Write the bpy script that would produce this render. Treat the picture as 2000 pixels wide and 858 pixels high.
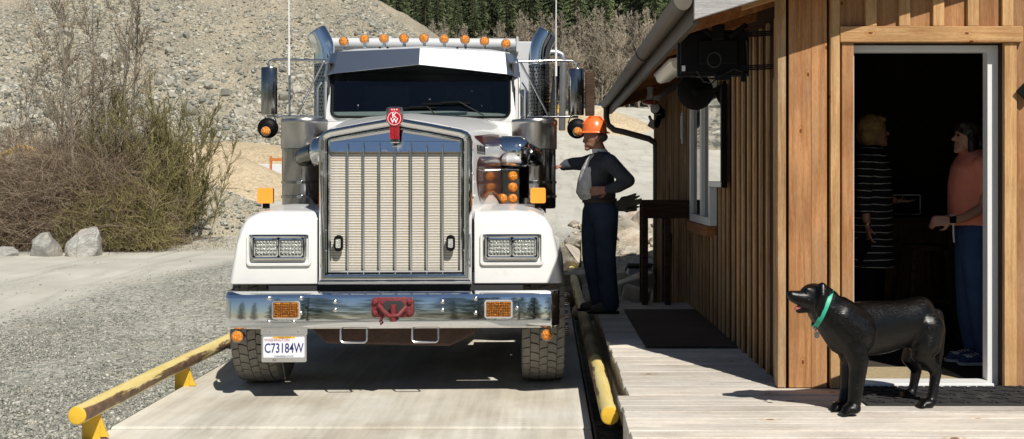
import bpy, bmesh, math, random
import numpy as np
from mathutils import Vector, Matrix, noise
R = math.radians
random.seed(7)
rng = np.random.default_rng(7)
for o in list(bpy.data.objects): bpy.data.objects.remove(o)
S = bpy.context.scene
COL = S.collection
# ------------------------------------------------------------------ camera, sky, sun, exposure
F = 2000.0; VX = 1070.0; VY = 352.0; HC = 1.62          # focal length and vanishing point in photo pixels, eye height
cam = bpy.data.cameras.new('camera'); camo = bpy.data.objects.new('camera', cam); COL.objects.link(camo)
camo.location = (0, 0, HC); camo.rotation_euler = (R(90), 0, 0)
cam.sensor_width = 36; cam.lens = 36.0 * F / 2000
cam.shift_x = -(VX - 1000) / 2000; cam.shift_y = -(429 - VY) / 2000
cam.clip_start = 0.05; cam.clip_end = 2000
S.camera = camo
SUN_EL = 47.5; sd = Vector((0.431, -0.902, 0)).normalized()
sunpos = Vector((sd.x * math.cos(R(SUN_EL)), sd.y * math.cos(R(SUN_EL)), math.sin(R(SUN_EL))))
W = bpy.data.worlds.new('World'); S.world = W; W.use_nodes = True
wn = W.node_tree
sky = wn.nodes.new('ShaderNodeTexSky'); sky.sky_type = 'NISHITA'; sky.sun_disc = False
sky.sun_elevation = R(SUN_EL); sky.sun_rotation = math.atan2(sd.x, sd.y)
sky.air_density = 1.0; sky.dust_density = 0.1; sky.ozone_density = 1.4
bg = wn.nodes['Background']; bg.inputs[1].default_value = 0.052
wn.links.new(sky.outputs[0], bg.inputs[0])
sl = bpy.data.lights.new('sun', 'SUN'); sl.energy = 4.8; sl.angle = R(0.53); sl.color = (1.0, 0.95, 0.87)
so = bpy.data.objects.new('sun', sl); COL.objects.link(so)
so.rotation_euler = (-sunpos).to_track_quat('-Z', 'Y').to_euler()
so.location = sunpos * 60
S.view_settings.view_transform = 'Standard'; S.view_settings.look = 'None'
S.view_settings.exposure = 0.15; S.view_settings.gamma = 1.0
S.render.engine = 'CYCLES'
S.cycles.use_denoising = True
S.cycles.max_bounces = 8; S.cycles.glossy_bounces = 5; S.cycles.transmission_bounces = 6
S.cycles.caustics_reflective = False; S.cycles.caustics_refractive = False
S.cycles.sample_clamp_indirect = 6.0

def W3(px, py, d):                     # photo pixel + distance -> world point
    return Vector(((px - VX) / F * d, d, HC - (py - VY) / F * d))
def GD(py, z): return (HC - z) * F / (py - VY)   # distance of a pixel row on a level surface z

# ------------------------------------------------------------------ materials
MATS = {}
def mk(name):
    m = bpy.data.materials.new(name); m.use_nodes = True
    MATS[name] = m
    n = m.node_tree.nodes; return m, n, m.node_tree.links, n['Principled BSDF']
def rgba(c): return (c[0], c[1], c[2], 1)
def basic(name, c, rough=0.5, metal=0.0, coat=0.0, spec=0.5, emit=None, trans=0.0, ior=1.5, alpha=1.0,
          var=0.0, vscale=6.0, bump=0.0, bscale=40.0, rvar=0.0, dirt=None, dscale=3.0, damt=0.0, stretch=None, island=0.0):
    m, n, l, b = mk(name)
    b.inputs['Base Color'].default_value = rgba(c); b.inputs['Roughness'].default_value = rough
    b.inputs['Metallic'].default_value = metal; b.inputs['Coat Weight'].default_value = coat
    b.inputs['Specular IOR Level'].default_value = spec; b.inputs['IOR'].default_value = ior
    b.inputs['Transmission Weight'].default_value = trans; b.inputs['Alpha'].default_value = alpha
    b.inputs['Coat Roughness'].default_value = 0.04
    tc = n.new('ShaderNodeTexCoord'); mp = n.new('ShaderNodeMapping'); l.new(tc.outputs['Object'], mp.inputs[0])
    if stretch: mp.inputs['Scale'].default_value = stretch
    if island:
        ge = n.new('ShaderNodeNewGeometry')
    col = None
    if var or island:
        nz = n.new('ShaderNodeTexNoise'); nz.inputs['Scale'].default_value = vscale; nz.inputs['Detail'].default_value = 8
        nz.inputs['Roughness'].default_value = 0.65
        l.new(mp.outputs[0], nz.inputs[0])
        mr = n.new('ShaderNodeMapRange'); mr.inputs[1].default_value = 0.25; mr.inputs[2].default_value = 0.75
        mr.inputs[3].default_value = 1 - var; mr.inputs[4].default_value = 1 + var
        l.new(nz.outputs[0], mr.inputs[0])
        val = mr.outputs[0]
        if island:
            m2 = n.new('ShaderNodeMapRange'); m2.inputs[3].default_value = 1 - island; m2.inputs[4].default_value = 1 + island
            l.new(ge.outputs['Random Per Island'], m2.inputs[0])
            mu = n.new('ShaderNodeMath'); mu.operation = 'MULTIPLY'; l.new(val, mu.inputs[0]); l.new(m2.outputs[0], mu.inputs[1]); val = mu.outputs[0]
        hs = n.new('ShaderNodeHueSaturation'); hs.inputs['Color'].default_value = rgba(c)
        l.new(val, hs.inputs['Value']); col = hs.outputs[0]
    if dirt:
        nz = n.new('ShaderNodeTexNoise'); nz.inputs['Scale'].default_value = dscale; nz.inputs['Detail'].default_value = 10
        nz.inputs['Roughness'].default_value = 0.7
        l.new(mp.outputs[0], nz.inputs[0])
        mr = n.new('ShaderNodeMapRange'); mr.inputs[1].default_value = 0.62 - 0.25 * damt; mr.inputs[2].default_value = 0.80 - 0.2 * damt
        mr.inputs[4].default_value = min(1, 0.5 + damt * 0.5); l.new(nz.outputs[0], mr.inputs[0])
        mx = n.new('ShaderNodeMix'); mx.data_type = 'RGBA'
        l.new(mr.outputs[0], mx.inputs[0]); mx.inputs[7].default_value = rgba(dirt)
        if col: l.new(col, mx.inputs[6])
        else: mx.inputs[6].default_value = rgba(c)
        col = mx.outputs[2]
        m3 = n.new('ShaderNodeMapRange'); m3.inputs[3].default_value = rough; m3.inputs[4].default_value = max(rough, 0.75)
        l.new(mr.outputs[0], m3.inputs[0]); l.new(m3.outputs[0], b.inputs['Roughness'])
        if metal:
            m4 = n.new('ShaderNodeMapRange'); m4.inputs[3].default_value = metal; m4.inputs[4].default_value = 0.25
            l.new(mr.outputs[0], m4.inputs[0]); l.new(m4.outputs[0], b.inputs['Metallic'])
    if col: l.new(col, b.inputs['Base Color'])
    if rvar:
        nz = n.new('ShaderNodeTexNoise'); nz.inputs['Scale'].default_value = vscale * 2; nz.inputs['Detail'].default_value = 6
        l.new(mp.outputs[0], nz.inputs[0])
        mr = n.new('ShaderNodeMapRange'); mr.inputs[1].default_value = 0.3; mr.inputs[2].default_value = 0.75
        mr.inputs[3].default_value = rough; mr.inputs[4].default_value = rough + rvar; l.new(nz.outputs[0], mr.inputs[0])
        l.new(mr.outputs[0], b.inputs['Roughness'])
    if bump:
        nz = n.new('ShaderNodeTexNoise'); nz.inputs['Scale'].default_value = bscale; nz.inputs['Detail'].default_value = 6
        l.new(mp.outputs[0], nz.inputs[0])
        bp = n.new('ShaderNodeBump'); bp.inputs['Strength'].default_value = bump; bp.inputs['Distance'].default_value = 0.02
        l.new(nz.outputs[0], bp.inputs['Height']); l.new(bp.outputs[0], b.inputs['Normal'])
    if emit:
        b.inputs['Emission Color'].default_value = rgba(emit[0]); b.inputs['Emission Strength'].default_value = emit[1]
    return m
def ramp(n, stops, interp='LINEAR'):
    r = n.new('ShaderNodeValToRGB'); e = r.color_ramp.elements; r.color_ramp.interpolation = interp
    while len(e) < len(stops): e.new(0.5)
    for i, (p, c) in enumerate(stops): e[i].position = p; e[i].color = rgba(c)
    return r
def wood(name, c1, c2, axis='Z', rough=0.75, grain=1.0, knots=True, weather=None, spec=0.25, flat=None):
    """boards: grain runs along AXIS, each board takes its own offset"""
    m, n, l, b = mk(name); b.inputs['Roughness'].default_value = rough; b.inputs['Specular IOR Level'].default_value = spec
    tc = n.new('ShaderNodeTexCoord'); oi = n.new('ShaderNodeObjectInfo')
    geo = n.new('ShaderNodeNewGeometry')
    ad = n.new('ShaderNodeVectorMath'); ad.operation = 'MULTIPLY_ADD'
    cmb = n.new('ShaderNodeCombineXYZ')
    for i in range(3): l.new(oi.outputs['Random'], cmb.inputs[i])
    l.new(cmb.outputs[0], ad.inputs[0]); ad.inputs[1].default_value = (37, 53, 29); l.new(geo.outputs['Position'], ad.inputs[2])
    mp = n.new('ShaderNodeMapping'); l.new(ad.outputs[0], mp.inputs[0])
    s = {'X': (0.05, 1, 1), 'Y': (1, 0.05, 1), 'Z': (1, 1, 0.05)}[axis]; mp.inputs['Scale'].default_value = s
    nz = n.new('ShaderNodeTexNoise'); nz.inputs['Scale'].default_value = 34; nz.inputs['Detail'].default_value = 8; nz.inputs['Roughness'].default_value = 0.7
    nz.inputs['Distortion'].default_value = 0.6
    l.new(mp.outputs[0], nz.inputs[0])
    rp = ramp(n, [(0.36, c2), (0.60, c1)]); l.new(nz.outputs[0], rp.inputs[0])
    hs = n.new('ShaderNodeHueSaturation'); l.new(rp.outputs[0], hs.inputs['Color'])
    mr = n.new('ShaderNodeMapRange'); mr.inputs[3].default_value = 0.78; mr.inputs[4].default_value = 1.2; l.new(oi.outputs['Random'], mr.inputs[0]); l.new(mr.outputs[0], hs.inputs['Value'])
    col = hs.outputs[0]
    # broad blotches
    nb = n.new('ShaderNodeTexNoise'); nb.inputs['Scale'].default_value = 2.2; nb.inputs['Detail'].default_value = 5; l.new(ad.outputs[0], nb.inputs[0])
    h2 = n.new('ShaderNodeHueSaturation'); mr2 = n.new('ShaderNodeMapRange'); mr2.inputs[1].default_value = .3; mr2.inputs[2].default_value = .7
    mr2.inputs[3].default_value = 0.82; mr2.inputs[4].default_value = 1.15; l.new(nb.outputs[0], mr2.inputs[0]); l.new(mr2.outputs[0], h2.inputs['Value']); l.new(col, h2.inputs['Color'])
    col = h2.outputs[0]
    if weather:
        nw = n.new('ShaderNodeTexNoise'); nw.inputs['Scale'].default_value = 5; nw.inputs['Detail'].default_value = 9; nw.inputs['Roughness'].default_value = .7
        m5 = n.new('ShaderNodeMapping'); m5.inputs['Scale'].default_value = {'X': (0.25, 1, 1), 'Y': (1, .25, 1), 'Z': (1, 1, .25)}[axis]; l.new(ad.outputs[0], m5.inputs[0]); l.new(m5.outputs[0], nw.inputs[0])
        r5 = n.new('ShaderNodeMapRange'); r5.inputs[1].default_value = .45; r5.inputs[2].default_value = .68; l.new(nw.outputs[0], r5.inputs[0])
        mx = n.new('ShaderNodeMix'); mx.data_type = 'RGBA'; l.new(r5.outputs[0], mx.inputs[0]); l.new(col, mx.inputs[6]); mx.inputs[7].default_value = rgba(weather); col = mx.outputs[2]
    if knots:
        vo = n.new('ShaderNodeTexVoronoi'); vo.inputs['Scale'].default_value = 3.4 if flat != 2 else 2.0
        m6 = n.new('ShaderNodeMapping'); m6.inputs['Scale'].default_value = {'X': (0.6, 1, 1), 'Y': (1, .6, 1), 'Z': (1, 1, .6)}[axis]; l.new(ad.outputs[0], m6.inputs[0]); l.new(m6.outputs[0], vo.inputs[0])
        if flat is not None:       # knots lie in the face of the board
            vo.voronoi_dimensions = '2D'; sq = n.new('ShaderNodeSeparateXYZ'); cq = n.new('ShaderNodeCombineXYZ'); l.new(m6.outputs[0], sq.inputs[0]); l.new(sq.outputs[0], cq.inputs[0]); l.new(sq.outputs[2 if flat == 1 else 1], cq.inputs[1]); l.new(cq.outputs[0], vo.inputs[0])
        rk = ramp(n, [(0.0, (0.16, 0.08, 0.04)), (0.022, (0.34, 0.19, 0.11)), (0.036, (1.2, 1.1, 1.0)), (0.055, (.86, .76, .66)), (0.085, (1, 1, 1))]); l.new(vo.outputs['Distance'], rk.inputs[0])
        mx = n.new('ShaderNodeMix'); mx.data_type = 'RGBA'; mx.blend_type = 'MULTIPLY'; mx.inputs[0].default_value = 0.85
        l.new(col, mx.inputs[6]); l.new(rk.outputs[0], mx.inputs[7]); col = mx.outputs[2]
    # fine saw marks and specks
    nf = n.new('ShaderNodeTexNoise'); nf.inputs['Scale'].default_value = 160; nf.inputs['Detail'].default_value = 4
    mf = n.new('ShaderNodeMapping'); mf.inputs['Scale'].default_value = {'X': (0.2, 1, 1), 'Y': (1, .2, 1), 'Z': (1, 1, .2)}[axis]; l.new(ad.outputs[0], mf.inputs[0]); l.new(mf.outputs[0], nf.inputs[0])
    hf_ = n.new('ShaderNodeHueSaturation'); rf = n.new('ShaderNodeMapRange'); rf.inputs[1].default_value = .3; rf.inputs[2].default_value = .7; rf.inputs[3].default_value = .86; rf.inputs[4].default_value = 1.10
    l.new(nf.outputs[0], rf.inputs[0]); l.new(rf.outputs[0], hf_.inputs['Value']); l.new(col, hf_.inputs['Color']); col = hf_.outputs[0]
    l.new(col, b.inputs['Base Color'])
    bp = n.new('ShaderNodeBump'); bp.inputs['Strength'].default_value = 0.6 * grain; bp.inputs['Distance'].default_value = 0.01
    l.new(nz.outputs[0], bp.inputs['Height']); l.new(bp.outputs[0], b.inputs['Normal'])
    return m

# ------------------------------------------------------------------ mesh building
def tag(o, label=None, cat=None, group=None, kind=None):
    if label: o['label'] = label
    if cat: o['category'] = cat
    if group: o['group'] = group
    if kind: o['kind'] = kind
    return o
def empty(name, loc=(0, 0, 0), rz=0.0):
    o = bpy.data.objects.new(name, None); COL.objects.link(o); o.location = loc; o.rotation_euler = (0, 0, rz)
    o.empty_display_size = 0.2; return o
def link(name, me, mat=None, parent=None):
    o = bpy.data.objects.new(name, me); COL.objects.link(o)
    if mat is not None and not me.materials:
        for mm in (mat if isinstance(mat, (list, tuple)) else [mat]): me.materials.append(MATS[mm] if isinstance(mm, str) else mm)
    if parent is not None: o.parent = parent
    return o
def frame_of(d):
    d = Vector(d).normalized(); up = Vector((0, 0, 1)) if abs(d.z) < 0.9 else Vector((0, 1, 0))
    a = d.cross(up).normalized(); return a, a.cross(d).normalized()
class MB:
    def __init__(s): s.v = []; s.f = []; s.m = []; s.cur = 0
    def add(s, vs, fs):
        k = len(s.v); s.v += [tuple(v) for v in vs]; s.f += [tuple(i + k for i in f) for f in fs]; s.m += [s.cur] * len(fs); return s
    def box(s, lo, hi, M=None):
        x0, y0, z0 = lo; x1, y1, z1 = hi
        vs = [Vector(p) for p in ((x0,y0,z0),(x1,y0,z0),(x1,y1,z0),(x0,y1,z0),(x0,y0,z1),(x1,y0,z1),(x1,y1,z1),(x0,y1,z1))]
        if M is not None: vs = [M @ v for v in vs]
        return s.add(vs, [(3,2,1,0),(4,5,6,7),(0,1,5,4),(1,2,6,5),(2,3,7,6),(3,0,4,7)])
    def cbox(s, c, d, M=None):
        return s.box([c[i] - d[i] / 2 for i in range(3)], [c[i] + d[i] / 2 for i in range(3)], M)
    def bar(s, a, b, w, h):           # square bar from a to b
        a, b = Vector(a), Vector(b); p, q = frame_of(b - a); vs = []
        for c in (a, b): vs += [c + p * w / 2 * i + q * h / 2 * j for i, j in ((-1,-1),(1,-1),(1,1),(-1,1))]
        return s.add(vs, [(0,1,2,3),(7,6,5,4),(0,4,5,1),(1,5,6,2),(2,6,7,3),(3,7,4,0)])
    def loft(s, rings, cap=True, close=True, cap0=None):
        n = len(rings[0]); vs = [p for r in rings for p in r]; fs = []
        for i in range(len(rings) - 1):
            for j in range(n if close else n - 1):
                a = i * n + j; b = i * n + (j + 1) % n; fs.append((a, b, b + n, a + n))
        if cap and close:
            fs.append(tuple(range(n - 1, -1, -1))); k = (len(rings) - 1) * n; fs.append(tuple(range(k, k + n)))
        return s.add(vs, fs)
    def tube(s, pts, r, n=8, cap=True):
        pts = [Vector(p) for p in pts]; rs = r if isinstance(r, (list, tuple)) else [r] * len(pts); rings = []; pa = None
        for i, p in enumerate(pts):
            d = (pts[min(i + 1, len(pts) - 1)] - pts[max(i - 1, 0)]).normalized()
            if pa is None: a, b = frame_of(d)
            else:
                a = (pa - d * pa.dot(d))
                a = a.normalized() if a.length > 1e-6 else frame_of(d)[0]
                b = a.cross(d).normalized()
            pa = a
            rings.append([p + (a * math.cos(2 * math.pi * k / n) + b * math.sin(2 * math.pi * k / n)) * rs[i] for k in range(n)])
        return s.loft(rings, cap)
    def lathe(s, prof, c=(0, 0, 0), axis=(0, 0, 1), n=20, cap=True):
        c = Vector(c); ax = Vector(axis).normalized(); a, b = frame_of(ax)
        rings = [[c + ax * h + (a * math.cos(2 * math.pi * k / n) + b * math.sin(2 * math.pi * k / n)) * r for k in range(n)] for r, h in prof]
        return s.loft(rings, cap)
    def prism(s, poly, d, axis='Y', o=0.0):       # 2-D outline pushed along AXIS from o to o+d
        def P(u, v, t): return {'Y': (u, t, v), 'X': (t, u, v), 'Z': (u, v, t)}[axis]
        n = len(poly); vs = [P(u, v, o) for u, v in poly] + [P(u, v, o + d) for u, v in poly]
        fs = [tuple(range(n)), tuple(range(2 * n - 1, n - 1, -1))] + [(i, i + n, (i + 1) % n + n, (i + 1) % n) for i in range(n)]
        return s.add(vs, fs)
    def ball(s, c, r, n=10, k=6):
        r = (r, r, r) if not isinstance(r, (list, tuple)) else r
        rings = [[(c[0] + r[0] * math.sin(math.pi * i / k) * math.cos(2 * math.pi * j / n), c[1] + r[1] * math.sin(math.pi * i / k) * math.sin(2 * math.pi * j / n), c[2] + r[2] * math.cos(math.pi * i / k)) for j in range(n)] for i in range(1, k)]
        m = len(rings); vs = [p for q in rings for p in q] + [(c[0], c[1], c[2] + r[2]), (c[0], c[1], c[2] - r[2])]; fs = []
        for i in range(m - 1):
            for j in range(n): fs.append((i * n + j, (i + 1) * n + j, (i + 1) * n + (j + 1) % n, i * n + (j + 1) % n))
        for j in range(n): fs.append((m * n, j, (j + 1) % n)); fs.append((m * n + 1, (m - 1) * n + (j + 1) % n, (m - 1) * n + j))
        return s.add(vs, fs)
    def mesh(s, name, smooth=None, bevel=0.0, seg=2):
        me = bpy.data.meshes.new(name); me.from_pydata(s.v, [], s.f); me.validate()
        if len(set(s.m)) > 1: me.polygons.foreach_set('material_index', s.m[:len(me.polygons)])
        bm = bmesh.new(); bm.from_mesh(me)
        bmesh.ops.recalc_face_normals(bm, faces=bm.faces)
        if bevel:
            es = [e for e in bm.edges if len(e.link_faces) == 2 and e.calc_face_angle(0) > 0.5]
            bmesh.ops.bevel(bm, geom=es, offset=bevel, segments=seg, affect='EDGES', profile=0.5, clamp_overlap=True)
        bm.to_mesh(me); bm.free()
        if smooth is not None:
            me.polygons.foreach_set('use_smooth', [True] * len(me.polygons)); me.set_sharp_from_angle(angle=R(smooth))
        return me
    def build(s, name, mat, parent=None, smooth=None, bevel=0.0, seg=2):
        return link(name, s.mesh(name, smooth, bevel, seg), mat, parent)
def copy_tree(o, parent=None):
    c = o.copy(); COL.objects.link(c); c.parent = parent
    for ch in o.children: copy_tree(ch, c)
    return c
def np_mesh(name, verts, tris, mat=None, parent=None, smooth=False):
    me = bpy.data.meshes.new(name); verts = np.asarray(verts, np.float32); tris = np.asarray(tris, np.int32); k = tris.shape[1]
    me.vertices.add(len(verts)); me.vertices.foreach_set('co', verts.ravel())
    me.loops.add(tris.size); me.loops.foreach_set('vertex_index', tris.ravel())
    me.polygons.add(len(tris)); me.polygons.foreach_set('loop_start', np.arange(0, tris.size, k, dtype=np.int32))
    me.polygons.foreach_set('loop_total', np.full(len(tris), k, np.int32))
    me.update(calc_edges=True)
    if smooth: me.polygons.foreach_set('use_smooth', np.ones(len(tris), bool))
    return link(name, me, mat, parent)
def rot_mats(n):
    q = rng.normal(size=(n, 4)); q /= np.linalg.norm(q, axis=1)[:, None]; w, x, y, z = q.T
    return np.stack([1-2*(y*y+z*z), 2*(x*y-z*w), 2*(x*z+y*w), 2*(x*y+z*w), 1-2*(x*x+z*z), 2*(y*z-x*w), 2*(x*z-y*w), 2*(y*z+x*w), 1-2*(x*x+y*y)], 1).reshape(n, 3, 3)
def rock_proto(sub, seed, amp=0.25):
    """angular broken stone: hull of a few random points"""
    r = np.random.default_rng(seed); k = {1: 11, 2: 24}[sub]; p = r.normal(size=(k, 3)); p /= np.linalg.norm(p, axis=1)[:, None]; p *= r.uniform(.72, 1.08, (k, 1)) * np.array([1.15, .95, .8])
    bm = bmesh.new(); vs = [bm.verts.new(tuple(a)) for a in p]; res = bmesh.ops.convex_hull(bm, input=vs)
    loose = [v for v in bm.verts if not v.link_faces]; bmesh.ops.delete(bm, geom=loose, context='VERTS'); bmesh.ops.triangulate(bm, faces=bm.faces); bmesh.ops.recalc_face_normals(bm, faces=bm.faces); bm.verts.index_update()
    v = np.array([x.co[:] for x in bm.verts]); f = np.array([[q.index for q in a.verts] for a in bm.faces]); bm.free(); return v, f
def scatter_rocks(name, pos, size, protos, mat, parent=None, flat=0.75):
    n = len(pos); V = []; T = []; k = 0; which = rng.integers(0, len(protos), n)
    for pi, (v, f) in enumerate(protos):
        idx = np.where(which == pi)[0]
        if not len(idx): continue
        Rm = rot_mats(len(idx)); sc = size[idx][:, None] * rng.uniform(0.6, 1.15, (len(idx), 3))
        vv = np.einsum('nij,nkj->nki', Rm, v[None] * sc[:, None, :]); vv[:, :, 2] *= flat
        vv += pos[idx][:, None, :]
        V.append(vv.reshape(-1, 3)); T.append((f[None] + (np.arange(len(idx)) * len(v))[:, None, None] + k).reshape(-1, 3)); k += len(idx) * len(v)
    return np_mesh(name, np.concatenate(V), np.concatenate(T), mat, parent)
def rounded(w, h, r, n=5, cx=0, cy=0):      # rounded rectangle outline
    r = min(r, w / 2 - 1e-4, h / 2 - 1e-4); out = []
    for sx, sy, a0 in ((1, 1, 0), (-1, 1, 90), (-1, -1, 180), (1, -1, 270)):
        for i in range(n + 1):
            a = R(a0 + 90 * i / n); out.append((cx + sx * (w / 2 - r) + r * math.cos(a), cy + sy * (h / 2 - r) + r * math.sin(a)))
    return out
def text_mesh(name, txt, size, mat, parent, loc, rot, depth=0.002, align='CENTER', sx=1.0, bold=0.0):
    cu = bpy.data.curves.new(name, 'FONT'); cu.body = txt; cu.size = size; cu.align_x = align; cu.align_y = 'CENTER'; cu.extrude = depth; cu.offset = bold
    cu.resolution_u = 3
    t = bpy.data.objects.new(name, cu); COL.objects.link(t); dg = bpy.context.evaluated_depsgraph_get(); dg.update()
    me = bpy.data.meshes.new_from_object(t.evaluated_get(dg)); bpy.data.objects.remove(t); bpy.data.curves.remove(cu)
    me.materials.clear()
    o = link(name, me, mat, parent); o.location = loc; o.rotation_euler = rot; o.scale = (sx, 1, 1); return o
# ------------------------------------------------------------------ common materials
basic('chrome', (0.74, 0.75, 0.77), 0.045, 1.0, var=0.03, vscale=4, dirt=(0.42, 0.38, 0.31), dscale=5, damt=0.10)
basic('polished', (0.62, 0.63, 0.65), 0.16, 1.0, rvar=0.14, vscale=5, dirt=(0.40, 0.36, 0.30), dscale=4, damt=0.22)
basic('brushed', (0.60, 0.60, 0.61), 0.30, 1.0, rvar=0.12, vscale=8, dirt=(0.45, 0.42, 0.36), dscale=9, damt=0.2)
basic('dark_chrome', (0.27, 0.265, 0.255), 0.10, 1.0, rvar=0.10, vscale=5, dirt=(0.17, 0.15, 0.12), dscale=4, damt=0.2)
basic('dull_steel', (0.42, 0.41, 0.39), 0.26, 1.0, rvar=0.12, vscale=8, dirt=(0.32, 0.28, 0.22), dscale=9, damt=0.25)
basic('white_paint', (0.79, 0.79, 0.775), 0.32, coat=0.6, var=0.03, dirt=(0.58, 0.54, 0.46), dscale=4.5, damt=0.2)
basic('burgundy', (0.058, 0.015, 0.017), 0.28, coat=0.7, dirt=(0.16, 0.12, 0.10), dscale=5, damt=0.14)
basic('sisal', (.44, .35, .215), .95, var=.18, vscale=60, bump=.8, bscale=120, stretch=(.3, 1, 1), spec=.1)
basic('black_plastic', (0.004, 0.004, 0.0045), 0.5, spec=0.14, bump=0.1, bscale=90)
basic('black_metal', (0.004, 0.004, 0.0045), 0.5, spec=0.14, var=0.2, dirt=(0.012, 0.011, 0.010), dscale=8, damt=0.1)
basic('rubber', (0.25, 0.237, 0.21), 0.88, var=0.22, vscale=9, bump=0.4, bscale=60, spec=0.2, dirt=(0.36, 0.335, 0.28), dscale=6, damt=0.35)
basic('dark_rubber', (0.03, 0.03, 0.03), 0.8, var=0.2, spec=0.25, dirt=(0.12, 0.11, 0.09), dscale=6, damt=0.25)
basic('amber', (0.74, 0.235, 0.008), 0.2, coat=0.5, var=0.6, vscale=55, bump=1.0, bscale=70, spec=0.6)
basic('amber_flat', (0.98, 0.36, 0.04), 0.35, coat=0.3, var=0.06, vscale=20)
basic('clear_lens', (0.44, 0.45, 0.42), 0.12, coat=0.6, var=0.25, vscale=60, bump=0.9, bscale=75, spec=0.7)
basic('red_enamel', (0.48, 0.008, 0.022), 0.2, coat=0.7)
basic('white_enamel', (0.78, 0.78, 0.78), 0.3, coat=0.4)
basic('oxide_red', (0.16, 0.018, 0.022), 0.55, var=0.2, vscale=12, bump=0.3, bscale=60, dirt=(0.10, 0.06, 0.05), dscale=14, damt=0.3)
basic('rusty_frame', (0.075, 0.042, 0.032), 0.8, var=0.4, vscale=6, bump=0.4, bscale=40)
basic('screen_tan', (0.42, 0.355, 0.23), 0.8, var=0.35, vscale=90)
basic('visor_steel', (0.60, 0.61, 0.63), 0.30, 1.0, dirt=(0.75, 0.75, 0.73), dscale=45, damt=-0.25)
basic('screen_wire', (0.80, 0.79, 0.77), 0.45, 0.1)
basic('body_grey', (0.55, 0.56, 0.57), 0.45, coat=0.2, dirt=(0.42, 0.39, 0.33), dscale=1.6, damt=0.3)
basic('tinted_glass', (0.012, 0.016, 0.02), 0.03, spec=0.5, coat=0.0, dirt=(0.10, 0.105, 0.10), dscale=9, damt=0.03)
basic('window_glass', (0.02, 0.022, 0.022), 0.02, spec=1.0, ior=2.0)
basic('mirror_glass', (0.82, 0.83, 0.83), 0.02, 1.0)
basic('white_vinyl', (0.74, 0.74, 0.73), 0.42, var=0.03)
basic('yellow_paint', (0.70, 0.43, 0.035), 0.55, var=0.10, vscale=5, bump=0.25, bscale=30, dirt=(0.13, 0.09, 0.065), dscale=6, damt=0.22)
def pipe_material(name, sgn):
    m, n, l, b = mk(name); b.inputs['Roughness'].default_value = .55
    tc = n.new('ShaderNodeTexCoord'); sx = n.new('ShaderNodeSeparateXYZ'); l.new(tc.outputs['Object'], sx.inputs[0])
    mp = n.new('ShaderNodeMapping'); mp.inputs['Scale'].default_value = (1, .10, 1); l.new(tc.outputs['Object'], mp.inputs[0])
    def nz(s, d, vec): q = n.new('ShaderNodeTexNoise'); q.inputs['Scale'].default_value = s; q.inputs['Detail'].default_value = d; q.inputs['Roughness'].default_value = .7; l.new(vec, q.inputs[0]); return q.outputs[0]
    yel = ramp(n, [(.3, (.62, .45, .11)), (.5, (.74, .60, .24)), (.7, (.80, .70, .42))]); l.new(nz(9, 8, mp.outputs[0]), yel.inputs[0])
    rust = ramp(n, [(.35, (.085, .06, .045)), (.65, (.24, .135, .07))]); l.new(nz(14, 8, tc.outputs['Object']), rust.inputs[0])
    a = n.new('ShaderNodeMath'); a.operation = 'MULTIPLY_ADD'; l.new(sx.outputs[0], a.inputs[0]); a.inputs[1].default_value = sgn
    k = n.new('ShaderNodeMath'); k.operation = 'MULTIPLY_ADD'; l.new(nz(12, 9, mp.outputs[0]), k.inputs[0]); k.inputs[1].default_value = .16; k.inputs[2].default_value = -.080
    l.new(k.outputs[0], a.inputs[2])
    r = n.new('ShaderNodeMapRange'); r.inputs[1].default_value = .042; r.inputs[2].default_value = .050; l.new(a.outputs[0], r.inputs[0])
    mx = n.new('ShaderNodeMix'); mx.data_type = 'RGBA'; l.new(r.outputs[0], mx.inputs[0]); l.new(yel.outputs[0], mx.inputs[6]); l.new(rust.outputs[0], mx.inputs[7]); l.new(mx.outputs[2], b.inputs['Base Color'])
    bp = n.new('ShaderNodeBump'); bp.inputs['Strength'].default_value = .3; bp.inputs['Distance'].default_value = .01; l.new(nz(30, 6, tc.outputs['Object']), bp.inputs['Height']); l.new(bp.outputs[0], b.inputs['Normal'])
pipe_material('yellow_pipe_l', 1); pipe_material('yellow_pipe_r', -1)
basic('worn_pipe', (0.52, 0.40, 0.16), 0.6, var=0.2, vscale=4, bump=0.3, bscale=22, dirt=(0.15, 0.105, 0.07), dscale=4, damt=1.0, stretch=(1.0, 0.3, 1.0))
basic('galv', (0.42, 0.43, 0.44), 0.45, 0.8, var=0.15, vscale=9)
basic('dark_steel', (0.05, 0.048, 0.045), 0.6, 0.3, var=0.3, vscale=9, bump=0.2)
basic('gutter_brown', (0.085, 0.068, 0.050), 0.55, var=0.15, vscale=6, dirt=(0.15, 0.13, 0.10), dscale=4, damt=0.3)
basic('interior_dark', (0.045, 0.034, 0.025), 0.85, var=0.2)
basic('shingle', (0.05, 0.05, 0.055), 0.9, var=0.3, vscale=20, bump=0.5, bscale=80)
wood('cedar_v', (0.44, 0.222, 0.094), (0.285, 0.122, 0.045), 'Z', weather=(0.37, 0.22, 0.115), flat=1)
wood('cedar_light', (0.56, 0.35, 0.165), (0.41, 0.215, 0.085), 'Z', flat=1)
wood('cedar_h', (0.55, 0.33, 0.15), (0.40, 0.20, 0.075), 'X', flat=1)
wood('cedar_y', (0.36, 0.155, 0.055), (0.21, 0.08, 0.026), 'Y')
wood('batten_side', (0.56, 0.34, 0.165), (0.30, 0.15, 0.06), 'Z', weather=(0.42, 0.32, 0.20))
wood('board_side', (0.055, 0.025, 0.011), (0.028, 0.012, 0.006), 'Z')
wood('deck_plank', (0.68, 0.62, 0.535), (0.50, 0.445, 0.37), 'X', rough=0.85, weather=(0.60, 0.565, 0.51), knots=True, grain=1.2, flat=2)
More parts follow.
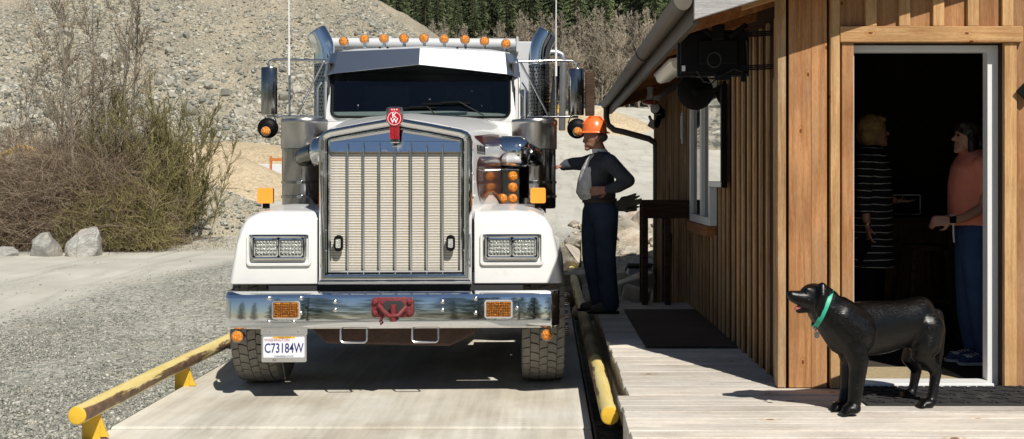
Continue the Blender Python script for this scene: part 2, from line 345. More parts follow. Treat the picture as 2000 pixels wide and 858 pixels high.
wood('deck_edge', (0.40, 0.34, 0.26), (0.20, 0.15, 0.10), 'Y', rough=0.9)
wood('plywood', (0.085, 0.060, 0.042), (0.045, 0.032, 0.024), 'X', rough=0.8, knots=False, grain=0.6)
wood('dark_wood', (0.085, 0.05, 0.03), (0.04, 0.022, 0.013), 'X')
wood('counter_wood', (0.16, 0.085, 0.04), (0.09, 0.045, 0.02), 'Z')
wood('grey_fascia', (0.52, 0.51, 0.50), (0.36, 0.35, 0.34), 'X', knots=False)

def ground_material():
    m, n, l, b = mk('ground_gravel'); b.inputs['Roughness'].default_value = 0.95; b.inputs['Specular IOR Level'].default_value = 0.15
    ge = n.new('ShaderNodeNewGeometry'); P = ge.outputs['Position']
    def math_(op, a, c=None, clamp=False):
        q = n.new('ShaderNodeMath'); q.operation = op; q.use_clamp = clamp
        for i, x in enumerate((a, c)):
            if x is None: continue
            if isinstance(x, (int, float)): q.inputs[i].default_value = x
            else: l.new(x, q.inputs[i])
        return q.outputs[0]
    def noise_(scale, detail=6, vec=P, rough=0.6):
        q = n.new('ShaderNodeTexNoise'); q.inputs['Scale'].default_value = scale; q.inputs['Detail'].default_value = detail; q.inputs['Roughness'].default_value = rough
        l.new(vec, q.inputs[0]); return q.outputs[0]
    def rng_(v, a, c, lo=0, hi=1):
        q = n.new('ShaderNodeMapRange'); q.interpolation_type = 'SMOOTHSTEP'; l.new(v, q.inputs[0])
        for i, x in zip((1, 2, 3, 4), (a, c, lo, hi)): q.inputs[i].default_value = x
        return q.outputs[0]
    sx = n.new('ShaderNodeSeparateXYZ'); l.new(P, sx.inputs[0])
    x, y, z = sx.outputs
    # dusty haul road: a band that runs back past the bushes, then the whole yard
    band = math_('SUBTRACT', math_('MULTIPLY', x, 0.97), math_('MULTIPLY', y, 0.25))
    wob = math_('MULTIPLY', math_('SUBTRACT', noise_(0.35, 4), 0.5), 2.2)
    bw = math_('ADD', band, wob)
    nearx = math_('ADD', x, math_('MULTIPLY', wob, 0.4)); edge2 = math_('ADD', math_('SUBTRACT', math_('MULTIPLY', x, 0.9), math_('MULTIPLY', y, 0.44)), wob)
    inb = math_('MULTIPLY', rng_(edge2, -21.0, -19.4), rng_(math_('SUBTRACT', nearx, math_('MULTIPLY', math_('MAXIMUM', math_('SUBTRACT', y, 16.5), 0.0), 0.25)), -6.6, -7.6))
    far = rng_(math_('ADD', y, math_('MULTIPLY', x, -0.15)), 25.5, 29.0)
    road = math_('MAXIMUM', inb, far)
    mp = n.new('ShaderNodeMapping'); mp.inputs['Rotation'].default_value = (0, 0, R(14.5)); mp.inputs['Scale'].default_value = (1.6, 0.12, 1); l.new(P, mp.inputs[0])
    streak = noise_(1.6, 6, mp.outputs[0])
    road = math_('MULTIPLY', road, rng_(streak, 0.30, 0.52, 0.45, 1.0))
    vo = n.new('ShaderNodeTexVoronoi'); vo.inputs['Scale'].default_value = 24; l.new(P, vo.inputs[0])
    vo2 = n.new('ShaderNodeTexVoronoi'); vo2.inputs['Scale'].default_value = 60; l.new(P, vo2.inputs[0])
    sepc = n.new('ShaderNodeSeparateColor'); l.new(vo.outputs['Color'], sepc.inputs[0])
    gr = ramp(n, [(0.0, (0.20, 0.205, 0.175)), (0.45, (0.33, 0.33, 0.285)), (0.8, (0.42, 0.41, 0.35)), (1.0, (0.55, 0.53, 0.47))]); l.new(sepc.outputs[0], gr.inputs[0])
    gcol = gr.outputs[0]
    big = noise_(0.5, 7)
    hs = n.new('ShaderNodeHueSaturation'); l.new(gcol, hs.inputs['Color']); l.new(rng_(big, 0.3, 0.7, 0.88, 1.22), hs.inputs['Value'])
    # yellowish fines between the stones
    mx0 = n.new('ShaderNodeMix'); mx0.data_type = 'RGBA'; l.new(rng_(noise_(1.3, 8), 0.48, 0.7, 0, 0.55), mx0.inputs[0]); l.new(hs.outputs[0], mx0.inputs[6]); mx0.inputs[7].default_value = (0.42, 0.385, 0.30, 1)
    dust = ramp(n, [(0.3, (0.43, 0.41, 0.345)), (0.7, (0.565, 0.545, 0.475))]); l.new(noise_(0.8, 8), dust.inputs[0])
    mx = n.new('ShaderNodeMix'); mx.data_type = 'RGBA'; l.new(road, mx.inputs[0]); l.new(mx0.outputs[2], mx.inputs[6]); l.new(dust.outputs[0], mx.inputs[7])
    l.new(mx.outputs[2], b.inputs['Base Color'])
    bp = n.new('ShaderNodeBump'); bp.inputs['Strength'].default_value = 0.8; bp.inputs['Distance'].default_value = 0.03
    hgt = math_('MULTIPLY', math_('ADD', vo.outputs['Distance'], math_('MULTIPLY', vo2.outputs['Distance'], 0.4)), math_('SUBTRACT', 1.0, math_('MULTIPLY', road, 0.85)))
    l.new(hgt, bp.inputs['Height']); l.new(bp.outputs[0], b.inputs['Normal'])
    return m
ground_material()
def rock_material(name, stops, bump=0.6, bscale=3.0, dust=(0.46, 0.42, 0.34), damt=0.5, mottled=0.9):
    m, n, l, b = mk(name); b.inputs['Roughness'].default_value = 0.92; b.inputs['Specular IOR Level'].default_value = 0.2
    ge = n.new('ShaderNodeNewGeometry')
    rp = ramp(n, stops); l.new(ge.outputs['Random Per Island'], rp.inputs[0])
    oi = n.new('ShaderNodeObjectInfo')
    ad = n.new('ShaderNodeMath'); ad.operation = 'ADD'; l.new(ge.outputs['Random Per Island'], ad.inputs[0]); l.new(oi.outputs['Random'], ad.inputs[1])
    fr = n.new('ShaderNodeMath'); fr.operation = 'FRACT'; l.new(ad.outputs[0], fr.inputs[0]); l.new(fr.outputs[0], rp.inputs[0])
    nz = n.new('ShaderNodeTexNoise'); nz.inputs['Scale'].default_value = bscale; nz.inputs['Detail'].default_value = 10; nz.inputs['Roughness'].default_value = .68; l.new(ge.outputs['Position'], nz.inputs[0])
    hs = n.new('ShaderNodeHueSaturation'); mr = n.new('ShaderNodeMapRange'); mr.inputs[1].default_value = .3; mr.inputs[2].default_value = .7; mr.inputs[3].default_value = 1 - .3 * mottled; mr.inputs[4].default_value = 1 + .25 * mottled
    l.new(nz.outputs[0], mr.inputs[0]); l.new(mr.outputs[0], hs.inputs['Value']); l.new(rp.outputs[0], hs.inputs['Color'])
    mx = n.new('ShaderNodeMix'); mx.data_type = 'RGBA'; m2 = n.new('ShaderNodeMapRange'); m2.inputs[1].default_value = .5; m2.inputs[2].default_value = .72; m2.inputs[4].default_value = damt
    n2 = n.new('ShaderNodeTexNoise'); n2.inputs['Scale'].default_value = bscale * .45; n2.inputs['Detail'].default_value = 6; l.new(ge.outputs['Position'], n2.inputs[0]); l.new(n2.outputs[0], m2.inputs[0]); l.new(m2.outputs[0], mx.inputs[0])
    l.new(hs.outputs[0], mx.inputs[6]); mx.inputs[7].default_value = rgba(dust); l.new(mx.outputs[2], b.inputs['Base Color'])
    bp = n.new('ShaderNodeBump'); bp.inputs['Strength'].default_value = bump; bp.inputs['Distance'].default_value = 0.08; l.new(nz.outputs[0], bp.inputs['Height']); l.new(bp.outputs[0], b.inputs['Normal'])
    return m
rock_material('hill_rock', [(0, (0.15, 0.155, 0.135)), (0.4, (0.265, 0.262, 0.222)), (0.75, (0.37, 0.35, 0.29)), (1, (0.54, 0.52, 0.45))], bscale=2.5, dust=(.38,.34,.265))
rock_material('gravel_stone', [(0, (0.16, 0.168, 0.142)), (0.4, (0.275, 0.278, 0.238)), (0.8, (0.37, 0.365, 0.315)), (1, (0.55, 0.53, 0.47))], bscale=25, bump=0.25, damt=0.3)
rock_material('boulder', [(0, (0.34, 0.335, 0.305)), (1, (0.46, 0.45, 0.415))], bscale=5, bump=1.0, dust=(0.50, 0.36, 0.24), damt=0.45, mottled=1.3)
rock_material('riprap', [(0, (0.30, 0.27, 0.22)), (0.5, (0.46, 0.42, 0.35)), (1, (0.58, 0.50, 0.40))], bscale=4, bump=0.9, dust=(0.50, 0.33, 0.18), damt=0.5, mottled=1.2)
def soil_material(name, a, c, scale=1.0, bump=0.7):
    m, n, l, b = mk(name); b.inputs['Roughness'].default_value = 0.95; b.inputs['Specular IOR Level'].default_value = 0.1
    ge = n.new('ShaderNodeNewGeometry')
    nz = n.new('ShaderNodeTexNoise'); nz.inputs['Scale'].default_value = 0.22 * scale; nz.inputs['Detail'].default_value = 9; nz.inputs['Roughness'].default_value = .6; l.new(ge.outputs['Position'], nz.inputs[0])
    rp = ramp(n, [(0.35, a), (0.65, c)]); l.new(nz.outputs[0], rp.inputs[0])
    vo = n.new('ShaderNodeTexVoronoi'); vo.inputs['Scale'].default_value = 5 * scale; l.new(ge.outputs['Position'], vo.inputs[0])
    sc = n.new('ShaderNodeSeparateColor'); l.new(vo.outputs['Color'], sc.inputs[0])
    hs = n.new('ShaderNodeHueSaturation'); l.new(rp.outputs[0], hs.inputs['Color']); mr = n.new('ShaderNodeMapRange'); mr.inputs[3].default_value = .82; mr.inputs[4].default_value = 1.2; l.new(sc.outputs[0], mr.inputs[0]); l.new(mr.outputs[0], hs.inputs['Value'])
    l.new(hs.outputs[0], b.inputs['Base Color'])
    bp = n.new('ShaderNodeBump'); bp.inputs['Strength'].default_value = bump; bp.inputs['Distance'].default_value = 0.15 / scale; l.new(vo.outputs['Distance'], bp.inputs['Height']); l.new(bp.outputs[0], b.inputs['Normal'])
soil_material('hill_soil', (0.27, 0.245, 0.19), (0.38, 0.335, 0.25), 1.6, 1.0)
soil_material('sand', (0.42, 0.335, 0.22), (0.50, 0.41, 0.28), 2.0, 0.35)
soil_material('mound_soil', (0.33, 0.30, 0.23), (0.43, 0.38, 0.28), 3.0, 0.8)
soil_material('forest_floor', (0.055, 0.06, 0.03), (0.11, 0.095, 0.055), 1.0, 0.5)

# ------------------------------------------------------------------ terrain
def vnoise(x, y, seed=0):
    x = np.asarray(x, float); y = np.asarray(y, float)
    xi = np.floor(x).astype(np.int64); yi = np.floor(y).astype(np.int64); fx = x - xi; fy = y - yi
    def h(a, c):
        k = (a * 374761393 + c * 668265263 + seed * 974711) & 0x7fffffff; k = ((k ^ (k >> 13)) * 1274126177) & 0x7fffffff
        return ((k ^ (k >> 16)) & 0xffff) / 65535.0
    u = fx * fx * (3 - 2 * fx); v = fy * fy * (3 - 2 * fy)
    return (h(xi, yi) * (1 - u) + h(xi + 1, yi) * u) * (1 - v) + (h(xi, yi + 1) * (1 - u) + h(xi + 1, yi + 1) * u) * v
def fbm(x, y, o=4, seed=0):
    s = 0; a = .5; t = 0
    for i in range(o): s = s + a * vnoise(x * 2 ** i, y * 2 ** i, seed + i); t += a; a *= .5
    return s / t
def sstep(x, a, c): t = np.clip((x - a) / (c - a), 0, 1); return t * t * (3 - 2 * t)
YP = [-400, 24, 36, 52, 60, 98, 112, 240, 800]
def terrain(x, y):
    x = np.asarray(x, float); y = np.asarray(y, float)
    zl = np.interp(y, YP, [0, 0, 0.25, 1.0, 3.3, 8.6, 11.5, 62, 90]); zr = np.interp(y, YP, [0, 0, 0.95, 2.4, 3.2, 8.6, 11.5, 62, 90])
    t = sstep(x, -9, -1); z = zl * (1 - t) + zr * t
    z = z + (fbm(x * .18, y * .18, 4, 3) - .5) * sstep(y, 26, 60) * 0.9 * (1 + sstep(y, 95, 120) * 4)
    near = (fbm(x * .5, y * .5, 4, 5) - .5) * 0.10
    outside = np.maximum(sstep(x, -3.1, -4.2) if False else sstep(-x, 3.2, 4.6), sstep(y, 30, 36))
    z = z + near * outside
    z = z - 0.03 * (1 - outside)
    z = z - 0.32 * sstep(-x, 2.80, 3.25) * (1 - sstep(y, 11.0, 21.0))
    pit = ((x > 0.29) & (x < 5.5) & (y > 4.0) & (y < 16)) ; z = np.where(pit, z - 0.3, z)
    return z
ax = np.concatenate([np.linspace(-600, -60, 14)[:-1], np.linspace(-60, -15, 46)[:-1], np.arange(-15, -3.4, 0.3), np.arange(-3.4, -2.6, .08), np.arange(-2.5, 0.26, 0.3), [0.285, 0.295], np.arange(0.6, 8, 0.4), np.linspace(8, 60, 50), np.linspace(80, 600, 12)])
ay = np.concatenate([np.linspace(-400, -30, 12)[:-1], np.linspace(-30, 3.6, 20), [3.99, 4.01], np.arange(4.3, 15.9, 0.3), [15.99, 16.01], np.arange(16.3, 36, 0.35), np.linspace(36.5, 120, 130), np.linspace(124, 240, 40), np.linspace(260, 800, 15)])
GX, GY = np.meshgrid(ax, ay); GZ = terrain(GX, GY)
nx, ny = len(ax), len(ay); ii = np.arange(nx * ny).reshape(ny, nx)
q = np.stack([ii[:-1, :-1], ii[:-1, 1:], ii[1:, 1:], ii[1:, :-1]], -1).reshape(-1, 4)
g = np_mesh('ground', np.stack([GX, GY, GZ], -1).reshape(-1, 3), q, 'ground_gravel', smooth=True)
fy_ = GY[:-1, :-1].ravel(); g.data.materials.append(MATS['forest_floor']); g.data.polygons.foreach_set('material_index', (fy_ > 97).astype(np.int32))
tag(g, 'grey gravel yard with a pale dusty haul road', kind='structure')

def hill_h(x, y):
    base = terrain(x, y)
    a = 0.74 * (y - 59.5); c = 0.80 * (-2.6 - x) * (1 + 0.0 * y)
    top = 13.4 + 2.2 * (fbm(x * .06, y * .06, 3, 11) - .5) - 0.05 * np.maximum(0, -18 - x)
    h = np.minimum(np.minimum(a, c), top)
    h = h + (fbm(x * .16, y * .16, 4, 21) - .5) * 3.0 * sstep(h, 0.0, 5.0) + (fbm(x * .7, y * .7, 3, 23) - .5) * .5 * sstep(h, -0.5, 2)
    return base + np.minimum(h, 30)
hx = np.linspace(-62, 6, 150); hy = np.linspace(56, 100, 110); HX, HY = np.meshgrid(hx, hy); HZ = hill_h(HX, HY)
HZ = np.where(HY > 90, np.minimum(HZ, terrain(HX, HY) + 13.4 - (HY - 90) * 1.4), HZ)
ii = np.arange(HX.size).reshape(HX.shape); q = np.stack([ii[:-1, :-1], ii[:-1, 1:], ii[1:, 1:], ii[1:, :-1]], -1).reshape(-1, 4)
hill = np_mesh('quarry_hillside', np.stack([HX, HY, HZ], -1).reshape(-1, 3), q, 'hill_soil', smooth=True)
tag(hill, 'steep slope of broken grey rock behind the truck', kind='structure')
protos1 = [rock_proto(1, s) for s in range(6)]; protos2 = [rock_proto(2, s + 20) for s in range(6)]
def on_hill(n, smin, smax, power):
    out = []; sizes = []
    while sum(len(o) for o in out) < n:
        x = rng.uniform(-58, 1, n * 2); y = rng.uniform(58.5, 80, n * 2)
        z = hill_h(x, y); up = z - terrain(x, y)
        dens = 0.26 + 0.74 * sstep(fbm(x * .13, y * .13 + 3, 4, 31), 0.40, 0.56)
        keep = (up > 0.1) & (rng.random(n * 2) < dens)
        px = VX + x / y * F; keep &= (px > -420) & (px < 1130)
        x, y, z, up = x[keep], y[keep], z[keep], up[keep]
        s = smin + (smax - smin) * rng.random(len(x)) ** power; s *= np.clip(1.15 - up / 22, .5, 1.15)
        out.append(np.stack([x, y, z - s * .15], -1)); sizes.append(s)
    return np.concatenate(out)[:n], np.concatenate(sizes)[:n]
p, s = on_hill(44000, 0.05, 0.30, 1.7)
tag(scatter_rocks('rubble', p, s, protos1, 'hill_rock', hill), kind='stuff')
p, s = on_hill(300, 0.30, 0.62, 2.2)
p[:, 1] = np.where(np.arange(300) < 170, 59.6 + rng.random(300) * 4.5, p[:, 1]); p[:, 2] = hill_h(p[:, 0], p[:, 1]) + 0.02
rock_me = []
for v, f in protos2:
    me = bpy.data.meshes.new('rock'); me.from_pydata([tuple(a) for a in v], [], [tuple(int(k) for k in a) for a in f]); me.materials.append(MATS['hill_rock']); rock_me.append(me)
for i in range(300):
    o = link('rock', rock_me[i % 6], None, hill); o.location = p[i]; o.rotation_euler = rng.uniform(0, 6.28, 3); o.scale = tuple(s[i] * rng.uniform(.65, 1.15, 3))

def cone_pile(name, cx, cy, rad, h, mat, label, cat, flatx=1.0, seed=0, n=40, rings=26, rough=0.35, top=0.12):
    vs = []; 
    for i in range(rings + 1):
        for j in range(n):
            a = 2 * math.pi * j / n; r = i / rings; x = cx + math.cos(a) * rad * r * flatx; y = cy + math.sin(a) * rad * r
            d = math.sqrt(r * r + top * top) - top; hh = h * max(0, 1 - d * (1 + top * 0.9))
            hh += (float(fbm(x * 1.1, y * 1.1, 4, seed)) - .5) * rough * (1 - r) ** .5
            vs.append((x, y, float(terrain(x, y)) + hh - 0.12 * r ** 4 - (0.1 if i == rings else 0)))
    fs = [(i * n + j, i * n + (j + 1) % n, (i + 1) * n + (j + 1) % n, (i + 1) * n + j) for i in range(1, rings) for j in range(n)] + [tuple(range(n, 2 * n))]
    vs2 = vs; b = MB(); b.add(vs2, fs); o = b.build(name, mat, None, 180)
    tag(o, label, kind='structure'); return o
m1 = cone_pile('gravel_mound', -10.2, 30.5, 3.1, 1.32, 'mound_soil', 'low earth mound dotted with stones beside the bushes', 'mound', 1.0, 41)
m2 = cone_pile('sand_pile', -15.2, 47.5, 5.2, 2.1, 'sand', 'smooth tan sand pile in front of the block wall', 'sand pile', 0.95, 43, rough=0.3)
m3 = cone_pile('sand_bank', -20.0, 57.5, 6.0, 0.8, 'sand', 'long tan sand bank at the foot of the rock slope', 'sand bank', 2.2, 45, rough=0.5)
def pile_rocks(parent, cx, cy, rad, n, smin, smax, mat, hfun):
    a = rng.uniform(0, 6.28, n); r = rad * np.sqrt(rng.random(n)); x = cx + np.cos(a) * r; y = cy + np.sin(a) * r
    z = np.array([hfun(u, v) for u, v in zip(x, y)]); s = smin + (smax - smin) * rng.random(n) ** 2.5
    return tag(scatter_rocks('loose_stones', np.stack([x, y, z], -1), s, protos1, mat, parent), kind='stuff')
def mound_h(cx, cy, rad, h, top=0.12):
    def f(x, y):
        r = math.hypot(x - cx, y - cy) / rad; d = math.sqrt(r * r + top * top) - top
        return float(terrain(x, y)) + h * max(0, 1 - d * (1 + top * .9)) + (float(fbm(x * 1.1, y * 1.1, 4, 41)) - .5) * .35 * max(0, 1 - r) ** .5
    return f
pile_rocks(m1, -10.2, 30.5, 2.9, 1500, 0.02, 0.13, 'gravel_stone', mound_h(-10.2, 30.5, 3.1, 1.32))

# loose gravel in the near yard, thinning out with distance
n = 90000
gy = 5.8 + 15 * rng.random(n) ** 1.7; gx = (-60 - VX) / F * gy + rng.random(n) * ((480 - VX) / F * gy - (-60 - VX) / F * gy)
band = .97 * gx - .25 * gy; keep = (gx < -2.93) & (rng.random(n) < .04 + .96 * sstep(gx - .25 * np.maximum(0, gy - 16.5) + 1.2 * (fbm(gx * .5, gy * .5, 3, 9) - .5), -7.5, -6.3)) & (rng.random(n) < np.clip(1.25 - .075 * (gy - 6), .22, 1) * (.25 + 1.5 * sstep(fbm(gx * .6, gy * .6, 4, 19), .30, .62))); gx, gy = gx[keep], gy[keep]
gs = 0.006 + 0.024 * rng.random(len(gx)) ** 3.2; gs *= np.clip(1.15 - 0.035 * (gy - 6), .6, 1.2)
tag(scatter_rocks('gravel', np.stack([gx, gy, terrain(gx, gy) + gs * .25], -1), gs, [rock_proto(1, 60 + k) for k in range(3)], 'gravel_stone'), 'loose crushed grey gravel strewn beside the scale', 'gravel', kind='stuff')
# ------------------------------------------------------------------ weighbridge slab
def slab_material():
    m, n, l, b = mk('slab_concrete'); b.inputs['Roughness'].default_value = .85; b.inputs['Specular IOR Level'].default_value = .25
    ge = n.new('ShaderNodeNewGeometry'); P = ge.outputs['Position']
    def nz(s, d, vec=P, r=.65):
        q = n.new('ShaderNodeTexNoise'); q.inputs['Scale'].default_value = s; q.inputs['Detail'].default_value = d; q.inputs['Roughness'].default_value = r; l.new(vec, q.inputs[0]); return q.outputs[0]
    rp = ramp(n, [(.28, (.50, .45, .36)), (.5, (.61, .575, .495)), (.7, (.70, .68, .62))]); l.new(nz(1.1, 10), rp.inputs[0])
    mp = n.new('ShaderNodeMapping'); mp.inputs['Scale'].default_value = (2.2, .16, 1); l.new(P, mp.inputs[0])
    r2 = ramp(n, [(.35, (.70, .69, .67)), (.6, (1.06, 1.05, 1.03))]); l.new(nz(2.2, 8, mp.outputs[0]), r2.inputs[0])
    mx = n.new('ShaderNodeMix'); mx.data_type = 'RGBA'; mx.blend_type = 'MULTIPLY'; mx.inputs[0].default_value = .8; l.new(rp.outputs[0], mx.inputs[6]); l.new(r2.outputs[0], mx.inputs[7])
    # printed tyre tracks: rows of small lugs along two wheel paths
    sx = n.new('ShaderNodeSeparateXYZ'); l.new(P, sx.inputs[0])
    wv = n.new('ShaderNodeTexWave'); wv.wave_type = 'BANDS'; wv.bands_direction = 'Y'; wv.inputs['Scale'].default_value = 5.5; wv.inputs['Distortion'].default_value = 3.5; wv.inputs['Detail'].default_value = 2; l.new(P, wv.inputs[0])
    wx = n.new('ShaderNodeTexWave'); wx.wave_type = 'BANDS'; wx.bands_direction = 'X'; wx.inputs['Scale'].default_value = 5.0; wx.inputs['Distortion'].default_value = 1.0; l.new(P, wx.inputs[0])
    def trk(c, w):
        a = n.new('ShaderNodeMath'); a.operation = 'SUBTRACT'; l.new(sx.outputs[0], a.inputs[0]); a.inputs[1].default_value = c
        d = n.new('ShaderNodeMath'); d.operation = 'ABSOLUTE'; l.new(a.outputs[0], d.inputs[0])
        q = n.new('ShaderNodeMapRange'); l.new(d.outputs[0], q.inputs[0]); q.inputs[1].default_value = w; q.inputs[2].default_value = w * .7; return q.outputs[0]
    ts = [trk(-0.32, .27), trk(-2.05, .30), trk(-1.55, .16)]
    mxm = n.new('ShaderNodeMath'); mxm.operation = 'MAXIMUM'; l.new(ts[0], mxm.inputs[0]); l.new(ts[1], mxm.inputs[1])
    mx2 = n.new('ShaderNodeMath'); mx2.operation = 'MAXIMUM'; l.new(mxm.outputs[0], mx2.inputs[0]); l.new(ts[2], mx2.inputs[1])
    pr = n.new('ShaderNodeMath'); pr.operation = 'MULTIPLY'; l.new(wv.outputs['Fac'], pr.inputs[0]); l.new(wx.outputs['Fac'], pr.inputs[1])
    pm = n.new('ShaderNodeMath'); pm.operation = 'MULTIPLY'; l.new(pr.outputs[0], pm.inputs[0]); l.new(mx2.outputs[0], pm.inputs[1])
    pn = n.new('ShaderNodeMath'); pn.operation = 'MULTIPLY'; l.new(pm.outputs[0], pn.inputs[0]); mrp = n.new('ShaderNodeMapRange'); mrp.inputs[1].default_value = .42; mrp.inputs[2].default_value = .75; mrp.inputs[4].default_value = .55; l.new(nz(2.3, 7), mrp.inputs[0]); l.new(mrp.outputs[0], pn.inputs[1])
    m3 = n.new('ShaderNodeMix'); m3.data_type = 'RGBA'; l.new(pn.outputs[0], m3.inputs[0]); l.new(mx.outputs[2], m3.inputs[6]); m3.inputs[7].default_value = (.17, .155, .13, 1)
    st = n.new('ShaderNodeMapRange'); st.inputs[1].default_value = .52; st.inputs[2].default_value = .68; st.inputs[4].default_value = .55; l.new(nz(.75, 9, P, .72), st.inputs[0])
    m7 = n.new('ShaderNodeMix'); m7.data_type = 'RGBA'; l.new(st.outputs[0], m7.inputs[0]); l.new(m3.outputs[2], m7.inputs[6]); m7.inputs[7].default_value = (.36, .305, .215, 1)
    l.new(m7.outputs[2], b.inputs['Base Color'])
    bp = n.new('ShaderNodeBump'); bp.inputs['Strength'].default_value = .25; bp.inputs['Distance'].default_value = .01; l.new(nz(35, 8), bp.inputs['Height']); l.new(bp.outputs[0], b.inputs['Normal'])
slab_material()
slab = MB(); slab.box((-2.88, 6.72, -0.60), (0.285, 24, 0.0))
so_ = slab.build('weighbridge_slab', 'slab_concrete', None, None, 0.012); tag(so_, 'dusty concrete truck scale under the truck', kind='structure')
ap = MB(); ap.box((-2.95, -6, -0.60), (0.285, 6.70, -0.012))
tag(ap.build('approach_slab', 'slab_concrete', None, None, 0.01), 'concrete approach in front of the truck scale', kind='structure')

# ------------------------------------------------------------------ yellow pipe guard rails
def rail(x, y0, y1, posts, label, worn):
    t = empty('guard_rail', (x, y0, 0))
    b = MB(); L = y1 - y0
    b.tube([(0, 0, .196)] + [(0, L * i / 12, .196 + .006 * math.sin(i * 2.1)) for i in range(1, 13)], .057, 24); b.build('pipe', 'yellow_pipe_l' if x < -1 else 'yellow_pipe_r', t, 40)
    b = MB(); b.lathe([(.056, 0), (.050, .008), (.03, .012)], (0, -.001, .196), (0, -1, 0), 24); c = b.build('end_cap', 'yellow_paint', t, 40)
    if worn:
        b = MB(); b.tube([(0, worn[0], .196), (0, worn[1], .198)], .0585, 24, cap=True); b.build('worn_sleeve', 'worn_pipe', t, 40)
    for yy in posts:
        b = MB(); sgn = 1 if x < -1 else -1
        b.box((-.085, -.012, -.25), (.028, .012, .165)); b.prism([(.029, .004), (.082, .004), (.066, .03), (.029, .13)], .024, 'Y', -.012)
        p = b.build('post', 'yellow_paint', t, None, .003); p.location = (0.0, yy - y0, 0)
    tag(t, label, 'guard rail', 'yellow pipe rails along the truck scale'); return t
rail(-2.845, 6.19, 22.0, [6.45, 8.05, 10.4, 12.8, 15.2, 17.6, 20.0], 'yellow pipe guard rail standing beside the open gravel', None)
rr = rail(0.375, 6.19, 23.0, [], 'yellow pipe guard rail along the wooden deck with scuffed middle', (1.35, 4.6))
for yy in (7.6, 10.0, 12.4, 14.8):
    b = MB(); b.cbox((.035, yy - 6.19, .05), (.03, .12, .26)); b.build('post', 'yellow_paint', rr, None, .004)
b = MB(); b.box((0.30, 6.30, -.28), (0.318, 16, -.03)); tag(b.build('drain_edge', 'dark_steel', None, None, .002), 'dark steel edge angle of the slab', kind='structure')

# ------------------------------------------------------------------ wooden deck
DZ = 0.38
FY = 6.12; WX = 1.44                       # facade plane, side wall plane
deck = empty('wooden_deck', (1.8, 7.5, 0)); tag(deck, 'weathered grey plank deck that runs along the wooden office', 'deck')
def loc_child(o, parent): o.location = Vector(o.location) - Vector(parent.location) if False else o.location; return o
pw = 0.140; y = 4.93; k = 0; random.seed(3)
while y < 10.5:
    w = pw * random.uniform(.94, 1.05); x0 = (0.405 if y < 5.78 else 0.462) + random.uniform(-.006, .006); x1 = 3.6 if y < FY - .01 else WX - .02
    if y < FY < y + w: x1 = 3.6
    b = MB(); b.box((x0, y, DZ - .036), (x1, y + w - random.uniform(.006, .013), DZ + random.uniform(-.003, .003)))
    if x1 > 3 and y + w > FY - .01:
        b = MB(); yy = FY - .012; b.box((x0, y, DZ - .036), (x1, yy, DZ - .001)); 
        b.build('plank', 'deck_plank', deck, None, .005).location = -deck.location
        b = MB(); b.box((x0, yy + .004, DZ - .036), (WX - .02, y + w - .006, DZ - .002))
    if y + w > 10.5: break
    o = b.build('plank', 'deck_plank', deck, None, .005); o.location = -deck.location
    y += w; k += 1
b = MB(); b.box((0.475, 5.80, 0.05), (0.515, 10.48, DZ - .040)); b.build('edge_board', 'deck_edge', deck, None, .004).location = -deck.location
b = MB(); b.box((0.425, 4.96, -0.2), (0.465, 5.78, DZ - .040)); b.build('edge_board', 'deck_plank', deck, None, .004).location = -deck.location
b = MB(); b.box((0.47, 4.965, 0.06), (3.6, 5.0, DZ - .040)); b.build('front_board', 'cedar_h', deck, None, .004).location = -deck.location
for yy in (5.2, 6.6, 8.0, 9.4, 10.3):
    b = MB(); b.box((0.53, yy, -.3), (0.62, yy + .09, DZ - .04)); b.build('post', 'deck_edge', deck).location = -deck.location

# ------------------------------------------------------------------ office building
off = empty('office_building', (1.44, 6.12, 0.0)); tag(off, 'cedar board and batten scale office with open doorway', 'building')
OL = Vector(off.location)
def ob(b, name, mat, parent=None, smooth=None, bevel=0.0, **kw):
    o = b.build(name, mat, parent or off, smooth, bevel, **kw)
    if parent is None or parent is off: o.location = -OL
    return o
def obox(name, mat, lo, hi, bevel=.003, parent=None):
    b = MB(); b.box(lo, hi); return ob(b, name, mat, parent, None, bevel)
EX = 0.84; EZ = 2.555; SL = 0.31; RY0 = FY - .31; RY1 = 13.75; WY1 = 13.85 - .05
def roofz(x): return EZ + SL * (x - EX)
DX0, DX1, DTOP = 1.822, 2.653, 2.392          # door opening
# sheathing (walls behind the boards)
b = MB(); IX = WX + .12
b.box((WX, FY + .001, DZ - .3), (DX0 - .035, FY + .12, 4.2)); b.box((DX1 + .06, FY + .001, DZ - .3), (7.0, FY + .12, 4.2)); b.box((DX0 - .035, FY + .001, DTOP + .045), (DX1 + .06, FY + .12, 4.2))
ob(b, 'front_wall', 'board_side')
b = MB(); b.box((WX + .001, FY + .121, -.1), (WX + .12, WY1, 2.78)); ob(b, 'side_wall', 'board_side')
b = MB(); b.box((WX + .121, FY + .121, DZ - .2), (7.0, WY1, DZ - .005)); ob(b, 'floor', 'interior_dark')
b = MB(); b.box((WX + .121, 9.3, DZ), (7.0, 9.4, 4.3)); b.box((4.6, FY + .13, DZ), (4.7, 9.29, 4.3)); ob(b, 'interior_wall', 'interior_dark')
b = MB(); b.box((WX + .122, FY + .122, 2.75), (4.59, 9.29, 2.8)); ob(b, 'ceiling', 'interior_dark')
b = MB(); b.box((WX + .001, WY1 - .001, -.1), (7.0, WY1 + .1, 2.9)); ob(b, 'rear_wall', 'board_side')
